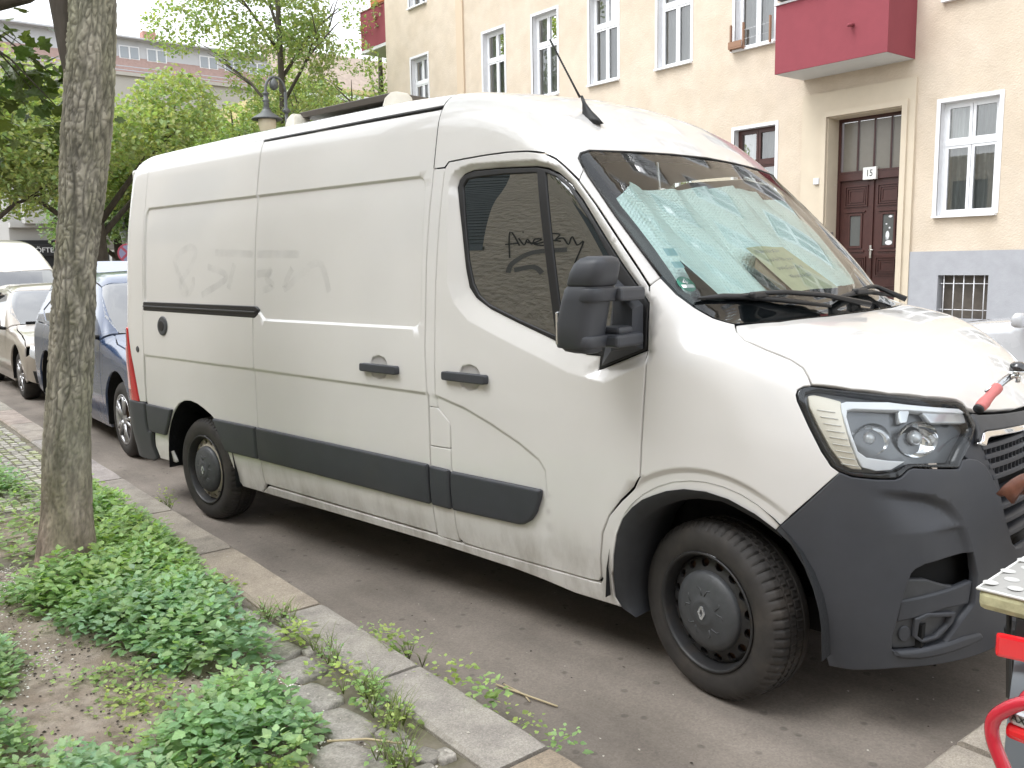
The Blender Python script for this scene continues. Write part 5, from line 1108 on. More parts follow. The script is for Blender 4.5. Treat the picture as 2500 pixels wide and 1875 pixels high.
BARKD = pbr('bark_dark', (.085, .072, .058), .92, var=.3, scale=6, bump=.5, bscale=30, dist=.02, stretch=(1, 1, .3))
def crown_leaves(blobs, n, size, seed, tc=(1, 1, 1), T=None, Fc=None, hollow=.55):
    r = np.random.default_rng(seed); B = np.array([b[:3] for b in blobs], float); Rr = np.array([b[3] for b in blobs], float); w = Rr**2.2; idx = r.choice(len(B), n, p=w/w.sum())
    d = r.normal(size=(n, 3)); d /= np.linalg.norm(d, axis=1)[:, None]; rad = r.uniform(hollow, 1.05, n)**.7; p = B[idx]+d*(Rr[idx]*rad)[:, None]*np.array([1, 1, .82])
    cl = r.normal(size=(n, 3))*.06; p += cl; tn = r.uniform(.70, 1.30, (n, 1))*np.stack([r.uniform(.85, 1.2, n), np.ones(n), r.uniform(.75, 1.1, n)], 1)*np.array(tc)
    T = np.array([(0, 0, 0), (.35, .32, .05), (.7, .26, 0), (1, 0, -.1), (.7, -.26, 0), (.35, -.32, .05)], float) if T is None else T; Fc = [(0, 1, 2, 3), (0, 3, 4, 5)] if Fc is None else Fc
    return place_leaves(p, r.uniform(0, 6.28, n), r.normal(-.25, .5, n), r.normal(0, .6, n), size*r.uniform(.7, 1.3, n), tn, T, Fc)
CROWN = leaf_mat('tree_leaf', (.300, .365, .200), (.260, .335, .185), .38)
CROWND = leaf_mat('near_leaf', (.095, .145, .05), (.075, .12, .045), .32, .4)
def branch_set(root, base, h0, h1, r0, limbs, mat=BARKD, lean=(0, 0)):
    mb = MB(); b = Vector(base); top = b+Vector((lean[0], lean[1], h1)); mb.tube([b, b+Vector((lean[0]*.3, lean[1]*.3, h1*.4)), b+Vector((lean[0]*.7, lean[1]*.7, h1*.75)), top], [r0, r0*.8, r0*.6, r0*.35], 9)
    o = mb.build('trunk', mat, root)
    for (ang, hh, ln, up) in limbs:
        s = b+Vector((lean[0], lean[1], h1))*(hh/h1); e = s+Vector((math.cos(ang)*ln, math.sin(ang)*ln, up)); m_ = (s+e)/2+Vector((0, 0, ln*.12)); q = MB(); q.tube([s, m_, e], [r0*.42, r0*.28, r0*.10], 7)
        for k in range(3):
            f_ = s+(e-s)*(.45+.2*k); a2 = ang+rng.uniform(-1.1, 1.1); q.tube([f_+Vector((0, 0, ln*.1)), f_+Vector((math.cos(a2)*ln*.25, math.sin(a2)*ln*.25, ln*.28)), f_+Vector((math.cos(a2)*ln*.5, math.sin(a2)*ln*.5, ln*.42))], [r0*.18, r0*.12, r0*.05], 5)
        q.build('branch', mat, root)
    return o
def tree(label, base, r0, h, blobs, n, size, seed, tc=(1, 1, 1), limbs=(), grp='trees on the square', lean=(0, 0)):
    t = thing('tree', label, 'tree', base, 0, grp); loc = (0, 0, 0)
    branch_set(t, loc, 0, h, r0, limbs, lean=lean)
    V, F, T = crown_leaves([(x-base[0], y-base[1], z, r_) for x, y, z, r_ in blobs], n, size, seed, tc); leaf_object('crown', V, F, T, CROWN, t); return t
def clump(c, spread, zr, n, rmin, rmax, seed):
    r = np.random.default_rng(seed); return [(c[0]+r.uniform(-1, 1)*spread, c[1]+r.uniform(-1, 1)*spread, r.uniform(*zr), r.uniform(rmin, rmax)) for _ in range(n)]
tree('broad light green tree with forked trunk at the end of the street', (-27.1, 4.8, 0), .26, 5.0, clump((-27.3, 4.2), 3.4, (3.6, 7.0), 26, .7, 1.5, 1), 22000, .15, 21, (1.08, 1.05, .9), [(-2.2, 2.4, 3.2, 1.8), (2.0, 2.6, 3.0, 2.0), (.9, 3.0, 2.6, 2.6), (3.6, 3.2, 2.6, 2.6)])
tree('low light green tree at the far left behind the parked cars', (-26.0, 1.2, 0), .2, 4.6, clump((-25.6, 1.0), 2.8, (3.6, 7.0), 22, .6, 1.4, 2), 15000, .14, 22, (1.02, 1.0, .85), [(-1.4, 2.2, 2.6, 1.6), (1.6, 2.4, 2.4, 1.6), (.2, 2.7, 2.2, 2.2)])
tree('dense mid green tree right of the forked one, behind the van roof', (-30.5, 9.4, 0), .26, 6.0, clump((-30.3, 8.9), 3.2, (3.2, 6.6), 24, .7, 1.4, 3), 20000, .15, 23, (.95, 1.0, .85), [(-2.0, 3.0, 3.0, 2.2), (1.4, 3.2, 3.0, 2.2), (.2, 3.6, 2.4, 2.6)])
tree('darker low tree in the gap between tree trunk and van', (-33.0, 6.9, 0), .22, 4.0, clump((-32.6, 6.9), 1.9, (2.6, 5.4), 15, .7, 1.3, 4), 11000, .15, 24, (.72, .82, .8), [(-1.8, 2.0, 2.2, 1.4), (1.2, 2.2, 2.0, 1.4)])
tree('tall airy tree with slim dark trunk and sparse leaves against the sky', (-25.3, 10.2, 0), .15, 12.0, clump((-25.5, 9.2), 2.3, (7.4, 13.0), 30, .45, 1.05, 5)+clump((-25.6, 10.6), 1.6, (6.0, 8.0), 9, .45, .8, 6), 17000, .12, 25, (.98, .98, .82), [(-2.6, 6.2, 2.4, 2.2), (.4, 6.8, 2.4, 2.2), (1.4, 7.6, 2.0, 2.4), (-1.6, 8.4, 2.2, 2.2), (3.0, 9.0, 2.0, 2.0), (2.4, 5.6, 1.8, 1.6)])
tree('slim airy tree hard against the corner of the beige house', (-29.2, 16.2, 0), .18, 11.0, clump((-29.4, 15.4), 2.6, (5.0, 11.0), 26, .6, 1.2, 7), 11000, .13, 26, (.95, .97, .82), [(-2.6, 5.2, 2.0, 2.0), (-1.6, 6.4, 2.0, 2.0), (2.8, 7.0, 1.8, 2.0)])
tree('far pale tree in front of the yellow house', (-42.0, 17.0, 0), .25, 7.0, clump((-41.6, 16.6), 3.6, (4.4, 10.0), 24, .9, 1.7, 8), 10000, .26, 27, (1.05, 1.03, .95), [(-2, 3, 3, 2.4), (1, 3.4, 3, 2.4)])
# foreground tree
ft = thing('tree', 'grey-barked tree trunk rising from the weeds beside the kerb in front of the van', 'tree', (0, 0, 0), 0)
PATH = [(-2.869, -1.520, .06), (-2.868, -1.512, .25), (-2.864, -1.495, .45), (-2.859, -1.465, .82), (-2.849, -1.411, 1.244), (-2.839, -1.359, 1.70), (-2.830, -1.312, 1.97), (-2.816, -1.238, 2.51), (-2.806, -1.189, 2.95), (-2.79, -1.12, 3.6), (-2.76, -1.05, 4.4)]
PATH = [PATH[0]]+[tuple(np.array([np.interp(z, [p[2] for p in PATH], [p[k] for p in PATH]) for k in (0, 1)]+[z])) for z in np.linspace(.06, 4.4, 60)[1:]]
zz_ = [p[2] for p in PATH]; RAD = np.interp(zz_, [.06, .13, .19, .30, .45, .82, 1.24, 1.7, 1.97, 2.35, 2.51, 2.95, 3.6, 4.4], [.185, .156, .146, .132, .118, .108, .104, .102, .105, .116, .114, .108, .10, .08])
V, F, H = bark_tube(PATH, RAD, 620, 150, .0085, 3.)
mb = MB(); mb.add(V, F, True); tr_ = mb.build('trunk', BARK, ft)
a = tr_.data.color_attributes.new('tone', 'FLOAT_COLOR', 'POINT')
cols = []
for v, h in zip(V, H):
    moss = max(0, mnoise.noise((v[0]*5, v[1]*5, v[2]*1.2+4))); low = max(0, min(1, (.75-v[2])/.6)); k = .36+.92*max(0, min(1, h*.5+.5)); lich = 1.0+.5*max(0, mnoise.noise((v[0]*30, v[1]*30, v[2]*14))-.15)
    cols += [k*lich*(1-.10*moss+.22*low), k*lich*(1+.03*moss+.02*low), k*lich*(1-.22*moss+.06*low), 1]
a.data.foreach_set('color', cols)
mb = MB(); mb.tube([(-2.82, -1.25, 2.28), (-2.862, -1.292, 2.72), (-2.90, -1.335, 3.2), (-3.0, -1.5, 4.0)], [.055, .062, .058, .045], 12); mb.build('branch', BARKD, ft)
mb = MB(); mb.tube([(-2.80, -1.15, 3.2), (-3.0, -1.45, 2.98), (-3.2, -1.75, 2.88), (-3.5, -2.2, 2.86), (-3.9, -2.7, 3.0)], [.05, .045, .04, .033, .02], 10); mb.build('branch', BARKD, ft)
LL = np.array([(0, 0, 0), (.10, .24, .02), (.22, .20, .03), (.30, .46, .02), (.50, .30, .03), (.66, .40, .0), (.74, .18, -.02), (1, 0, -.10), (.74, -.18, -.02), (.66, -.40, .0), (.50, -.30, .03), (.30, -.46, .02), (.22, -.20, .03), (.10, -.24, .02), (.45, 0, -.03)], float)
LLF = [(0, 1, 2, 14), (14, 2, 3, 4), (14, 4, 5, 6), (14, 6, 7, 8), (14, 8, 9, 10), (14, 10, 11, 12), (0, 14, 12, 13)]
near_bl = [(-3.25, -1.50, 2.62, .20), (-3.45, -1.75, 2.55, .22), (-3.15, -1.38, 2.50, .16), (-3.32, -1.62, 2.42, .18), (-3.6, -1.95, 2.45, .20), (-3.4, -1.8, 2.72, .18), (-3.18, -1.45, 2.78, .15), (-3.65, -2.05, 2.24, .12), (-3.55, -1.95, 2.13, .11), (-3.08, -1.33, 2.62, .10), (-3.05, -1.28, 2.40, .10), (-3.55, -1.85, 2.85, .15)]
V1, F1, T1 = crown_leaves(near_bl, 360, .088, 31, (1.05, 1.0, .9), LL, LLF, .1)
up_bl = clump((-2.9, -1.4), 2.2, (4.2, 7.5), 30, .5, 1.0, 9)
V2, F2, T2 = crown_leaves(up_bl, 4200, .12, 32, (1, 1, .9), LL, LLF, .3)
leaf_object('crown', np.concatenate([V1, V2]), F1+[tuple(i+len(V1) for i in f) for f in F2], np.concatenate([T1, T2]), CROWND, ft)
mb = MB()
for b in near_bl: mb.tube([(-3.2, -1.75, 2.88), ((-3.2+b[0])/2, (-1.75+b[1])/2, (2.88+b[2])/2+.05), (b[0], b[1], b[2])], [.008, .005, .002], 5)
mb.build('twig', BARKD, ft)
# ================================================================ buildings
def wall_cells(mb, axis, c, u0, u1, z0, z1, holes, depth, sgn, reveal=None):
    """wall sheet with rectangular openings: axis 'y' = sheet at y = c over x; openings (u0, u1, z0, z1) get reveals going back by depth*sgn"""
    us = sorted({u0, u1, *[h[0] for h in holes], *[h[1] for h in holes]}); zs = sorted({z0, z1, *[h[2] for h in holes], *[h[3] for h in holes]})
    us = [u for u in us if u0 <= u <= u1]; zs = [z for z in zs if z0 <= z <= z1]
    P = (lambda u, z, d=0: (u, c+d, z)) if axis == 'y' else (lambda u, z, d=0: (c+d, u, z))
    for a, b in zip(us[:-1], us[1:]):
        for lo, hi in zip(zs[:-1], zs[1:]):
            m, k = (a+b)/2, (lo+hi)/2
            if any(h[0] < m < h[1] and h[2] < k < h[3] for h in holes): continue
            mb.add([P(a, lo), P(b, lo), P(b, hi), P(a, hi)], [(0, 1, 2, 3)])
    rv = reveal if reveal is not None else mb; D = depth*sgn
    for h in holes:
        a, b, lo, hi = h[:4]
        rv.add([P(a, lo), P(a, hi), P(a, hi, D), P(a, lo, D)], [(0, 1, 2, 3)]); rv.add([P(b, lo), P(b, hi), P(b, hi, D), P(b, lo, D)], [(0, 1, 2, 3)])
        rv.add([P(a, hi), P(b, hi), P(b, hi, D), P(a, hi, D)], [(0, 1, 2, 3)]); rv.add([P(a, lo), P(b, lo), P(b, lo, D), P(a, lo, D)], [(0, 1, 2, 3)])
STUC = pbr('beige_stucco', (.56, .472, .368), .92, var=.07, scale=1.6, bump=.55, bscale=34, dist=.02, col2=(.595, .508, .405), thr=(.42, .6))
CREAMS = pbr('cream_stucco', (.585, .505, .39), .9, var=.04, scale=2, bump=.2, bscale=60, dist=.01)
PLINTH = pbr('grey_plinth', (.35, .355, .375), .9, var=.10, scale=2.2, bump=.3, bscale=50, dist=.01)
WHITEP = pbr('white_frame', (.78, .79, .80), .45, var=.03, scale=3)
REVEAL = pbr('white_reveal', (.70, .70, .71), .8, var=.06, scale=3)
PANE = pbr('window_glass', (.055, .058, .058), .02, spec=.9, ior=1.7)
CURT = pbr('net_curtain', (.50, .50, .48), .9, var=.25, scale=3, stretch=(6, 6, .4))
BROWN = pbr('brown_door_paint', (.060, .022, .018), .38, var=.18, scale=6, bump=.1, bscale=50, dist=.003)
REDP = pbr('balcony_red', (.235, .045, .058), .85, var=.06, scale=1.5, bump=.3, bscale=60, dist=.008)
K = 1.55; CX, CZ, FY = 1.988, 1.641, 14.608
FX = lambda x: CX+(x-CX)*K
FZ = lambda z: CZ+(z-CZ)*K
house = thing('apartment_building', 'beige stucco apartment house with white windows, dark door number 15 and red balconies', 'building', (-8, FY, 0))
HB = (-8, FY, 0)
def loc(o): o.location = (-HB[0], -HB[1], 0); return o
cols = [(-6.37, -5.7), (-7.87, -7.2), (-9.42, -8.75), (-10.94, -10.26), (-12.46, -11.78), (-15.1, -14.44), (-3.3, -2.62), (-1.78, -1.1), (-.26, .42), (1.26, 1.94), (2.8, 3.5), (4.3, 5.0)]
holes = []; wins = []
for f_ in range(4):
    for a, b in cols: wins.append((FX(a), FX(b), 6.30+3.93*f_, 8.58+3.93*f_, 'w'))
for f_ in range(4): wins.append((-8.55, -7.45, 5.50+3.93*f_ if f_ == 0 else 6.30+3.93*f_, 8.58+3.93*f_, 'w'))
for i, (a, b) in enumerate(cols): wins.append((FX(a) if i else FX(-6.35), FX(b) if i else FX(-5.64), 2.37, 4.46 if i else 4.54, 'w' if i else 'b'))
DOOR = (FX(-4.81), FX(-3.76), .15, 4.51); BASE = [(FX(-3.23), FX(-2.63), .42, 1.245), (FX(-6.3), FX(-5.7), .42, 1.245), (FX(-9.3), FX(-8.7), .42, 1.245)]
PZ = 1.70
wall = MB(); rev = MB()
wall_cells(wall, 'y', FY, -26.1, 14, PZ, 22.5, [w[:4] for w in wins]+[DOOR], .02, 1)
wall.add([(-26.1, FY, 0), (-26.1, FY+12, 0), (-26.1, FY+12, 22.5), (-26.1, FY, 22.5)], [(0, 1, 2, 3)]); wall.box((-6.05, FY+6, 23.0), (40.1, 12.6, .6))
loc(wall.build('wall', STUC, house))
pl = MB(); wall_cells(pl, 'y', FY-.035, -26.1, 14, 0, PZ, BASE+[(DOOR[0]-.6, DOOR[1]+.25, 0, PZ)], .22, 1); pl.box((-26.1+20, FY-.02, PZ+.01), (40.1, .06, .02)) if False else None
pl.add([(DOOR[1]+.25, FY-.035, PZ), (14, FY-.035, PZ), (14, FY, PZ), (DOOR[1]+.25, FY, PZ)], [(0, 1, 2, 3)]); pl.add([(-26.1, FY-.035, PZ), (DOOR[0]-.6, FY-.035, PZ), (DOOR[0]-.6, FY, PZ), (-26.1, FY, PZ)], [(0, 1, 2, 3)])
loc(pl.build('plinth', PLINTH, house))
co = MB(); co.box((FX(-13.2), FY-.03, 12.1), (.36, .06, 20.8)); loc(co.build('pilaster', pbr('pale_stucco', (.585, .47, .345), .9, bump=.3, bscale=60, dist=.01), house))
def frame_bars(mb, x0, x1, z0, z1, y, t=.07, d=.06):
    mb.box(((x0+x1)/2, y, z1-t/2), (x1-x0, d, t)); mb.box(((x0+x1)/2, y, z0+t/2), (x1-x0, d, t)); mb.box((x0+t/2, y, (z0+z1)/2), (t, d, z1-z0-2*t)); mb.box((x1-t/2, y, (z0+z1)/2), (t, d, z1-z0-2*t))
def make_window(x0, x1, z0, z1, kind, detail=True):
    """own coordinates: origin at the opening's lower left corner on the wall face"""
    W, Hh = x1-x0, z1-z0; fm = {'w': WHITEP, 'b': BROWN}[kind]; Y = .16
    f = MB(); frame_bars(f, 0, W, 0, Hh, Y+.03, .055, .07); zt = Hh*.64
    f.box((W/2, Y+.02, zt), (W-.11, .085, .085))
    for za, zb in ((.055, zt-.042), (zt+.042, Hh-.055)):
        for xa, xb in ((.055, W/2-.006), (W/2+.006, W-.055)): frame_bars(f, xa, xb, za, zb, Y+.02, .052, .055)
    o = f.build('window', fm, house)
    for za, zb in ((.107, zt-.094), (zt+.094, Hh-.107)):
        for xa, xb in ((.107, W/2-.058), (W/2+.058, W-.107)):
            p = MB(); p.quad((xa, Y+.03, za), (xb, Y+.03, za), (xb, Y+.03, zb), (xa, Y+.03, zb)); p.build('pane', GLP, o)
    c = MB(); c.grid(lambda a, b: (W*a, Y+.16+.03*math.sin(a*40), Hh*b), 40, 1); c.build('curtain', CURT, o)
    bk = MB(); bk.quad((0, Y+.5, 0), (W, Y+.5, 0), (W, Y+.5, Hh), (0, Y+.5, Hh)); bk.build('room_back', DEEP, o)
    s = MB(); s.box((W/2, -.03, -.02), (W+.10, .14, .04)); s.build('sill', WHITEP, o)
    t = MB(); b = .075
    for c_, d_ in (((-b/2, -.006, Hh/2+b/2), (b, .016, Hh+b)), ((W+b/2, -.006, Hh/2+b/2), (b, .016, Hh+b)), ((W/2, -.006, Hh+b/2), (W, .016, b))): t.box(c_, d_)
    t.build('surround', REVEAL, o)
    rv_ = MB()
    for q_ in (((0, 0, 0), (0, 0, Hh), (0, .24, Hh), (0, .24, 0)), ((W, 0, 0), (W, 0, Hh), (W, .24, Hh), (W, .24, 0)), ((0, 0, Hh), (W, 0, Hh), (W, .24, Hh), (0, .24, Hh)), ((0, 0, 0), (W, 0, 0), (W, .24, 0), (0, .24, 0))): rv_.quad(*q_)
    rv_.build('reveal', REVEAL, o)
    return o
GLP = glass_mat('house_window_glass', (.72, .75, .74), 1.4, base=.10)
protos = {}
for (x0, x1, z0, z1, kd) in wins:
    key = (round(x1-x0, 2), round(z1-z0, 2), kd)
    if key not in protos: protos[key] = o = make_window(x0, x1, z0, z1, kd)
    else: o = copy_tree(protos[key], house)
    o.location = (x0-HB[0], 0, z0)
# curtains differ from window to window: some drawn aside
# basement window bars
for (a, b, lo, hi) in BASE:
    q = MB(); q.quad((a, FY+.18, lo), (b, FY+.18, lo), (b, FY+.18, hi), (a, FY+.18, hi)); w = loc(q.build('basement_window', pbr('dusty_pane', (.09, .075, .06), .5, var=.3, scale=4), house))
    n_ = 5
    for k in range(n_):
        r_ = MB(); x = a+(b-a)*(k+.5)/n_; r_.tube([(x, FY+.03, lo), (x, FY+.03, hi)], .010, 6); r_.build('bar', REVEAL, w)
    for z in (lo+.17, hi-.16): r_ = MB(); r_.tube([(a, FY+.045, z), (b, FY+.045, z)], .008, 6); r_.build('bar', REVEAL, w)
# door with moulded surround
d0, d1, dz0, dz1 = DOOR; DYb = FY+.42
sr = MB(); ox0, ox1, oz1 = FX(-5.19), FX(-3.6), FZ(3.82)
def band(mb, x0, x1, z1, w, y, th, z0=0.1):
    mb.box((x0+w/2, y-th/2, (z0+z1)/2), (w, th, z1-z0)); mb.box((x1-w/2, y-th/2, (z0+z1)/2), (w, th, z1-z0)); mb.box(((x0+x1)/2, y-th/2, z1-w/2), (x1-x0-2*w, th, w))
wl_w = d0-ox0
sr.box(((ox0+d0)/2, FY-.02, (0.05+oz1)/2), (d0-ox0, .07, oz1-.05)); sr.box(((d1+ox1)/2, FY-.02, (.05+oz1)/2), (ox1-d1, .07, oz1-.05)); sr.box(((d0+d1)/2, FY-.02, (dz1+oz1)/2), (d1-d0, .07, oz1-dz1))
loc(sr.build('door_surround', CREAMS, house))
sr = MB(); w_ = .11; sr.box((d0-w_/2, FY-.075, (dz1+w_)/2+.05), (w_, .05, dz1+w_-.1)); sr.box((d1+w_/2, FY-.075, (dz1+w_)/2+.05), (w_, .05, dz1+w_-.1)); sr.box(((d0+d1)/2, FY-.075, dz1+w_/2), (d1-d0, .05, w_)); loc(sr.build('door_architrave', CREAMS, house))
st_ = MB(); st_.box(((d0+d1)/2, FY+.20, .10), (d1-d0, .5, .2), .01); loc(st_.build('door_step', PLINTH, house))
jm = MB()
for a_, s_ in ((d0, 1), (d1, -1)): jm.box((a_+s_*.012, FY+.20, dz1/2+.1), (.02, .46, dz1-.2))
jm.box(((d0+d1)/2, FY+.2, dz1-.012), (d1-d0, .46, .02)); loc(jm.build('door_reveal', CREAMS, house))
dr = MB(); W_ = d1-d0; xm = (d0+d1)/2; ZT = 3.22
frame_bars(dr, d0, d1, .2, dz1, DYb, .09, .10); dr.box((xm, DYb-.01, ZT+.07), (W_-.18, .12, .16)); dr.box((xm, DYb-.05, ZT+.16), (W_-.14, .06, .03))
door = loc(dr.build('front_door', BROWN, house))
for k in range(4):
    xa = d0+.09+(W_-.18)*k/4; q = MB(); q.quad((xa+.02, DYb+.01, ZT+.18), (xa+(W_-.18)/4-.02, DYb+.01, ZT+.18), (xa+(W_-.18)/4-.02, DYb+.01, dz1-.10), (xa+.02, DYb+.01, dz1-.10)); q.build('transom_pane', pbr('frosted_pane', (.20, .185, .155), .25, var=.05), door)
    if k: q = MB(); q.box((xa, DYb, (ZT+.16+dz1-.09)/2), (.03, .05, dz1-.09-ZT-.16)); q.build('glazing_bar', BROWN, door)
for s_ in (-1, 1):
    xc = xm+s_*(W_-.18)/4; lw = (W_-.18)/2-.01; lf = MB(); lf.box((xc, DYb+.02, (ZT+.2)/2), (lw, .05, ZT-.2)); leaf = lf.build('door_leaf', BROWN, door)
    if s_ == 1: lf = MB(); lf.box((xm, DYb-.02, (ZT+.2)/2), (.07, .04, ZT-.2)); lf.build('astragal', BROWN, door)
    def pan(z0, z1, w, steps=3):
        for k in range(steps):
            e = .045*k; m_ = MB(); frame_bars(m_, xc-w/2+e, xc+w/2-e, z0+e, z1-e, DYb-.018+.006*k, .026, .03); m_.build('moulding', BROWN, leaf)
    pan(2.66, 3.10, lw*.72, 3); pan(1.22, 1.62, lw*.72, 3); pan(.42, 1.02, lw*.72, 2)
    m_ = MB(); frame_bars(m_, xc-lw*.22, xc+lw*.22, 1.80, 2.52, DYb-.012, .04, .035); m_.box((xc, DYb-.02, 2.56), (lw*.6, .04, .03)); m_.box((xc, DYb-.02, 1.74), (lw*.6, .04, .03)); m_.build('slot_frame', BROWN, leaf)
    q = MB(); q.quad((xc-lw*.17, DYb-.008, 1.85), (xc+lw*.17, DYb-.008, 1.85), (xc+lw*.17, DYb-.008, 2.47), (xc-lw*.17, DYb-.008, 2.47)); q.build('slot_pane', pbr('door_glass', (.11, .115, .11), .08), leaf)
    if s_ == 1:
        for (sx_, sz_, a_, b_) in ((.02, 1.90, .075, .05), (-.01, 2.05, .04, .09), (.03, 2.2, .02, .02), (-.04, 2.28, .02, .015), (.04, 2.43, .04, .025), (-.03, 1.98, .015, .02)):
            q = MB(); q.add([(xc+sx_+a_*math.cos(t), DYb-.011, sz_+b_*math.sin(t)) for t in np.linspace(0, 6.283, 14, False)], [tuple(range(14))]); q.build('sticker', REVEAL, leaf)
h_ = MB(); h_.box((xm+.015, DYb-.05, 1.72), (.045, .014, .26), .004); h_.tube([(xm+.015, DYb-.05, 1.76), (xm+.015, DYb-.11, 1.76), (xm+.11, DYb-.115, 1.76)], .011, 8); h_.build('door_handle', pbr('brushed_steel', (.6, .58, .54), .3, .9), door)
nb = MB(); nb.box((xm-.02, DYb-.10, ZT+.10), (.29, .08, .25), .008); num = loc(nb.build('number_plate', pbr('plate_white', (.78, .78, .74), .4), house))
text_obj('number', '15', .19, (xm-.02, DYb-.143, ZT+.098), (R(90), 0, 0), pbr('number_black', (.015, .015, .015), .5), num, sx=.82)
ic = MB(); ic.box((d0-.19, FY-.07, 3.22), (.13, .08, .13), .01); ic.tube([(d0-.12, FY-.06, 3.18), (d0-.02, FY-.065, 3.16), (d0+.02, FY+.3, 3.14)], .008, 5); loc(ic.build('junction_box', REVEAL, house))
bp_ = MB(); bp_.box((d0+.03, FY+.18, 1.75), (.02, .14, .22), .004); bp_.box((d0+.03, FY+.20, 2.05), (.02, .10, .20), .004); loc(bp_.build('bell_panel', SATIN, house))
# red balcony over the door
bx0, bx1, by, bz0, bz1 = FX(-5.21), FX(-3.65), 13.57, FZ(4.04), 6.70
bl = MB(); T_ = .10
bl.box(((bx0+bx1)/2, by+T_/2, (bz0+bz1)/2), (bx1-bx0, T_, bz1-bz0)); bl.box((bx0+T_/2, (by+FY)/2+.05, (bz0+bz1)/2), (T_, FY-by-.10, bz1-bz0)); bl.box((bx1-T_/2, (by+FY)/2+.05, (bz0+bz1)/2), (T_, FY-by-.10, bz1-bz0))
balc = loc(bl.build('balcony', REDP, house))
bf = MB(); bf.box(((bx0+bx1)/2, (by+FY)/2+.05, bz0+.08), (bx1-bx0-.2, FY-by-.1, .15)); bf.quad((bx0+.006, by+.006, bz0-.004), (bx1-.006, by+.006, bz0-.004), (bx1-.006, FY, bz0-.004), (bx0+.006, FY, bz0-.004)); bf.build('slab', pbr('balcony_soffit', (.58, .58, .57), .9), balc)
cp_ = MB()
for a_, b_ in (((bx0+bx1)/2, by+.05),): cp_.box((a_, b_, bz1+.02), (bx1-bx0+.06, .16, .04))
for xx_ in (bx0+.05, bx1-.05): cp_.box((xx_, (by+FY)/2+.1, bz1+.02), (.14, FY-by-.3, .04))
cp_.build('coping', REVEAL, balc)
rl = MB()
for k in range(9): x = bx0+.1+(bx1-bx0-.2)*k/8; rl.tube([(x, by+.05, bz1+.03), (x, by+.05, bz1+.34)], .014, 6)
rl.tube([(bx0+.05, by+.05, bz1+.34), (bx1-.05, by+.05, bz1+.34)], .02, 6); rl.build('railing', REVEAL, balc)
sp_ = MB(); sp_.tube([(bx0+1.72, by+.02, bz0+.62), (bx0+1.70, by-.14, bz0+.60)], .035, 8); sp_.build('spout', REDP, balc)
for k, xx_ in enumerate((bx0+.35, bx0+.95, bx0+1.7)):
    fbx = MB(); fbx.box((xx_, by-.03, bz1+.14), (.52, .15, .16), .02)
    t_ = tag(fbx.build('flower_box', pbr('box_plastic', (.10, .10, .11), .6)), ['leftmost planter box hung on the red balcony railing', 'middle planter box hung on the red balcony railing', 'rightmost planter box hung on the red balcony railing'][k], 'planter', 'planter boxes on the red balcony')
    P_ = [(xx_+rng.uniform(-.24, .24), by-.03+rng.uniform(-.06, .06), bz1+.2, 1.) for _ in range(14)]; V, F, T = plants(P_, .16, 9, .07, GRN, 90+k); leaf_object('foliage', V, F, T, WEED, t_)
# corner balcony on the side wall
sb = MB(); a0, a1, c0, c1, z0, z1 = -28.35, -26.1, 14.9, 16.7, 9.62, 10.98
sb.box(((a0+a1)/2, c0+.05, (z0+z1)/2), (a1-a0, .1, z1-z0)); sb.box((a0+.05, (c0+c1)/2, (z0+z1)/2), (.1, c1-c0-.2, z1-z0)); sb.box(((a0+a1)/2, c1-.05, (z0+z1)/2), (a1-a0, .1, z1-z0)); sbo = loc(sb.build('balcony', REDP, house))
q = MB(); q.box(((a0+a1)/2, (c0+c1)/2, z0-.06), (a1-a0, c1-c0, .11)); q.build('slab', MATS['balcony_soffit'], sbo)
q = MB(); q.box(((a0+a1)/2, c0+.05, z1+.015), (a1-a0+.04, .16, .03)); q.build('coping', pbr('brown_coping', (.25, .10, .06), .7), sbo)
q = MB(); q.box((-27.0, 15.0, 11.16), (1.1, .26, .26), .03); tag(q.build('planter', pbr('terracotta', (.50, .17, .07), .8)), 'terracotta trough on the rim of the corner balcony', 'planter')
# window rack with wooden ends and wires under the balcony window
w2x0, w2x1 = FX(-6.37), FX(-5.7)
rk = thing('window_rack', 'small wooden plant rack strung with wires on the sill beside the red balcony', 'rack', (w2x0, FY, 6.3))
for xx_ in (-.02, .32, 1.02):
    m_ = MB(); m_.box((xx_, -.12, .26), (.03, .06, .56)); m_.build('rack_post', pbr('weathered_wood', (.28, .16, .10), .8), rk)
m_ = MB(); m_.box((.15, -.12, .02), (.36, .18, .03)); m_.box((.15, -.2, .10), (.36, .02, .12)); m_.build('rack_box', MATS['weathered_wood'], rk)
m_ = MB()
for z_ in (.18, .38): m_.tube([(.32, -.12, z_), (1.02, -.12, z_+.02)], .004, 4)
m_.build('wire', REVEAL, rk)
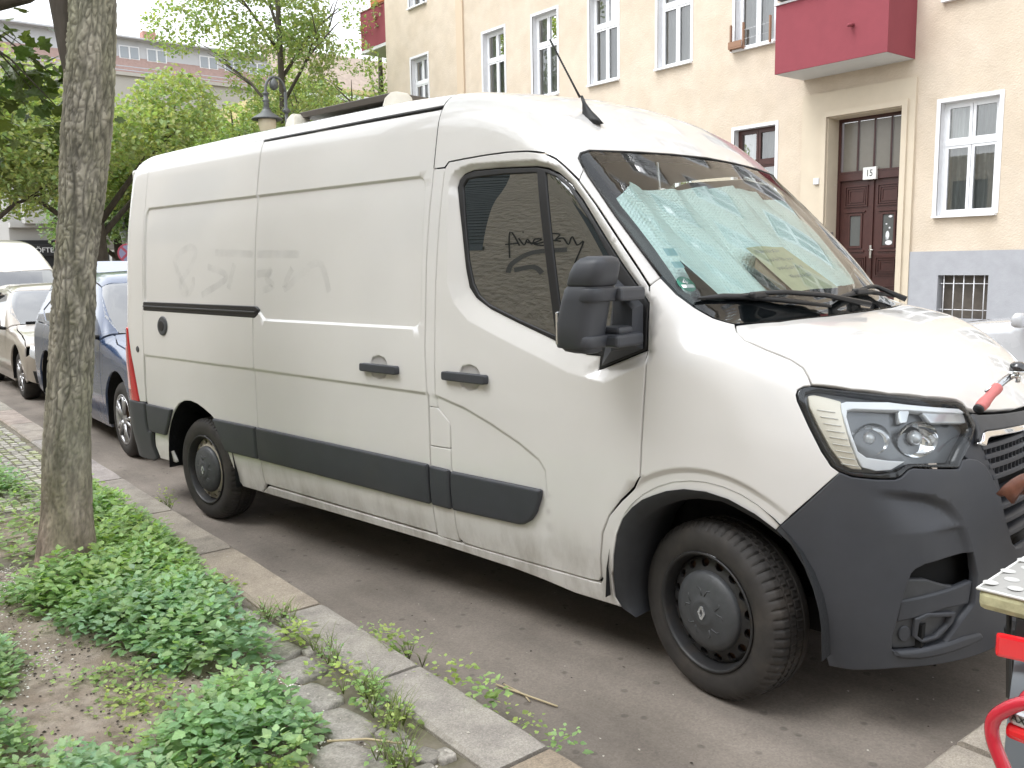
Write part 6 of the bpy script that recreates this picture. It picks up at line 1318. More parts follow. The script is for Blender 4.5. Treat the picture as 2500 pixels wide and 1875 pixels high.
# ---------------------------------------------------------------- far houses
def simple_house(label, face, u0, u1, c, z1, wallm, rows, ncol, wsize, name='house', roof=None, base=None, sgn=1, group='houses beyond the square'):
    """row house whose front lies on x = c and looks towards +x"""
    t = thing(name, label, 'building', (c, (u0+u1)/2, 0)); off = (-c, -(u0+u1)/2, 0)
    hs = []; pw = (u1-u0)/ncol
    for z in rows:
        for k in range(ncol): m_ = u0+pw*(k+.5); hs.append((m_-wsize[0]/2, m_+wsize[0]/2, z, z+wsize[1]))
    w = MB(); wall_cells(w, 'x', c, u0, u1, 0, z1, hs, .18, -1); w.box((c-5.2, (u0+u1)/2, z1/2), (9.6, u1-u0-.2, z1-.1)); w.box((c-.1, (u0+u1)/2, z1+.08), (.7, u1-u0, .25)); o = w.build('wall', wallm, t); o.location = off
    pr = None
    for h in hs:
        if pr is None:
            f = MB(); W, Hh = wsize; Rm = Matrix.Rotation(R(90), 3, 'Z'); frame_bars(f, 0, W, 0, Hh, 0, .1, .08); f.box((W/2, 0, Hh/2), (.1, .08, Hh-.2)); pr = f.build('window', WHITEP, t); pr.rotation_euler = (0, 0, R(90))
            p_ = MB(); p_.quad((.1, .03, .1), (W-.1, .03, .1), (W-.1, .03, Hh-.1), (.1, .03, Hh-.1)); p_.build('pane', PANE, pr); o = pr
        else: o = copy_tree(pr, t)
        o.location = (c-.10+off[0], h[0]+off[1], h[2])
    return t, off
mh, off = simple_house('cream house with pale attic storey, brick-red band and dormer row above the treetops', 'x', 2, 52, -70, 16.2, pbr('far_cream', (.42, .40, .36), .9, var=.05, scale=.5), (1.2, 4.6, 8.2, 11.8), 16, (1.3, 2.1))
at_ = MB(); at_.add([(-70.2, 2, 16.3), (-70.2, 52, 16.3), (-71.6, 52, 18.9), (-71.6, 2, 18.9)], [(0, 1, 2, 3)]); q = at_.build('roof', pbr('hazed_roof_red', (.36, .25, .22), .9, var=.15, scale=3), mh); q.location = off  # roof red lightened to stand in for distance haze
at_ = MB(); at_.box((-71.6, 27, 18.2), (1.2, 50, 1.7)); at_.box((-71.3, 27, 19.1), (2.2, 50, .12)); q = at_.build('attic', pbr('hazed_attic', (.50, .51, .53), .9, var=.06, scale=.6), mh); q.location = off  # attic grey lightened too, haze put into the colour
for k in range(15):
    y = 16.0+k*2.05*1.0 if k < 15 else 0
    if k % 4 == 3: continue
    f = MB(); f.box((-70.97, y+.9, 18.1), (.1, 1.5, 1.0)); f.box((-70.9, y+.9, 18.1), (.06, .1, 1.0)); o = f.build('dormer_window', WHITEP, mh); o.location = off
    p_ = MB(); p_.box((-70.9, y+.53, 18.1), (.04, .58, .82)); p_.box((-70.9, y+1.27, 18.1), (.04, .58, .82)); p_.build('pane', pbr('far_pane', (.30, .33, .36), .15), o)
for y in (20.7, 33., 44.): c_ = MB(); c_.box((-71.8, y, 19.5), (.8, 1.0, 1.0)); q = c_.build('chimney', pbr('far_brick', (.40, .22, .18), .9), mh); q.location = off
rl = MB()
for k in range(2): rl.box((-70.05, 25, 16.6+.28*k), (.04, 40, .04))
q = rl.build('roof_railing', pbr('pale_blue_rail', (.45, .52, .58), .6), mh); q.location = off
yh, off = simple_house('yellow house with white cornices half hidden by the airy trees', 'x', 21.5, 50, -50, 12.6, pbr('far_yellow', (.52, .43, .22), .9, var=.05, scale=.5), (.9, 4.5, 8.4), 9, (1.2, 2.0))
q = MB(); q.box((-49.7, 35.7, 12.2), (.5, 28.6, .35)); q.box((-49.8, 35.7, 11.3), (.3, 28.6, .15)); q.box((-49.8, 35.7, 7.7), (.3, 28.6, .25)); q = q.build('cornice', WHITEP, yh); q.location = off
q = MB(); q.add([(-50, 21.5, 12.75), (-50, 50, 12.75), (-53, 50, 15.6), (-53, 21.5, 15.6)], [(0, 1, 2, 3)]); q = q.build('roof', pbr('hazed_roof_brown', (.36, .29, .24), .9, var=.2, scale=2), yh); q.location = off  # brown roof paled, its colour carries the distance haze
# corner house with shops
ch_, off = simple_house('white corner house with dark kebab shop front on the ground floor', 'x', 6.0, 12.5, -49, 8.6, pbr('far_white', (.46, .45, .43), .9, var=.05, scale=.4), (5.2,), 3, (1.1, 1.9))
sh = MB(); sh.add([(-49, 6.0, 0), (-64, -6, 0), (-64, -6, 8.6), (-49, 6.0, 8.6)], [(0, 1, 2, 3)]); q = sh.build('side_wall', MATS['far_white'], ch_); q.location = off
for k in range(7):
    t0_ = (k+.3)/7; x_, y_ = -49-15*t0_, 6-12*t0_; q = MB(); q.add([(x_+.06, y_-.02, 4.4), (x_-.9+.06, y_-.72-.02, 4.4), (x_-.9+.06, y_-.72-.02, 6.6), (x_+.06, y_-.02, 6.6)], [(0, 1, 2, 3)]); q = q.build('window', PANE, ch_); q.location = off
q = MB(); q.box((-48.75, 9.5, 3.95), (.5, 7.0, .25)); q.box((-48.6, 9.6, 4.6), (.9, 6.0, 1.2), .03); q = q.build('bay', MATS['far_white'], ch_); q.location = off
q = MB(); q.box((-48.9, 9.3, 1.6), (.12, 6.4, 3.2)); q = q.build('shop_front', pbr('shop_dark', (.025, .026, .03), .3), ch_); q.location = off
q = MB(); q.box((-48.72, 7.7, 2.68), (.2, 2.4, .62), .02); sg_ = q.build('shop_sign', pbr('sign_black', (.02, .02, .022), .5), ch_); sg_.location = off
text_obj('sign_lettering', 'KÖFTE', .36, (-48.60, 7.36, 2.68), (R(90), 0, R(90)), pbr('sign_white', (.8, .8, .8), .5), sg_, ext=.01)
for o_ in [c for c in sg_.children]: pass
q = MB(); q.box((-48.7, 8.1, 3.1), (.15, .14, .14)); q = q.build('sign_lamp', pbr('sign_red', (.6, .03, .03), .5), ch_); q.location = off
q = MB(); q.box((-48.80, 11.8, 1.7), (.14, .9, 1.5)); q.box((-48.74, 11.8, 1.7), (.1, .6, 1.1)); q = q.build('notice_case', WHITEP, ch_); q.location = off
# grey kiosk-like house behind the no-stopping sign
kh, off = simple_house('grey house front with one white framed window behind the lantern', 'x', 8.3, 13.0, -44.0, 5.0, pbr('far_grey', (.20, .19, .17), .9, var=.2, scale=1), (1.1,), 2, (1.3, 1.5))
# ---------------------------------------------------------------- the near row, behind the camera, mirrored in the van's paint and glass
nh = thing('apartment_building', 'beige house front with roller shutters and graffiti, mirrored in the van window', 'building', (0, -5.2, 0))
NY = -5.2; nw = []
for k in range(-15, 12):
    x = -.9+k*2.45 if False else k*2.5-1.4
    for z in (6.2, 10.0, 13.8, 17.6): nw.append((x, x+1.15, z, z+2.2))
SHUT_ = [(-6.55, -4.80, 2.53, 4.60), (-2.45, -.95, 2.62, 4.6), (-11.3, -9.9, 2.75, 4.6), (-15.3, -13.9, 2.7, 4.6), (1.6, 3.1, 2.6, 4.6), (5.4, 6.9, 2.6, 4.6), (-19.3, -17.9, 2.7, 4.6)]
w = MB(); wall_cells(w, 'y', NY, -40, 30, 0, 5.6, []+SHUT_, .2, -1); w.box((-5, NY-5.4, 2.8), (70, 10.2, 5.5)); q = w.build('wall', pbr('near_stucco', (.68, .63, .54), .95, var=.12, scale=2, bump=.9, bscale=9, dist=.05, stretch=(1, 1, 2.2)), nh); q.location = (0, -NY, 0)  # wall kept low and pale, shaped to let more light onto the van
SHM = pbr('shutter_blue_grey', (.13, .17, .20), .5, var=.1, scale=3)
pr = None
for (a, b, lo, hi) in SHUT_:
    m_ = MB(); n_ = 34
    for k in range(n_): z = lo+(hi-lo)*(k+.5)/n_; m_.box(((a+b)/2, NY-.07, z), (b-a, .03, (hi-lo)/n_*.72))
    m_.box(((a+b)/2, NY-.10, (lo+hi)/2), (b-a, .02, hi-lo)); m_.box(((a+b)/2, NY-.04, lo+.03), (b-a+.06, .08, .07)); q = m_.build('roller_shutter', SHM, nh); q.location = (0, -NY, 0); q['kind'] = 'stuff'
for (a, b, lo, hi) in [h for h in nw if h[3] < 5]:
    m_ = MB(); m_.box(((a+b)/2, NY-.14, (lo+hi)/2), (b-a, .05, hi-lo)); q = m_.build('window', WHITEP, nh); q.location = (0, -NY, 0)
    m_ = MB()
    for s_ in (0, 1): m_.box((a+(b-a)*(.27+.46*s_), NY-.105, (lo+hi)/2), ((b-a)*.38, .03, (hi-lo)*.86))
    m_.build('pane', PANE, q)
GRF = pbr('spray_black', (.02, .02, .022), .6); GRF2 = pbr('spray_faded', (.20, .20, .20), .8)
st = [[(-4.40, 2.40), (-4.45, 2.83), (-4.29, 2.60)], [(-4.49, 2.62), (-4.31, 2.64)], [(-4.27, 2.83), (-4.275, 2.81)], [(-4.32, 2.72), (-4.23, 2.61), (-4.20, 2.70), (-4.13, 2.62), (-4.10, 2.70), (-4.01, 2.69), (-4.11, 2.63), (-3.97, 2.60), (-3.93, 2.70)], [(-3.93, 2.79), (-3.79, 2.77), (-3.83, 2.69), (-3.74, 2.71), (-3.66, 2.61), (-3.63, 2.73), (-3.55, 2.60), (-3.48, 2.65), (-3.55, 2.32)], [(-4.22, 2.66), (-4.05, 2.63), (-3.9, 2.68), (-3.76, 2.66)]]
q = scribble([smooth_line(s, 4) for s in st], .022, lambda a, b: (a, NY+.006, b), 'graffiti', GRF, nh); q.location = (0, -NY, 0)
st = [[(-4.40, 2.17), (-4.35, 2.32), (-4.1, 2.49), (-3.67, 2.53)], [(-4.32, 2.21), (-4.07, 2.26), (-3.95, 2.17)], [(-10.0, 1.76), (-10.33, 2.19), (-10.13, 2.62), (-9.93, 2.52), (-10.19, 1.94), (-10.1, 1.76), (-9.91, 1.87)], [(-9.04, 2.29), (-9.14, 1.84)], [(-9.61, 2.22), (-9.16, 2.03), (-9.69, 1.74)], [(-9.53, 2.52), (-7.75, 2.49)], [(-8.82, 2.12), (-8.26, 2.2), (-8.37, 1.84)], [(-7.85, 2.21), (-7.96, 1.87), (-7.4, 2.32), (-7.13, 1.87)]]
q = scribble([smooth_line(s, 4) for s in st], .07, lambda a, b: (a, NY+.005, b), 'graffiti', GRF2, nh); q.location = (0, -NY, 0)
# ---------------------------------------------------------------- lamps and sign
IRON = pbr('lamp_iron', (.11, .115, .115), .5, .3)
def bishop_lamp(base, label):
    t = thing('street_lamp', label, 'street lamp', base, 0, 'street lamps'); p = MB()
    p.tube([(0, 0, 0), (0, 0, 1.0), (0, 0, 1.1), (0, 0, 6.6)], [.11, .10, .07, .045], 10); p.build('post', IRON, t)
    a = MB(); P = [(0, 0, 6.6)]+[(-.0, -.30+.30*math.cos(th), 6.6+.30*math.sin(th)*1.3) for th in np.linspace(0, math.pi, 12)][1:]+[(0, -.60, 6.4), (0, -.60, 6.1)]; a.tube(P, .04, 8); a.tube([(0, -.60, 6.5), (0, -.60, 6.0)], [.07, .09], 8)
    for z in (6.5, 6.3, 6.1): a.lathe([(.05, z-.05), (.12, z), (.05, z+.05)], 10, 'z', (0, -.60, 0))
    a.lathe([(.04, 6.62), (.12, 6.70), (.13, 6.82), (.07, 6.92), (.02, 6.98)], 12, 'z', (0, -.34, 0)); a.build('lamp_arm', IRON, t)
    h = MB(); h.lathe([(.09, 6.1), (.16, 5.98), (.42, 5.82), (.44, 5.78), (.28, 5.78)], 20, 'z', (0, -.60, 0)); h.build('lamp_hood', IRON, t)
    g_ = MB(); g_.lathe([(.25, 5.78), (.25, 5.62), (.19, 5.42), (.08, 5.30), (0, 5.28)], 20, 'z', (0, -.60, 0)); g_.build('lamp_glass', pbr('opal_glass', (.62, .55, .40), .3), t)
    b_ = MB(); b_.lathe([(.05, 6.0), (.13, 6.08), (.05, 6.16)], 10); b_.lathe([(.05, 5.2), (.12, 5.3), (.05, 5.4)], 10); b_.build('post_collar', IRON, t)
    return t
bishop_lamp((-22.4, 8.95, 0), 'tall old iron street lamp with curled top and hanging bell glass')
t = thing('street_lamp', 'small four-sided lantern on an iron post, seen between the tree trunk and the white van', 'street lamp', (-31.0, 6.65, 0), 0, 'street lamps')
p = MB(); p.tube([(0, 0, 0), (0, 0, 2.5)], [.08, .045], 8); p.build('post', IRON, t)
p = MB(); p.loft([(0, 0, 2.5, .10, .10), (0, 0, 3.0, .22, .22)], 4, 2); p.build('lantern_glass', pbr('lantern_glass', (.45, .47, .47), .1), t)
p = MB(); p.loft([(0, 0, 3.0, .26, .26), (0, 0, 3.2, .10, .10), (0, 0, 3.3, .05, .05)], 4, 2); p.build('lantern_roof', IRON, t)
t = thing('no_stopping_sign', 'round no-stopping sign with red cross on a thin pole behind the blue car', 'road sign', (-26.2, 5.35, 0))
p = MB(); p.tube([(0, 0, 0), (0, 0, 2.45)], .03, 8); p.build('post', SATIN, t)
def disc(r, x, mat, name):
    q = MB(); q.add([(x, r*math.cos(a), 2.12+r*math.sin(a)) for a in np.linspace(0, 6.283, 28, False)]+[(x-.02, r*math.cos(a), 2.12+r*math.sin(a)) for a in np.linspace(0, 6.283, 28, False)], [tuple(range(28))]+[(k, (k+1) % 28, 28+(k+1) % 28, 28+k) for k in range(28)]); return q.build(name, mat, t)
sr_ = pbr('sign_red_print', (.55, .10, .16), .4); disc(.29, .05, sr_, 'sign_rim'); disc(.24, .056, pbr('sign_blue_print', (.35, .36, .58), .4), 'sign_face')
q = MB()
for s_ in (-1, 1): q.add([(.062, (-.17-.03)*1.0, 2.12+s_*-.17+.0), (.062, -.17+.03, 2.12+s_*-.20), (.062, .20, 2.12+s_*.14), (.062, .14, 2.12+s_*.20)], [(0, 1, 2, 3)])
q.build('sign_cross', sr_, t)
t.rotation_euler = (0, 0, R(-20))
# ================================================================ other vehicles
def make_car(P, label, loc_, rotz, body, group='cars parked along the kerb', cat='car', name='parked_car', wheel_r=.315, alloy=True, steps=None):
    """passenger car from the same kind of implicit skin: x forward from the front axle, y from the right flank"""
    hf = P['half']; TTc = pchip(*P['tumble']); HC = pchip(*P['hood']); RCf = pchip(*P['roof']); LN = pchip(*P['lean']); (wx0, wz0), (wx1, wz1) = P['ws']; wbs = P['wb']; xr = P['rear']; xn = P['nose']
    def f(p):
        x, y, z = p[..., 0], p[..., 1], p[..., 2]; w = np.sqrt((y-hf)**2+1e-8); side = w-(hf-TTc(z)+P.get('flare', .0)*np.exp(-((x/.42)**2))*np.exp(-((z-.55)/.22)**2))
        rear = xr-x+.12*np.maximum(z-.9, 0)*P.get('rake', 1.)+.05*w**2; front = x-(xn-.30*w**2-.25*w**6-LN(z)); hood = z-(HC(x)-.05*w**2-.05*w**6)
        t = (z-wz0)/(wz1-wz0); wx = wx0+(wx1-wx0)*t+.05*t*(1-t)*2-.16*(w/hf)**2.4; wind = (x-wx)*.6; roof = z-(RCf(x)-.06*(w/hf)**2)
        return smax(smax(side, rear, .2), smin(smax(wind, roof, .05), smax(front, hood, .12), .03), .10)
    root = thing(name, label, cat, loc_, rotz, group); wz = P['belt']; za = wheel_r+.075; ra = wheel_r+.075
    def arch(cx_, n=14): return [(cx_+ra*math.cos(a), wheel_r+.02+ra*math.sin(a)) for a in np.linspace(math.pi, 0, n)]
    sill = P.get('sill', .20); xb = P['bpil']
    def side3f(pts):
        Q = np.array([(x, 0, z) for x, z in pts], float); t = cast(Q-[0, 1, 0], np.tile([0., 1., 0.], (len(Q), 1)), f, 0, 1+hf); return [tuple(q) for q in Q+np.stack([0*t, t-1, 0*t], 1)]
    kw = dict(rng_t=(-1.2, 1.2), grid=.06, gap=.003)
    xf = P['noseflank']; zc = P['hoodline']     # hood shut line on the flank
    wingP = [(xf, sill+.10), (xf+.06, .50), (xf+.02, P['lampz'])]+zc[::-1]+[(P['door0'], wz-.01), (P['door0']+.02, .55), (P['door0']+.06, sill), (-ra-.02, sill)]+arch(0)+[(ra+.02, sill+.05)]
    panel('wing', body, f, [wingP], root, **kw)
    d0, d1, d2 = P['door0'], P['door1'], P['door2']
    side_win = P['sidewin']; pts_lo = [(d0, wz-.012), (d1, wz+.0), (d2, wz+.02)]
    if True:
        dr_ = panel('door', body, f, [[(d0+.06, sill), (d0+.02, .55), (d0, wz-.01), (d1, wz+.004), (d1, sill)]], root, **kw)
        panel('door', body, f, [[(d1, sill), (d1, wz+.004), (d2, wz+.02), (d2+.05, .75), (wbs+ra+.02, .42), (wbs+ra+.02, sill)]], root, **kw)
        q = MB(); hz = wz-.14; hy = side3f([(d1+.16, hz)])[0][1]; q.box((d1+.17, hy-.018, hz), (.20, .03, .03), .01); q.build('door_handle', body, dr_)
    panel('rear_quarter', body, f, [[(wbs+ra+.02, sill), (wbs+ra+.02, .42), (d2+.05, .75), (d2, wz+.02), (xr+.12, wz+.04), (xr+.10, sill+.1), (wbs-ra-.02, sill+.02)]+arch(wbs)], root, **kw)
    # greenhouse: pillars and roof rail around one dark glass
    A0, A1 = P['apil']; top = P['toprail']
    gh = [(A0[0], A0[1]), (d0-.02, wz-.008), (d1, wz+.006), (d2, wz+.022), (xr+.14, wz+.045)]+top+[A1]
    GF = Frame((-.15, .85, -.5)); kg = dict(frame=GF, rng_t=(-2.2, 1.2), gap=.002)
    gb = panel('greenhouse', body, f, [side3f(gh), side3f(side_win)], root, grid=.05, **kg)
    panel('side_window', P.get('glass', WINGL), f, [side3f(side_win)], gb, grid=.08, off=-.008, rim=0, flange=0, **{**kg, 'gap': -.008})
    kr = dict(frame=Frame((0, 0, -1), up=(1, 0, 0)), rng_t=(-2.6, 0), grid=.09)
    mirr = lambda L: [(x, 2*hf-y, z) for x, y, z in L[::-1]]
    rail = side3f([A1]+top[::-1]); ctr = [(P['wstopx'], hf, 0)]
    ws_t = [(P['wstopx']+.0, hf, 0)]
    def onroof(x, y): 
        q = np.array([[x, y, 3.0]]); t = cast(q, np.array([[0, 0, -1.]]), f, 0, 3.)[0]; return (x, y, 3-t)
    wt = [(rail[0][0]+.012, rail[0][1]+.01, rail[0][2]+.01), onroof(P['wstopx']-.05, hf*.45), onroof(P['wstopx'], hf)]
    panel('roof', P.get('roofmat', body), f, [rail[::-1]+wt[1:]+mirr(rail[::-1]+wt[1:-1])], root, gap=.002, **kr)
    a_side = side3f([A0, ((A0[0]*.66+A1[0]*.34), (A0[1]*.66+A1[1]*.34)), ((A0[0]*.33+A1[0]*.67), (A0[1]*.33+A1[1]*.67)), A1])
    wb_ = [a_side[0], onroof(P['cowl']-.02, hf*.5), onroof(P['cowl'], hf)]
    wfrm = Frame((-.6, 0, -.8)); wg = panel('windscreen', P.get('wsglass', WGL), f, [a_side+wt[1:]+mirr(a_side+wt[1:-1])[0:0]+mirr([*a_side, *wt[1:-1]])+mirr(wb_[1:-1])+[wb_[2]]+wb_[1:2][::1]], root, frame=wfrm, rng_t=(-3, 1), grid=.09, gap=.004, rim=.001, flange=0)
    inn = MB(); inn.box(((A0[0]+xr)/2+.1, hf, wz-.06), (abs(xr-A0[0])-.4, 2*hf-.3, .08)); inn.build('parcel_tray', DEEP, root)
    bk_ = MB(); bk_.box((A1[0]-.7, hf, (wz+A1[1])/2), (.05, 2*hf-.35, A1[1]-wz)); bk_.build('seat_row', pbr('seat_grey', (.05, .05, .055), .9), root)
    for s_ in (-1, 1): q = MB(); q.loft([(A1[0]-.25, hf+s_*.36, wz-.15, .06, .22), (A1[0]-.3, hf+s_*.36, wz+.12, .05, .20), (A1[0]-.32, hf+s_*.36, wz+.20, .045, .12), (A1[0]-.33, hf+s_*.36, wz+.36, .04, .11)], 14, 3); q.build('front_seat', MATS['seat_grey'], root)
    # bonnet
    hl = side3f(zc); kh = dict(frame=Frame((-.25, 0, -.97), up=(1, 0, 0)), rng_t=(-2.4, .3), grid=.07)
    nose_e = P['nosez']; fr = [onf for onf in nose_pts(f, hf, nose_e)]
    panel('bonnet', body, f, [hl+fr+mirr(fr[:-1])[0:]+mirr(hl)+mirr(wb_[1:-1])+[wb_[2]]+[wb_[1]]], root, gap=.003, **kh)
    # nose: bumper with lamp and grille openings
    BFc = Frame((-.65, .76, 0)); lz0, lz1 = P['lampz'], nose_e
    nose = panel('front_bumper', body, f, [side3f([(xf, sill+.10), (xf+.06, .50), (xf+.02, P['lampz'])])+fr+[(xn, hf, sill)]+[(xn-.14, hf*.5, sill)]], root, frame=BFc, rng_t=(-2, 1.8), grid=.06, gap=.002)
    mirror_part(nose, hf, root)
    lp = P['lamp']; hd = panel('headlight', pbr('car_lamp', (.62, .63, .64), .15, .1, coat=1.), f, [lamp_pts(f, hf, lp)], root, frame=BFc, rng_t=(-2, 1.8), off=.006, gap=0, rim=.008, grid=.05); mirror_part(hd, hf, root)
    XFc = Frame((-1, 0, 0)); gz0, gz1 = P['grille']
    panel('grille', BLACK, f, [[(0, hf*.42, gz0), (0, 2*hf-hf*.42, gz0), (0, 2*hf-hf*.36, gz1), (0, hf*.36, gz1)]], root, frame=XFc, rng_t=(-2, 0), off=.006, gap=0, rim=.006, grid=.1)
    panel('lower_intake', BLACK, f, [[(0, hf*.35, sill+.08), (0, 2*hf-hf*.35, sill+.08), (0, 2*hf-hf*.35, sill+.2), (0, hf*.35, sill+.2)]], root, frame=XFc, rng_t=(-2, 0), off=.005, gap=0, rim=.006, grid=.1)
    if 'fog' in P:
        fg = panel('fog_lamp', pbr('car_fog', (.7, .7, .68), .15, .3, coat=1), f, [lamp_pts(f, hf, P['fog'])], root, frame=BFc, rng_t=(-2, 1.8), off=.010, gap=0, rim=.004, grid=.05)
        panel('fog_surround', BLACK, f, [lamp_pts(f, hf, P['fogs'])], root, frame=BFc, rng_t=(-2, 1.8), off=.005, gap=0, rim=.004, grid=.05)
    # far side, rear, underbody
    fl = panel('left_flank', body, f, [[(xf, sill+.10), (xf+.06, .5), (xf+.02, P['lampz'])]+zc[::-1]+[(A0[0], A0[1]), A1]+top[::-1]+[(xr+.14, wz+.045), (xr+.10, sill+.1), (wbs-ra, sill)]+arch(wbs)+[(-ra, sill)]+arch(0)], root, gap=.003, grid=.09, rng_t=(-1.2, 1.2)); fl.scale = (1, -1, 1); fl.location = (0, 2*hf, 0)
    ub = MB(); ub.box(((xr+xn)/2-.05, hf, .30), (xn-xr-.6, 2*hf-.34, .22)); ub.box((xr+.12, hf, .62), (.10, 2*hf-.3, .8), .05); ub.build('underbody', DEEP, root)
    for cx_ in (0, wbs):
        w = MB(); n = 16; V = []
        for i in range(n+1): a = math.pi*i/n; V += [(cx_-ra*math.cos(a), .02, .24+(za+wheel_r-.21)*math.sin(a)), (cx_-ra*math.cos(a), .32, .24+(za+wheel_r-.21)*math.sin(a))]
        w.add(V, [(2*i, 2*i+1, 2*i+3, 2*i+2) for i in range(n)]); w.add([(cx_-ra, .32, .2), (cx_+ra, .32, .2), (cx_+ra, .32, .8), (cx_-ra, .32, .8)], [(0, 1, 2, 3)]); w.build('wheel_well', DEEP, root)
        wh = alloy_wheel(root, wheel_r, P.get('spokes', 5)); wh.location = (cx_, .035, wheel_r)
        c = copy_tree(wh, root); c.scale = (1, -1, 1); c.location = (cx_, 2*hf-.035, wheel_r)
    # door mirror
    mx_, mz_ = P['mirror']; my = side3f([(mx_, wz)])[0][1]
    q = MB(); q.loft([(mx_, my-.15, mz_-.07, .04, .07), (mx_+.01, my-.15, mz_-.05, .055, .095), (mx_+.01, my-.15, mz_+.03, .055, .10), (mx_, my-.15, mz_+.075, .035, .075)], 18, 3); mo = q.build('door_mirror', body, root)
    q = MB(); q.tube([(mx_+.02, my+.03, mz_-.08), (mx_, my-.10, mz_-.06)], .022, 8); q.build('mirror_foot', BLACK, mo); mirror_part(mo, hf, root); 
    wz_ = MB(); wz_.tube([onf2(f, A0[0]+.0, .25, .012), onf2(f, A0[0]+.06, hf*.9, .012)], .01, 5); wz_.build('wiper', BLACK, root)
    return root, f
def onf2(f, x, y, d):
    q = np.array([[x, y, 3.0]]); t = cast(q, np.array([[0, 0, -1.]]), f, 0, 3.)[0]; return (x, y, 3-t+d)
def nose_pts(f, hf, z):
    ys = np.array([.16, .26, .40, .60, hf]); ys = ys[ys <= hf]; P = np.stack([np.full(len(ys), 2.5), ys, np.full(len(ys), z)], 1); t = cast(P, np.tile([-1., 0, 0], (len(P), 1)), f, 0, 3.2); return [tuple(q) for q in P-np.stack([t, 0*t, 0*t], 1)]
def lamp_pts(f, hf, L):
    """lamp outline given as (angle-like coordinate along the nose diagonal, z)"""
    n = np.array([-.65, .76, 0])/np.hypot(.65, .76); ea = np.array([.76, .65, 0])/np.hypot(.65, .76); P = np.array([ea*a+np.array([0, 0, z]) for a, z in L]); t = cast(P-n*2, np.tile(n, (len(P), 1)), f, 0, 3.6); return [tuple(q) for q in P-n*2+n*t[:, None]]
ALLOY = pbr('alloy_silver', (.50, .50, .51), .3, .8)
_aw = {}
def alloy_wheel(parent, r, spokes):
    if (r, spokes) in _aw:
        c = copy_tree(_aw[(r, spokes)], parent); return c
    w = bpy.data.objects.new('wheel', None); COL.objects.link(w); w.parent = parent; k = r/.335
    prof = [(.215*k, .02), (.23*k, .004), (.27*k, 0), (.30*k, .006), (.322*k, .022), (.333*k, .045), (.335*k, .10), (.333*k, .155), (.322*k, .18), (.30*k, .195), (.215*k, .19)]
    m = MB(); m.lathe(prof, 72, 'y'); m.build('tyre', RUBBER, w)
    m = MB(); m.lathe([(.222*k, .012), (.222*k, .004), (.208*k, .006), (.200*k, .02), (.195*k, .10), (.21*k, .19)], 64, 'y'); m.build('rim', ALLOY, w)
    m = MB(); m.lathe([(.19*k, .09), (.02, .085), (0, .085)], 32, 'y'); m.build('brake_disc', RUST, w)
    m = MB(); m.lathe([(.058*k, .02), (.05*k, .012), (0, .010)], 24, 'y'); m.build('hub', ALLOY, w)
    for s in range(spokes):
        a = 2*math.pi*s/spokes; q = MB()
        for d in (-.11, .11):
            P_ = []
            ca, sa = math.cos(a+d*.5), math.sin(a+d*.5); cb, sb = math.cos(a+d*1.6), math.sin(a+d*1.6)
            q.tube([(.045*k*ca, .018, .045*k*sa), (.12*k*math.cos(a+d), .012, .12*k*math.sin(a+d)), (.203*k*cb, .012, .203*k*sb)], [.018*k, .015*k, .017*k], 6)
        q.build('spoke', ALLOY, w)
    _aw[(r, spokes)] = w; return w
BLUE = paint('car_blue', (.022, .050, .120), z0=.2, z1=.5, amt=.4, rough=.25)
BEIGE = paint('car_beige', (.36, .315, .265), z0=.2, z1=.45, amt=.3, rough=.3)
SILV = paint('car_silver', (.50, .51, .53), z0=.2, z1=.45, amt=.2, rough=.25)
CARW = paint('camper_white', (.70, .665, .60), z0=.2, z1=.5, amt=.4)
CGLASS = glass_mat('car_glass', (.60, .66, .68), 2.2, base=.16)
MPV = dict(half=.90, tumble=([.1, .2, .35, .55, .75, .95, 1.1, 1.3, 1.5, 1.7], [.10, .05, .015, 0, .005, .02, .055, .15, .25, .37]), hood=([-.8, -.45, 0, .4, .65, .8, .95], [1.16, 1.08, 1.0, .93, .86, .78, .62]),
           roof=([-3.6, -3.2, -2.4, -1.8, -1.4, -1.15, -.9, -.4], [1.50, 1.56, 1.62, 1.63, 1.60, 1.53, 1.40, 1.05]), lean=([0, .3, .55, .75, .95], [.06, 0, .0, .05, .16]), ws=((-.36, 1.06), (-1.12, 1.53)), wb=-2.80, rear=-3.62, nose=.92, belt=1.02,
           bpil=-1.5, noseflank=.56, lampz=.66, hoodline=[(-.46, 1.05), (-.2, .985), (.1, .94), (.35, .88), (.55, .80)], door0=-.52, door1=-1.60, door2=-2.62, sidewin=[(-.80, 1.08), (-1.0, 1.05), (-2.9, 1.09), (-3.2, 1.2), (-2.9, 1.42), (-1.5, 1.46), (-1.25, 1.40)],
           apil=((-.47, 1.06), (-1.20, 1.47)), toprail=[(-3.35, 1.40), (-2.8, 1.50), (-2.1, 1.535), (-1.6, 1.53)], wstopx=-1.10, cowl=-.36, nosez=.76, lamp=[(.54, .66), (.66, .64), (.86, .68), (.88, .76), (.66, .80), (.50, .84)], grille=(.50, .60), mirror=(-.62, 1.10), wsglass=CGLASS)
make_car(MPV, 'dark blue family car parked directly behind the white van', (-6.07, -.40, 0), 0, BLUE, wheel_r=.335)
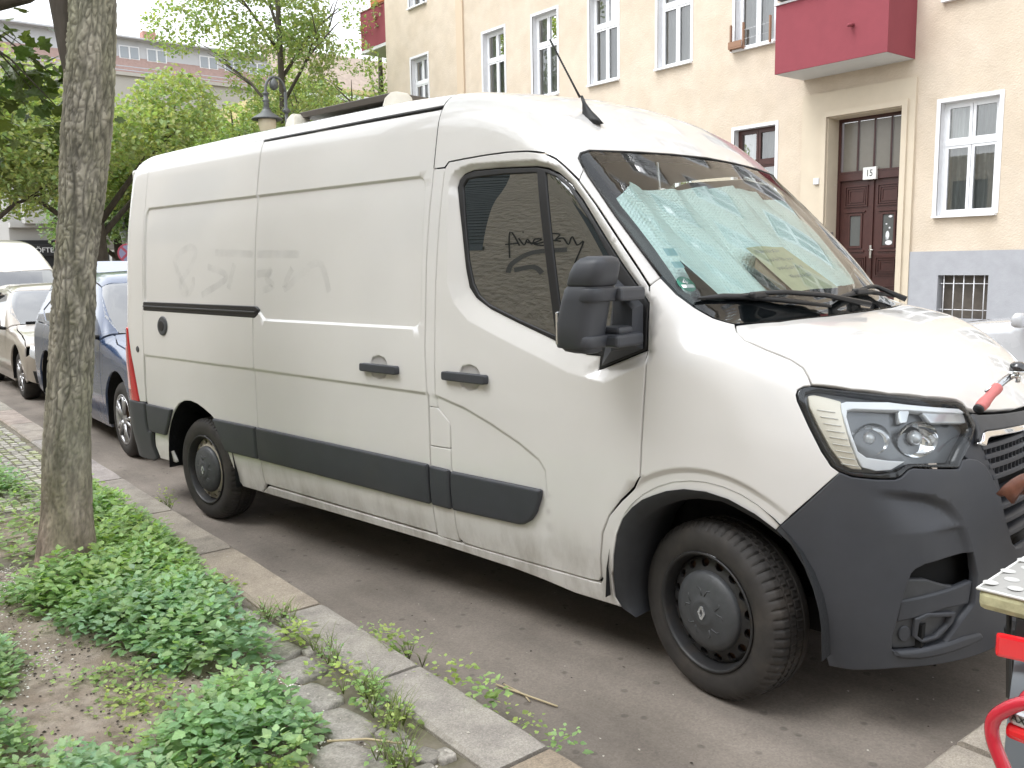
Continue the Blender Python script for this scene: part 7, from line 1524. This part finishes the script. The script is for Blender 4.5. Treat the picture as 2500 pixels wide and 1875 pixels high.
HATCH = dict(MPV); HATCH.update(half=.86, tumble=([.1, .2, .35, .5, .7, .85, .97, 1.15, 1.35, 1.5], [.09, .045, .012, 0, .004, .02, .05, .13, .24, .34]), hood=([-.9, -.5, 0, .4, .65, .8, .95], [1.02, .95, .89, .82, .76, .69, .55]),
           roof=([-3.6, -3.2, -2.4, -1.8, -1.5, -1.3, -1.0, -.5], [1.30, 1.40, 1.46, 1.46, 1.44, 1.39, 1.26, .94]), ws=((-.44, .93), (-1.26, 1.39)), rear=-3.40, wb=-2.58, belt=.90, noseflank=.54, lampz=.58, hoodline=[(-.55, .93), (-.3, .885), (.05, .84), (.35, .78), (.53, .71)],
           door0=-.60, door1=-1.62, door2=-2.5, sidewin=[(-.92, .96), (-1.1, .93), (-2.8, .97), (-3.0, 1.06), (-2.75, 1.24), (-1.6, 1.32), (-1.42, 1.27)], apil=((-.56, .94), (-1.36, 1.335)), toprail=[(-3.1, 1.24), (-2.7, 1.33), (-2.1, 1.375), (-1.7, 1.375)], wstopx=-1.24, cowl=-.44, nosez=.68,
           lamp=[(.52, .60), (.60, .56), (.78, .57), (.86, .62), (.84, .70), (.66, .71), (.50, .735)], grille=(.50, .64), mirror=(-.72, .96), fog=[(.66, .30), (.80, .30), (.82, .38), (.67, .38)], fogs=[(.58, .27), (.84, .26), (.86, .41), (.55, .42)], wsglass=CGLASS)
make_car(HATCH, 'champagne beige hatchback parked between the blue car and the white camper', (-10.72, -.40, 0), 0, BEIGE, wheel_r=.31)
SAL = dict(HATCH); SAL.update(glass=WINGL)
make_car(SAL, 'silver car parked across the street below the barred basement window', (-2.45, 9.02, 0), R(180), SILV, wheel_r=.31, group='cars parked along the kerb')
CAMP = dict(MPV); CAMP.update(half=.92, tumble=([.1, .3, .5, .7, 1., 1.3, 1.6, 1.9, 2.1, 2.3], [.08, .03, .0, .0, .01, .03, .08, .16, .24, .36]), hood=([-.9, -.3, 0, .4, .65, .8, .95], [1.36, 1.25, 1.19, 1.08, .98, .88, .7]),
           roof=([-4.2, -3.4, -2.4, -1.8, -1.35, -1.0, -.75, -.3], [2.25, 2.27, 2.27, 2.22, 2.08, 1.86, 1.64, 1.2]), lean=([0, .3, .6, .9, 1.2], [.06, 0, 0, .04, .2]), ws=((-.28, 1.26), (-.75, 1.68)), rear=-4.0, wb=-2.9, belt=1.20, noseflank=.56, lampz=.80, hoodline=[(-.42, 1.22), (-.15, 1.16), (.1, 1.10), (.35, 1.02), (.55, .94)],
           door0=-.46, door1=-1.4, door2=-2.6, sidewin=[(-.66, 1.26), (-.8, 1.23), (-3.4, 1.27), (-3.5, 1.4), (-3.3, 1.62), (-1.1, 1.62), (-.95, 1.55)], apil=((-.44, 1.24), (-.86, 1.62)), toprail=[(-3.8, 2.02), (-3.0, 2.06), (-2.0, 2.05), (-1.5, 1.93), (-1.1, 1.75)], wstopx=-.74, cowl=-.28, nosez=.90, lamp=[(.54, .80), (.66, .78), (.80, .80), (.82, .90), (.66, .93), (.52, .97)], grille=(.6, .75), mirror=(-.55, 1.3), wsglass=CGLASS)
make_car(CAMP, 'white high-roof camper van, farthest vehicle along the near kerb', (-15.9, -.38, 0), 0, CARW, cat='camper van', name='camper_van', wheel_r=.32, group='cars parked along the kerb')
# ================================================================ two bicycles on the build-out
def bike(label, loc_, rotz, frame_m, wheel_r=.34, bars='swept'):
    """x forward, origin on the ground under the rear axle"""
    t = thing('bicycle', label, 'bicycle', loc_, rotz, 'bicycles parked on the build-out'); wb = 1.10; r = wheel_r
    for cx_ in (0, wb):
        w = bpy.data.objects.new('wheel', None); COL.objects.link(w); w.parent = t; w.location = (cx_, 0, r)
        m = MB(); m.tube([((r-.016)*math.cos(a), 0, (r-.016)*math.sin(a)) for a in np.linspace(0, 2*math.pi, 56, False)], .018, 10, closed=True); m.build('tyre', RUBBER, w)
        m = MB(); m.tube([((r-.036)*math.cos(a), 0, (r-.036)*math.sin(a)) for a in np.linspace(0, 2*math.pi, 56, False)], .011, 8, closed=True); m.build('rim', ALLOY, w)
        m = MB(); m.tube([(0, -.04, 0), (0, .04, 0)], .022, 10); m.build('hub', ALLOY, w)
        for k in range(28): a = 2*math.pi*k/28; m = MB(); m.tube([(.02*math.cos(a+1.2*(-1)**k), .025*(-1)**k, .02*math.sin(a+1.2*(-1)**k)), ((r-.04)*math.cos(a), 0, (r-.04)*math.sin(a))], .0012, 4, caps=False); m.build('spoke', ALLOY, w)
    f = MB(); bb = (.46, 0, .29); seat = (.27, 0, .80); head_t = (.93, 0, .86); head_b = (.97, 0, .68)
    f.tube([bb, seat], .016, 10); f.tube([bb, head_b], .02, 10); f.tube([(.33, 0, .64), head_t], .016, 10); f.tube([head_t, head_b], .02, 10)
    for s in (-1, 1):
        f.tube([bb, (0, s*.06, r)], .010, 8); f.tube([(.29, 0, .74), (0, s*.06, r)], .009, 8); f.tube([(head_b[0], s*.05, head_b[2]), (wb-.06, s*.055, r+.14), (wb, s*.055, r)], .012, 8)
    f.build('frame', frame_m, t)
    c = MB(); c.lathe([(.09, -.004), (.095, 0), (.09, .004)], 28, 'y', (.46, .06, .29)); c.tube([(.46, .09, .29), (.63, .09, .29)], .01, 6); c.tube([(.46, -.09, .29), (.29, -.09, .29)], .01, 6); c.box((.63, .13, .29), (.08, .07, .022), .006); c.box((.29, -.13, .29), (.08, .07, .022), .006); c.build('crank', BLACK, t)
    return t
BIKEG = pbr('bike_grey', (.09, .095, .10), .35, .2, coat=.5); BIKER = pbr('bike_red', (.55, .012, .035), .25, coat=1.)
a1 = R(104)
b1 = bike('grey bicycle with brown leather saddle and a polka-dot cushion on its rear rack', (1.150, .0, .118), a1, BIKEG)
# rear rack, cushion, reflector, mudguard
m = MB(); zr = .68; L = [(.30, -.055, zr), (-.22, -.062, zr), (-.28, -.055, zr-.002), (-.30, 0, zr-.004), (-.28, .055, zr-.002), (-.22, .062, zr), (.30, .055, zr)]
m.tube(L, .008, 8); m.tube([(.30, -.055, zr), (.30, .055, zr)], .006, 6)
for x in (.15, 0, -.15): m.tube([(x, -.06, zr), (x, .06, zr)], .005, 6)
for s in (-1, 1): m.tube([(-.20, s*.06, zr), (-.05, s*.065, .36)], .007, 6); m.tube([(.05, s*.06, zr), (-.0, s*.065, .36)], .007, 6)
m.build('rear_rack', BLACK, b1)
m = MB(); m.box((-.345, 0, zr-.062), (.018, .13, .058), .012); m.build('reflector', pbr('reflector_red', (.75, .012, .02), .15, coat=1.), b1)
m = MB(); m.box((-.332, 0, zr-.02), (.014, .05, .05)); m.build('reflector_bracket', BLACK, b1)
m = MB(); V = []; F = []
rg = .375
for i in range(25):
    a = R(8)+R(180)*i/24; V += [(rg*math.cos(a), -.03, .34+rg*math.sin(a)), (rg*1.012*math.cos(a), 0, .34+rg*1.012*math.sin(a)), (rg*math.cos(a), .03, .34+rg*math.sin(a))]
for i in range(24):
    for k in (0, 1): F.append((3*i+k, 3*i+k+1, 3*i+4+k, 3*i+3+k))
m.add(V, F, True); m.build('mudguard', pbr('mudguard_grey', (.16, .18, .20), .3, .3), b1)
m = MB(); m.tube([(-.22, -.06, zr-.03), (-.30, -.02, .55), (-.33, -.012, .47)], .011, 6); m.build('rack_stay', BLACK, b1)
# saddle
def saddle_pt(u, v):
    x = .06+u*.27; wdt = float(np.interp(u, [0, .1, .3, .55, 1], [.080, .122, .110, .045, .025])); a = (v-.5)*2
    return (x, a*wdt+.02, .955-.035*a*a-.03*u*(1-u)*2-.045*abs(a)**3-(.02 if u < .05 else 0)-(.012 if u > .97 else 0))
m = MB(); m.grid(saddle_pt, 20, 14); sd = m.build('saddle', pbr('brown_leather', (.125, .048, .030), .35, var=.25, scale=30), b1)
sm_ = sd.modifiers.new('solid', 'SOLIDIFY'); sm_.thickness = .012
m = MB()
for s in (-1, 1):
    m.tube([(.10+.018*math.cos(k*.8), s*.055+.018*math.sin(k*.8), .845+k*.0016) for k in range(40)], .0032, 5); m.tube([(.10, s*.055, .845), (.30, s*.02, .87)], .005, 6)
m.tube([(.26, 0, .78), (.245, 0, .87)], .013, 8); m.build('saddle_spring', CHROME, b1)
# handlebar with pale red grips and a bell
BARM = pbr('bar_steel', (.45, .46, .47), .2, .9)
m = MB(); st_top = (.90, 0, 1.02); m.tube([(.93, 0, .86), st_top, (.955, 0, 1.04)], .013, 8)
PB = [(.955, 0, 1.03), (.955, .10, 1.085), (.90, .185, 1.115), (.81, .240, 1.085), (.675, .290, 1.005)]; m.tube([Vector(p) for p in smooth_line(PB, 5)], .011, 8); m.tube([Vector((p[0], -p[1], p[2])) for p in smooth_line(PB, 5)], .011, 8); m.build('handlebar', BARM, b1)
for s in (1, -1):
    m = MB(); A, B = Vector((.79, s*.250, 1.072)), Vector((.680, s*.287, 1.009)); m.tube([A+(B-A)*q for q in (0, .04, .15, .35, .55, .75, .92, 1.0)], [.014, .0185, .019, .016, .0165, .020, .019, .017], 14); g_ = m.build('grip', pbr('pale_red_grip', (.52, .155, .145), .55, var=.1, scale=30), b1)
    m = MB(); m.tube([B, B+(B-A).normalized()*.010], [.018, .017], 14); m.build('grip_end', BLACK, g_)
m = MB(); c_ = (.835, .20, 1.12); m.lathe([(.001, .036), (.012, .035), (.024, .028), (.028, .012), (.028, .004), (.026, 0), (.0, 0)], 24, 'z', c_); bell = m.build('bell', pbr('bell_black', (.03, .03, .032), .15, .4, coat=1), b1)
m = MB(); m.lathe([(.027, -.006), (.0285, .002), (.0285, .004), (.026, .006)], 24, 'z', c_); m.tube([(c_[0], c_[1], c_[2]), (c_[0]+.005, c_[1], c_[2]-.035)], .009, 8); m.box((c_[0]-.02, c_[1]+.01, c_[2]-.012), (.03, .012, .012), .003); m.build('bell_base', CHROME, bell)
m = MB(); m.tube([(.86, .22, 1.10), (.88, .225, 1.11), (.74, .28, 1.06)], .005, 6); m.build('brake_lever', BARM, b1)
# polka-dot cushion lying on the rack (its own thing)
cu = thing('cushion', 'pale grey polka-dot cushion with olive edge lying on the bicycle rack', 'cushion', (1.195, -.01, .110), R(93), None)
m = MB(); m.box((-.12, -.005, zr+.036), (.40, .20, .052), .016); c0 = m.build('cushion_side', pbr('olive_band', (.42, .40, .24), .85, var=.3, scale=25), cu)
DOT = pbr('grey_fabric', (.34, .335, .32), .9, bump=.2, bscale=300, dist=.002)
def ctop(u, v):
    e = min(u, 1-u, 1)*.42; g_ = min(v, 1-v)*.21; return (-.32+.40*u, -.105+.20*v, zr+.0625+.010*min(1, e/.03)**.5*min(1, g_/.03)**.5)
m = MB(); m.grid(ctop, 26, 12); tp = m.build('cushion_top', DOT, cu)
for i in range(7):
    for j in range(4):
        cxx, cyy = -.29+i*.056, -.085+j*.054+(.027 if i % 2 else 0)
        if not -.095 < cyy < .085: continue
        q = MB(); q.add([(cxx+.017*math.cos(a), cyy+.017*math.sin(a), zr+.0735) for a in np.linspace(0, 6.283, 16, False)], [tuple(range(16))]); q.build('dot', pbr('pale_dot', (.50, .50, .48), .9), tp)
m = MB(); m.tube([(-.32, -.105, zr+.062), (.08, -.105, zr+.062), (.08, .095, zr+.062), (-.32, .095, zr+.062)], .004, 6, closed=True); m.build('piping', pbr('white_dot', (.74, .74, .72), .9), cu)
# second bicycle, red, nearer to the camera
b2 = bike('bright red bicycle with red tube rack and pale blue mudguard, nearest to the camera', (1.755, -.85, .123), R(-4), BIKER)
zr2 = .77
m = MB()
for s in (-1, 1):
    m.tube([Vector(p) for p in smooth_line([(.30, s*.06, zr2+.015), (-.20, s*.062, zr2+.012), (-.30, s*.060, zr2-.005), (-.355, s*.058, zr2-.045), (-.372, s*.056, zr2-.085), (-.352, s*.056, zr2-.14), (-.28, s*.06, zr2-.24), (-.05, s*.066, .36)], 5)], .0125, 10)
for x in (.2, .05, -.1, -.25): m.tube([(x, -.06, zr2+.008), (x, .06, zr2+.008)], .007, 6)
m.tube([(-.36, -.058, zr2-.06), (-.36, .058, zr2-.06)], .007, 6); m.build('rear_rack', BIKER, b2)
m = MB(); m.box((-.325, 0, zr2-.055), (.05, .105, .026), .010); rl_ = m.build('rear_light', SATIN, b2)
m = MB(); m.box((-.327, 0, zr2-.080), (.052, .11, .028), .010); m.build('light_lens', MATS['reflector_red'], rl_)
text_obj('maker_print', 'AXA', .018, (-.325, -.0535, zr2-.052), (R(90), 0, 0), pbr('number_black', (.015, .015, .015), .5), rl_, ext=.0005)
m = MB(); V = []; F = []
for i in range(25):
    a = R(10)+R(175)*i/24; V += [(rg*math.cos(a), -.032, .34+rg*math.sin(a)), (rg*1.02*math.cos(a), 0, .34+rg*1.02*math.sin(a)), (rg*math.cos(a), .032, .34+rg*math.sin(a))]
for i in range(24):
    for k in (0, 1): F.append((3*i+k, 3*i+k+1, 3*i+4+k, 3*i+3+k))
m.add(V, F, True); m.build('mudguard', pbr('pale_blue_metal', (.42, .55, .66), .25, .3, coat=1), b2)
m = MB(); m.grid(lambda u, v: (saddle_pt(u, v)[0], saddle_pt(u, v)[1], saddle_pt(u, v)[2]+.02), 20, 14); m.build('saddle', BLACK, b2)
m = MB(); m.tube([(.27, 0, .80), (.245, 0, .90)], .013, 8); m.build('seat_post', BARM, b2)
m = MB(); m.tube([(.93, 0, .86), st_top, (.955, 0, 1.04)], .013, 8); m.tube([Vector(p) for p in smooth_line(PB, 5)], .011, 8); m.tube([Vector((p[0], -p[1], p[2])) for p in smooth_line(PB, 5)], .011, 8); m.build('handlebar', BARM, b2)
bpy.context.view_layer.update()
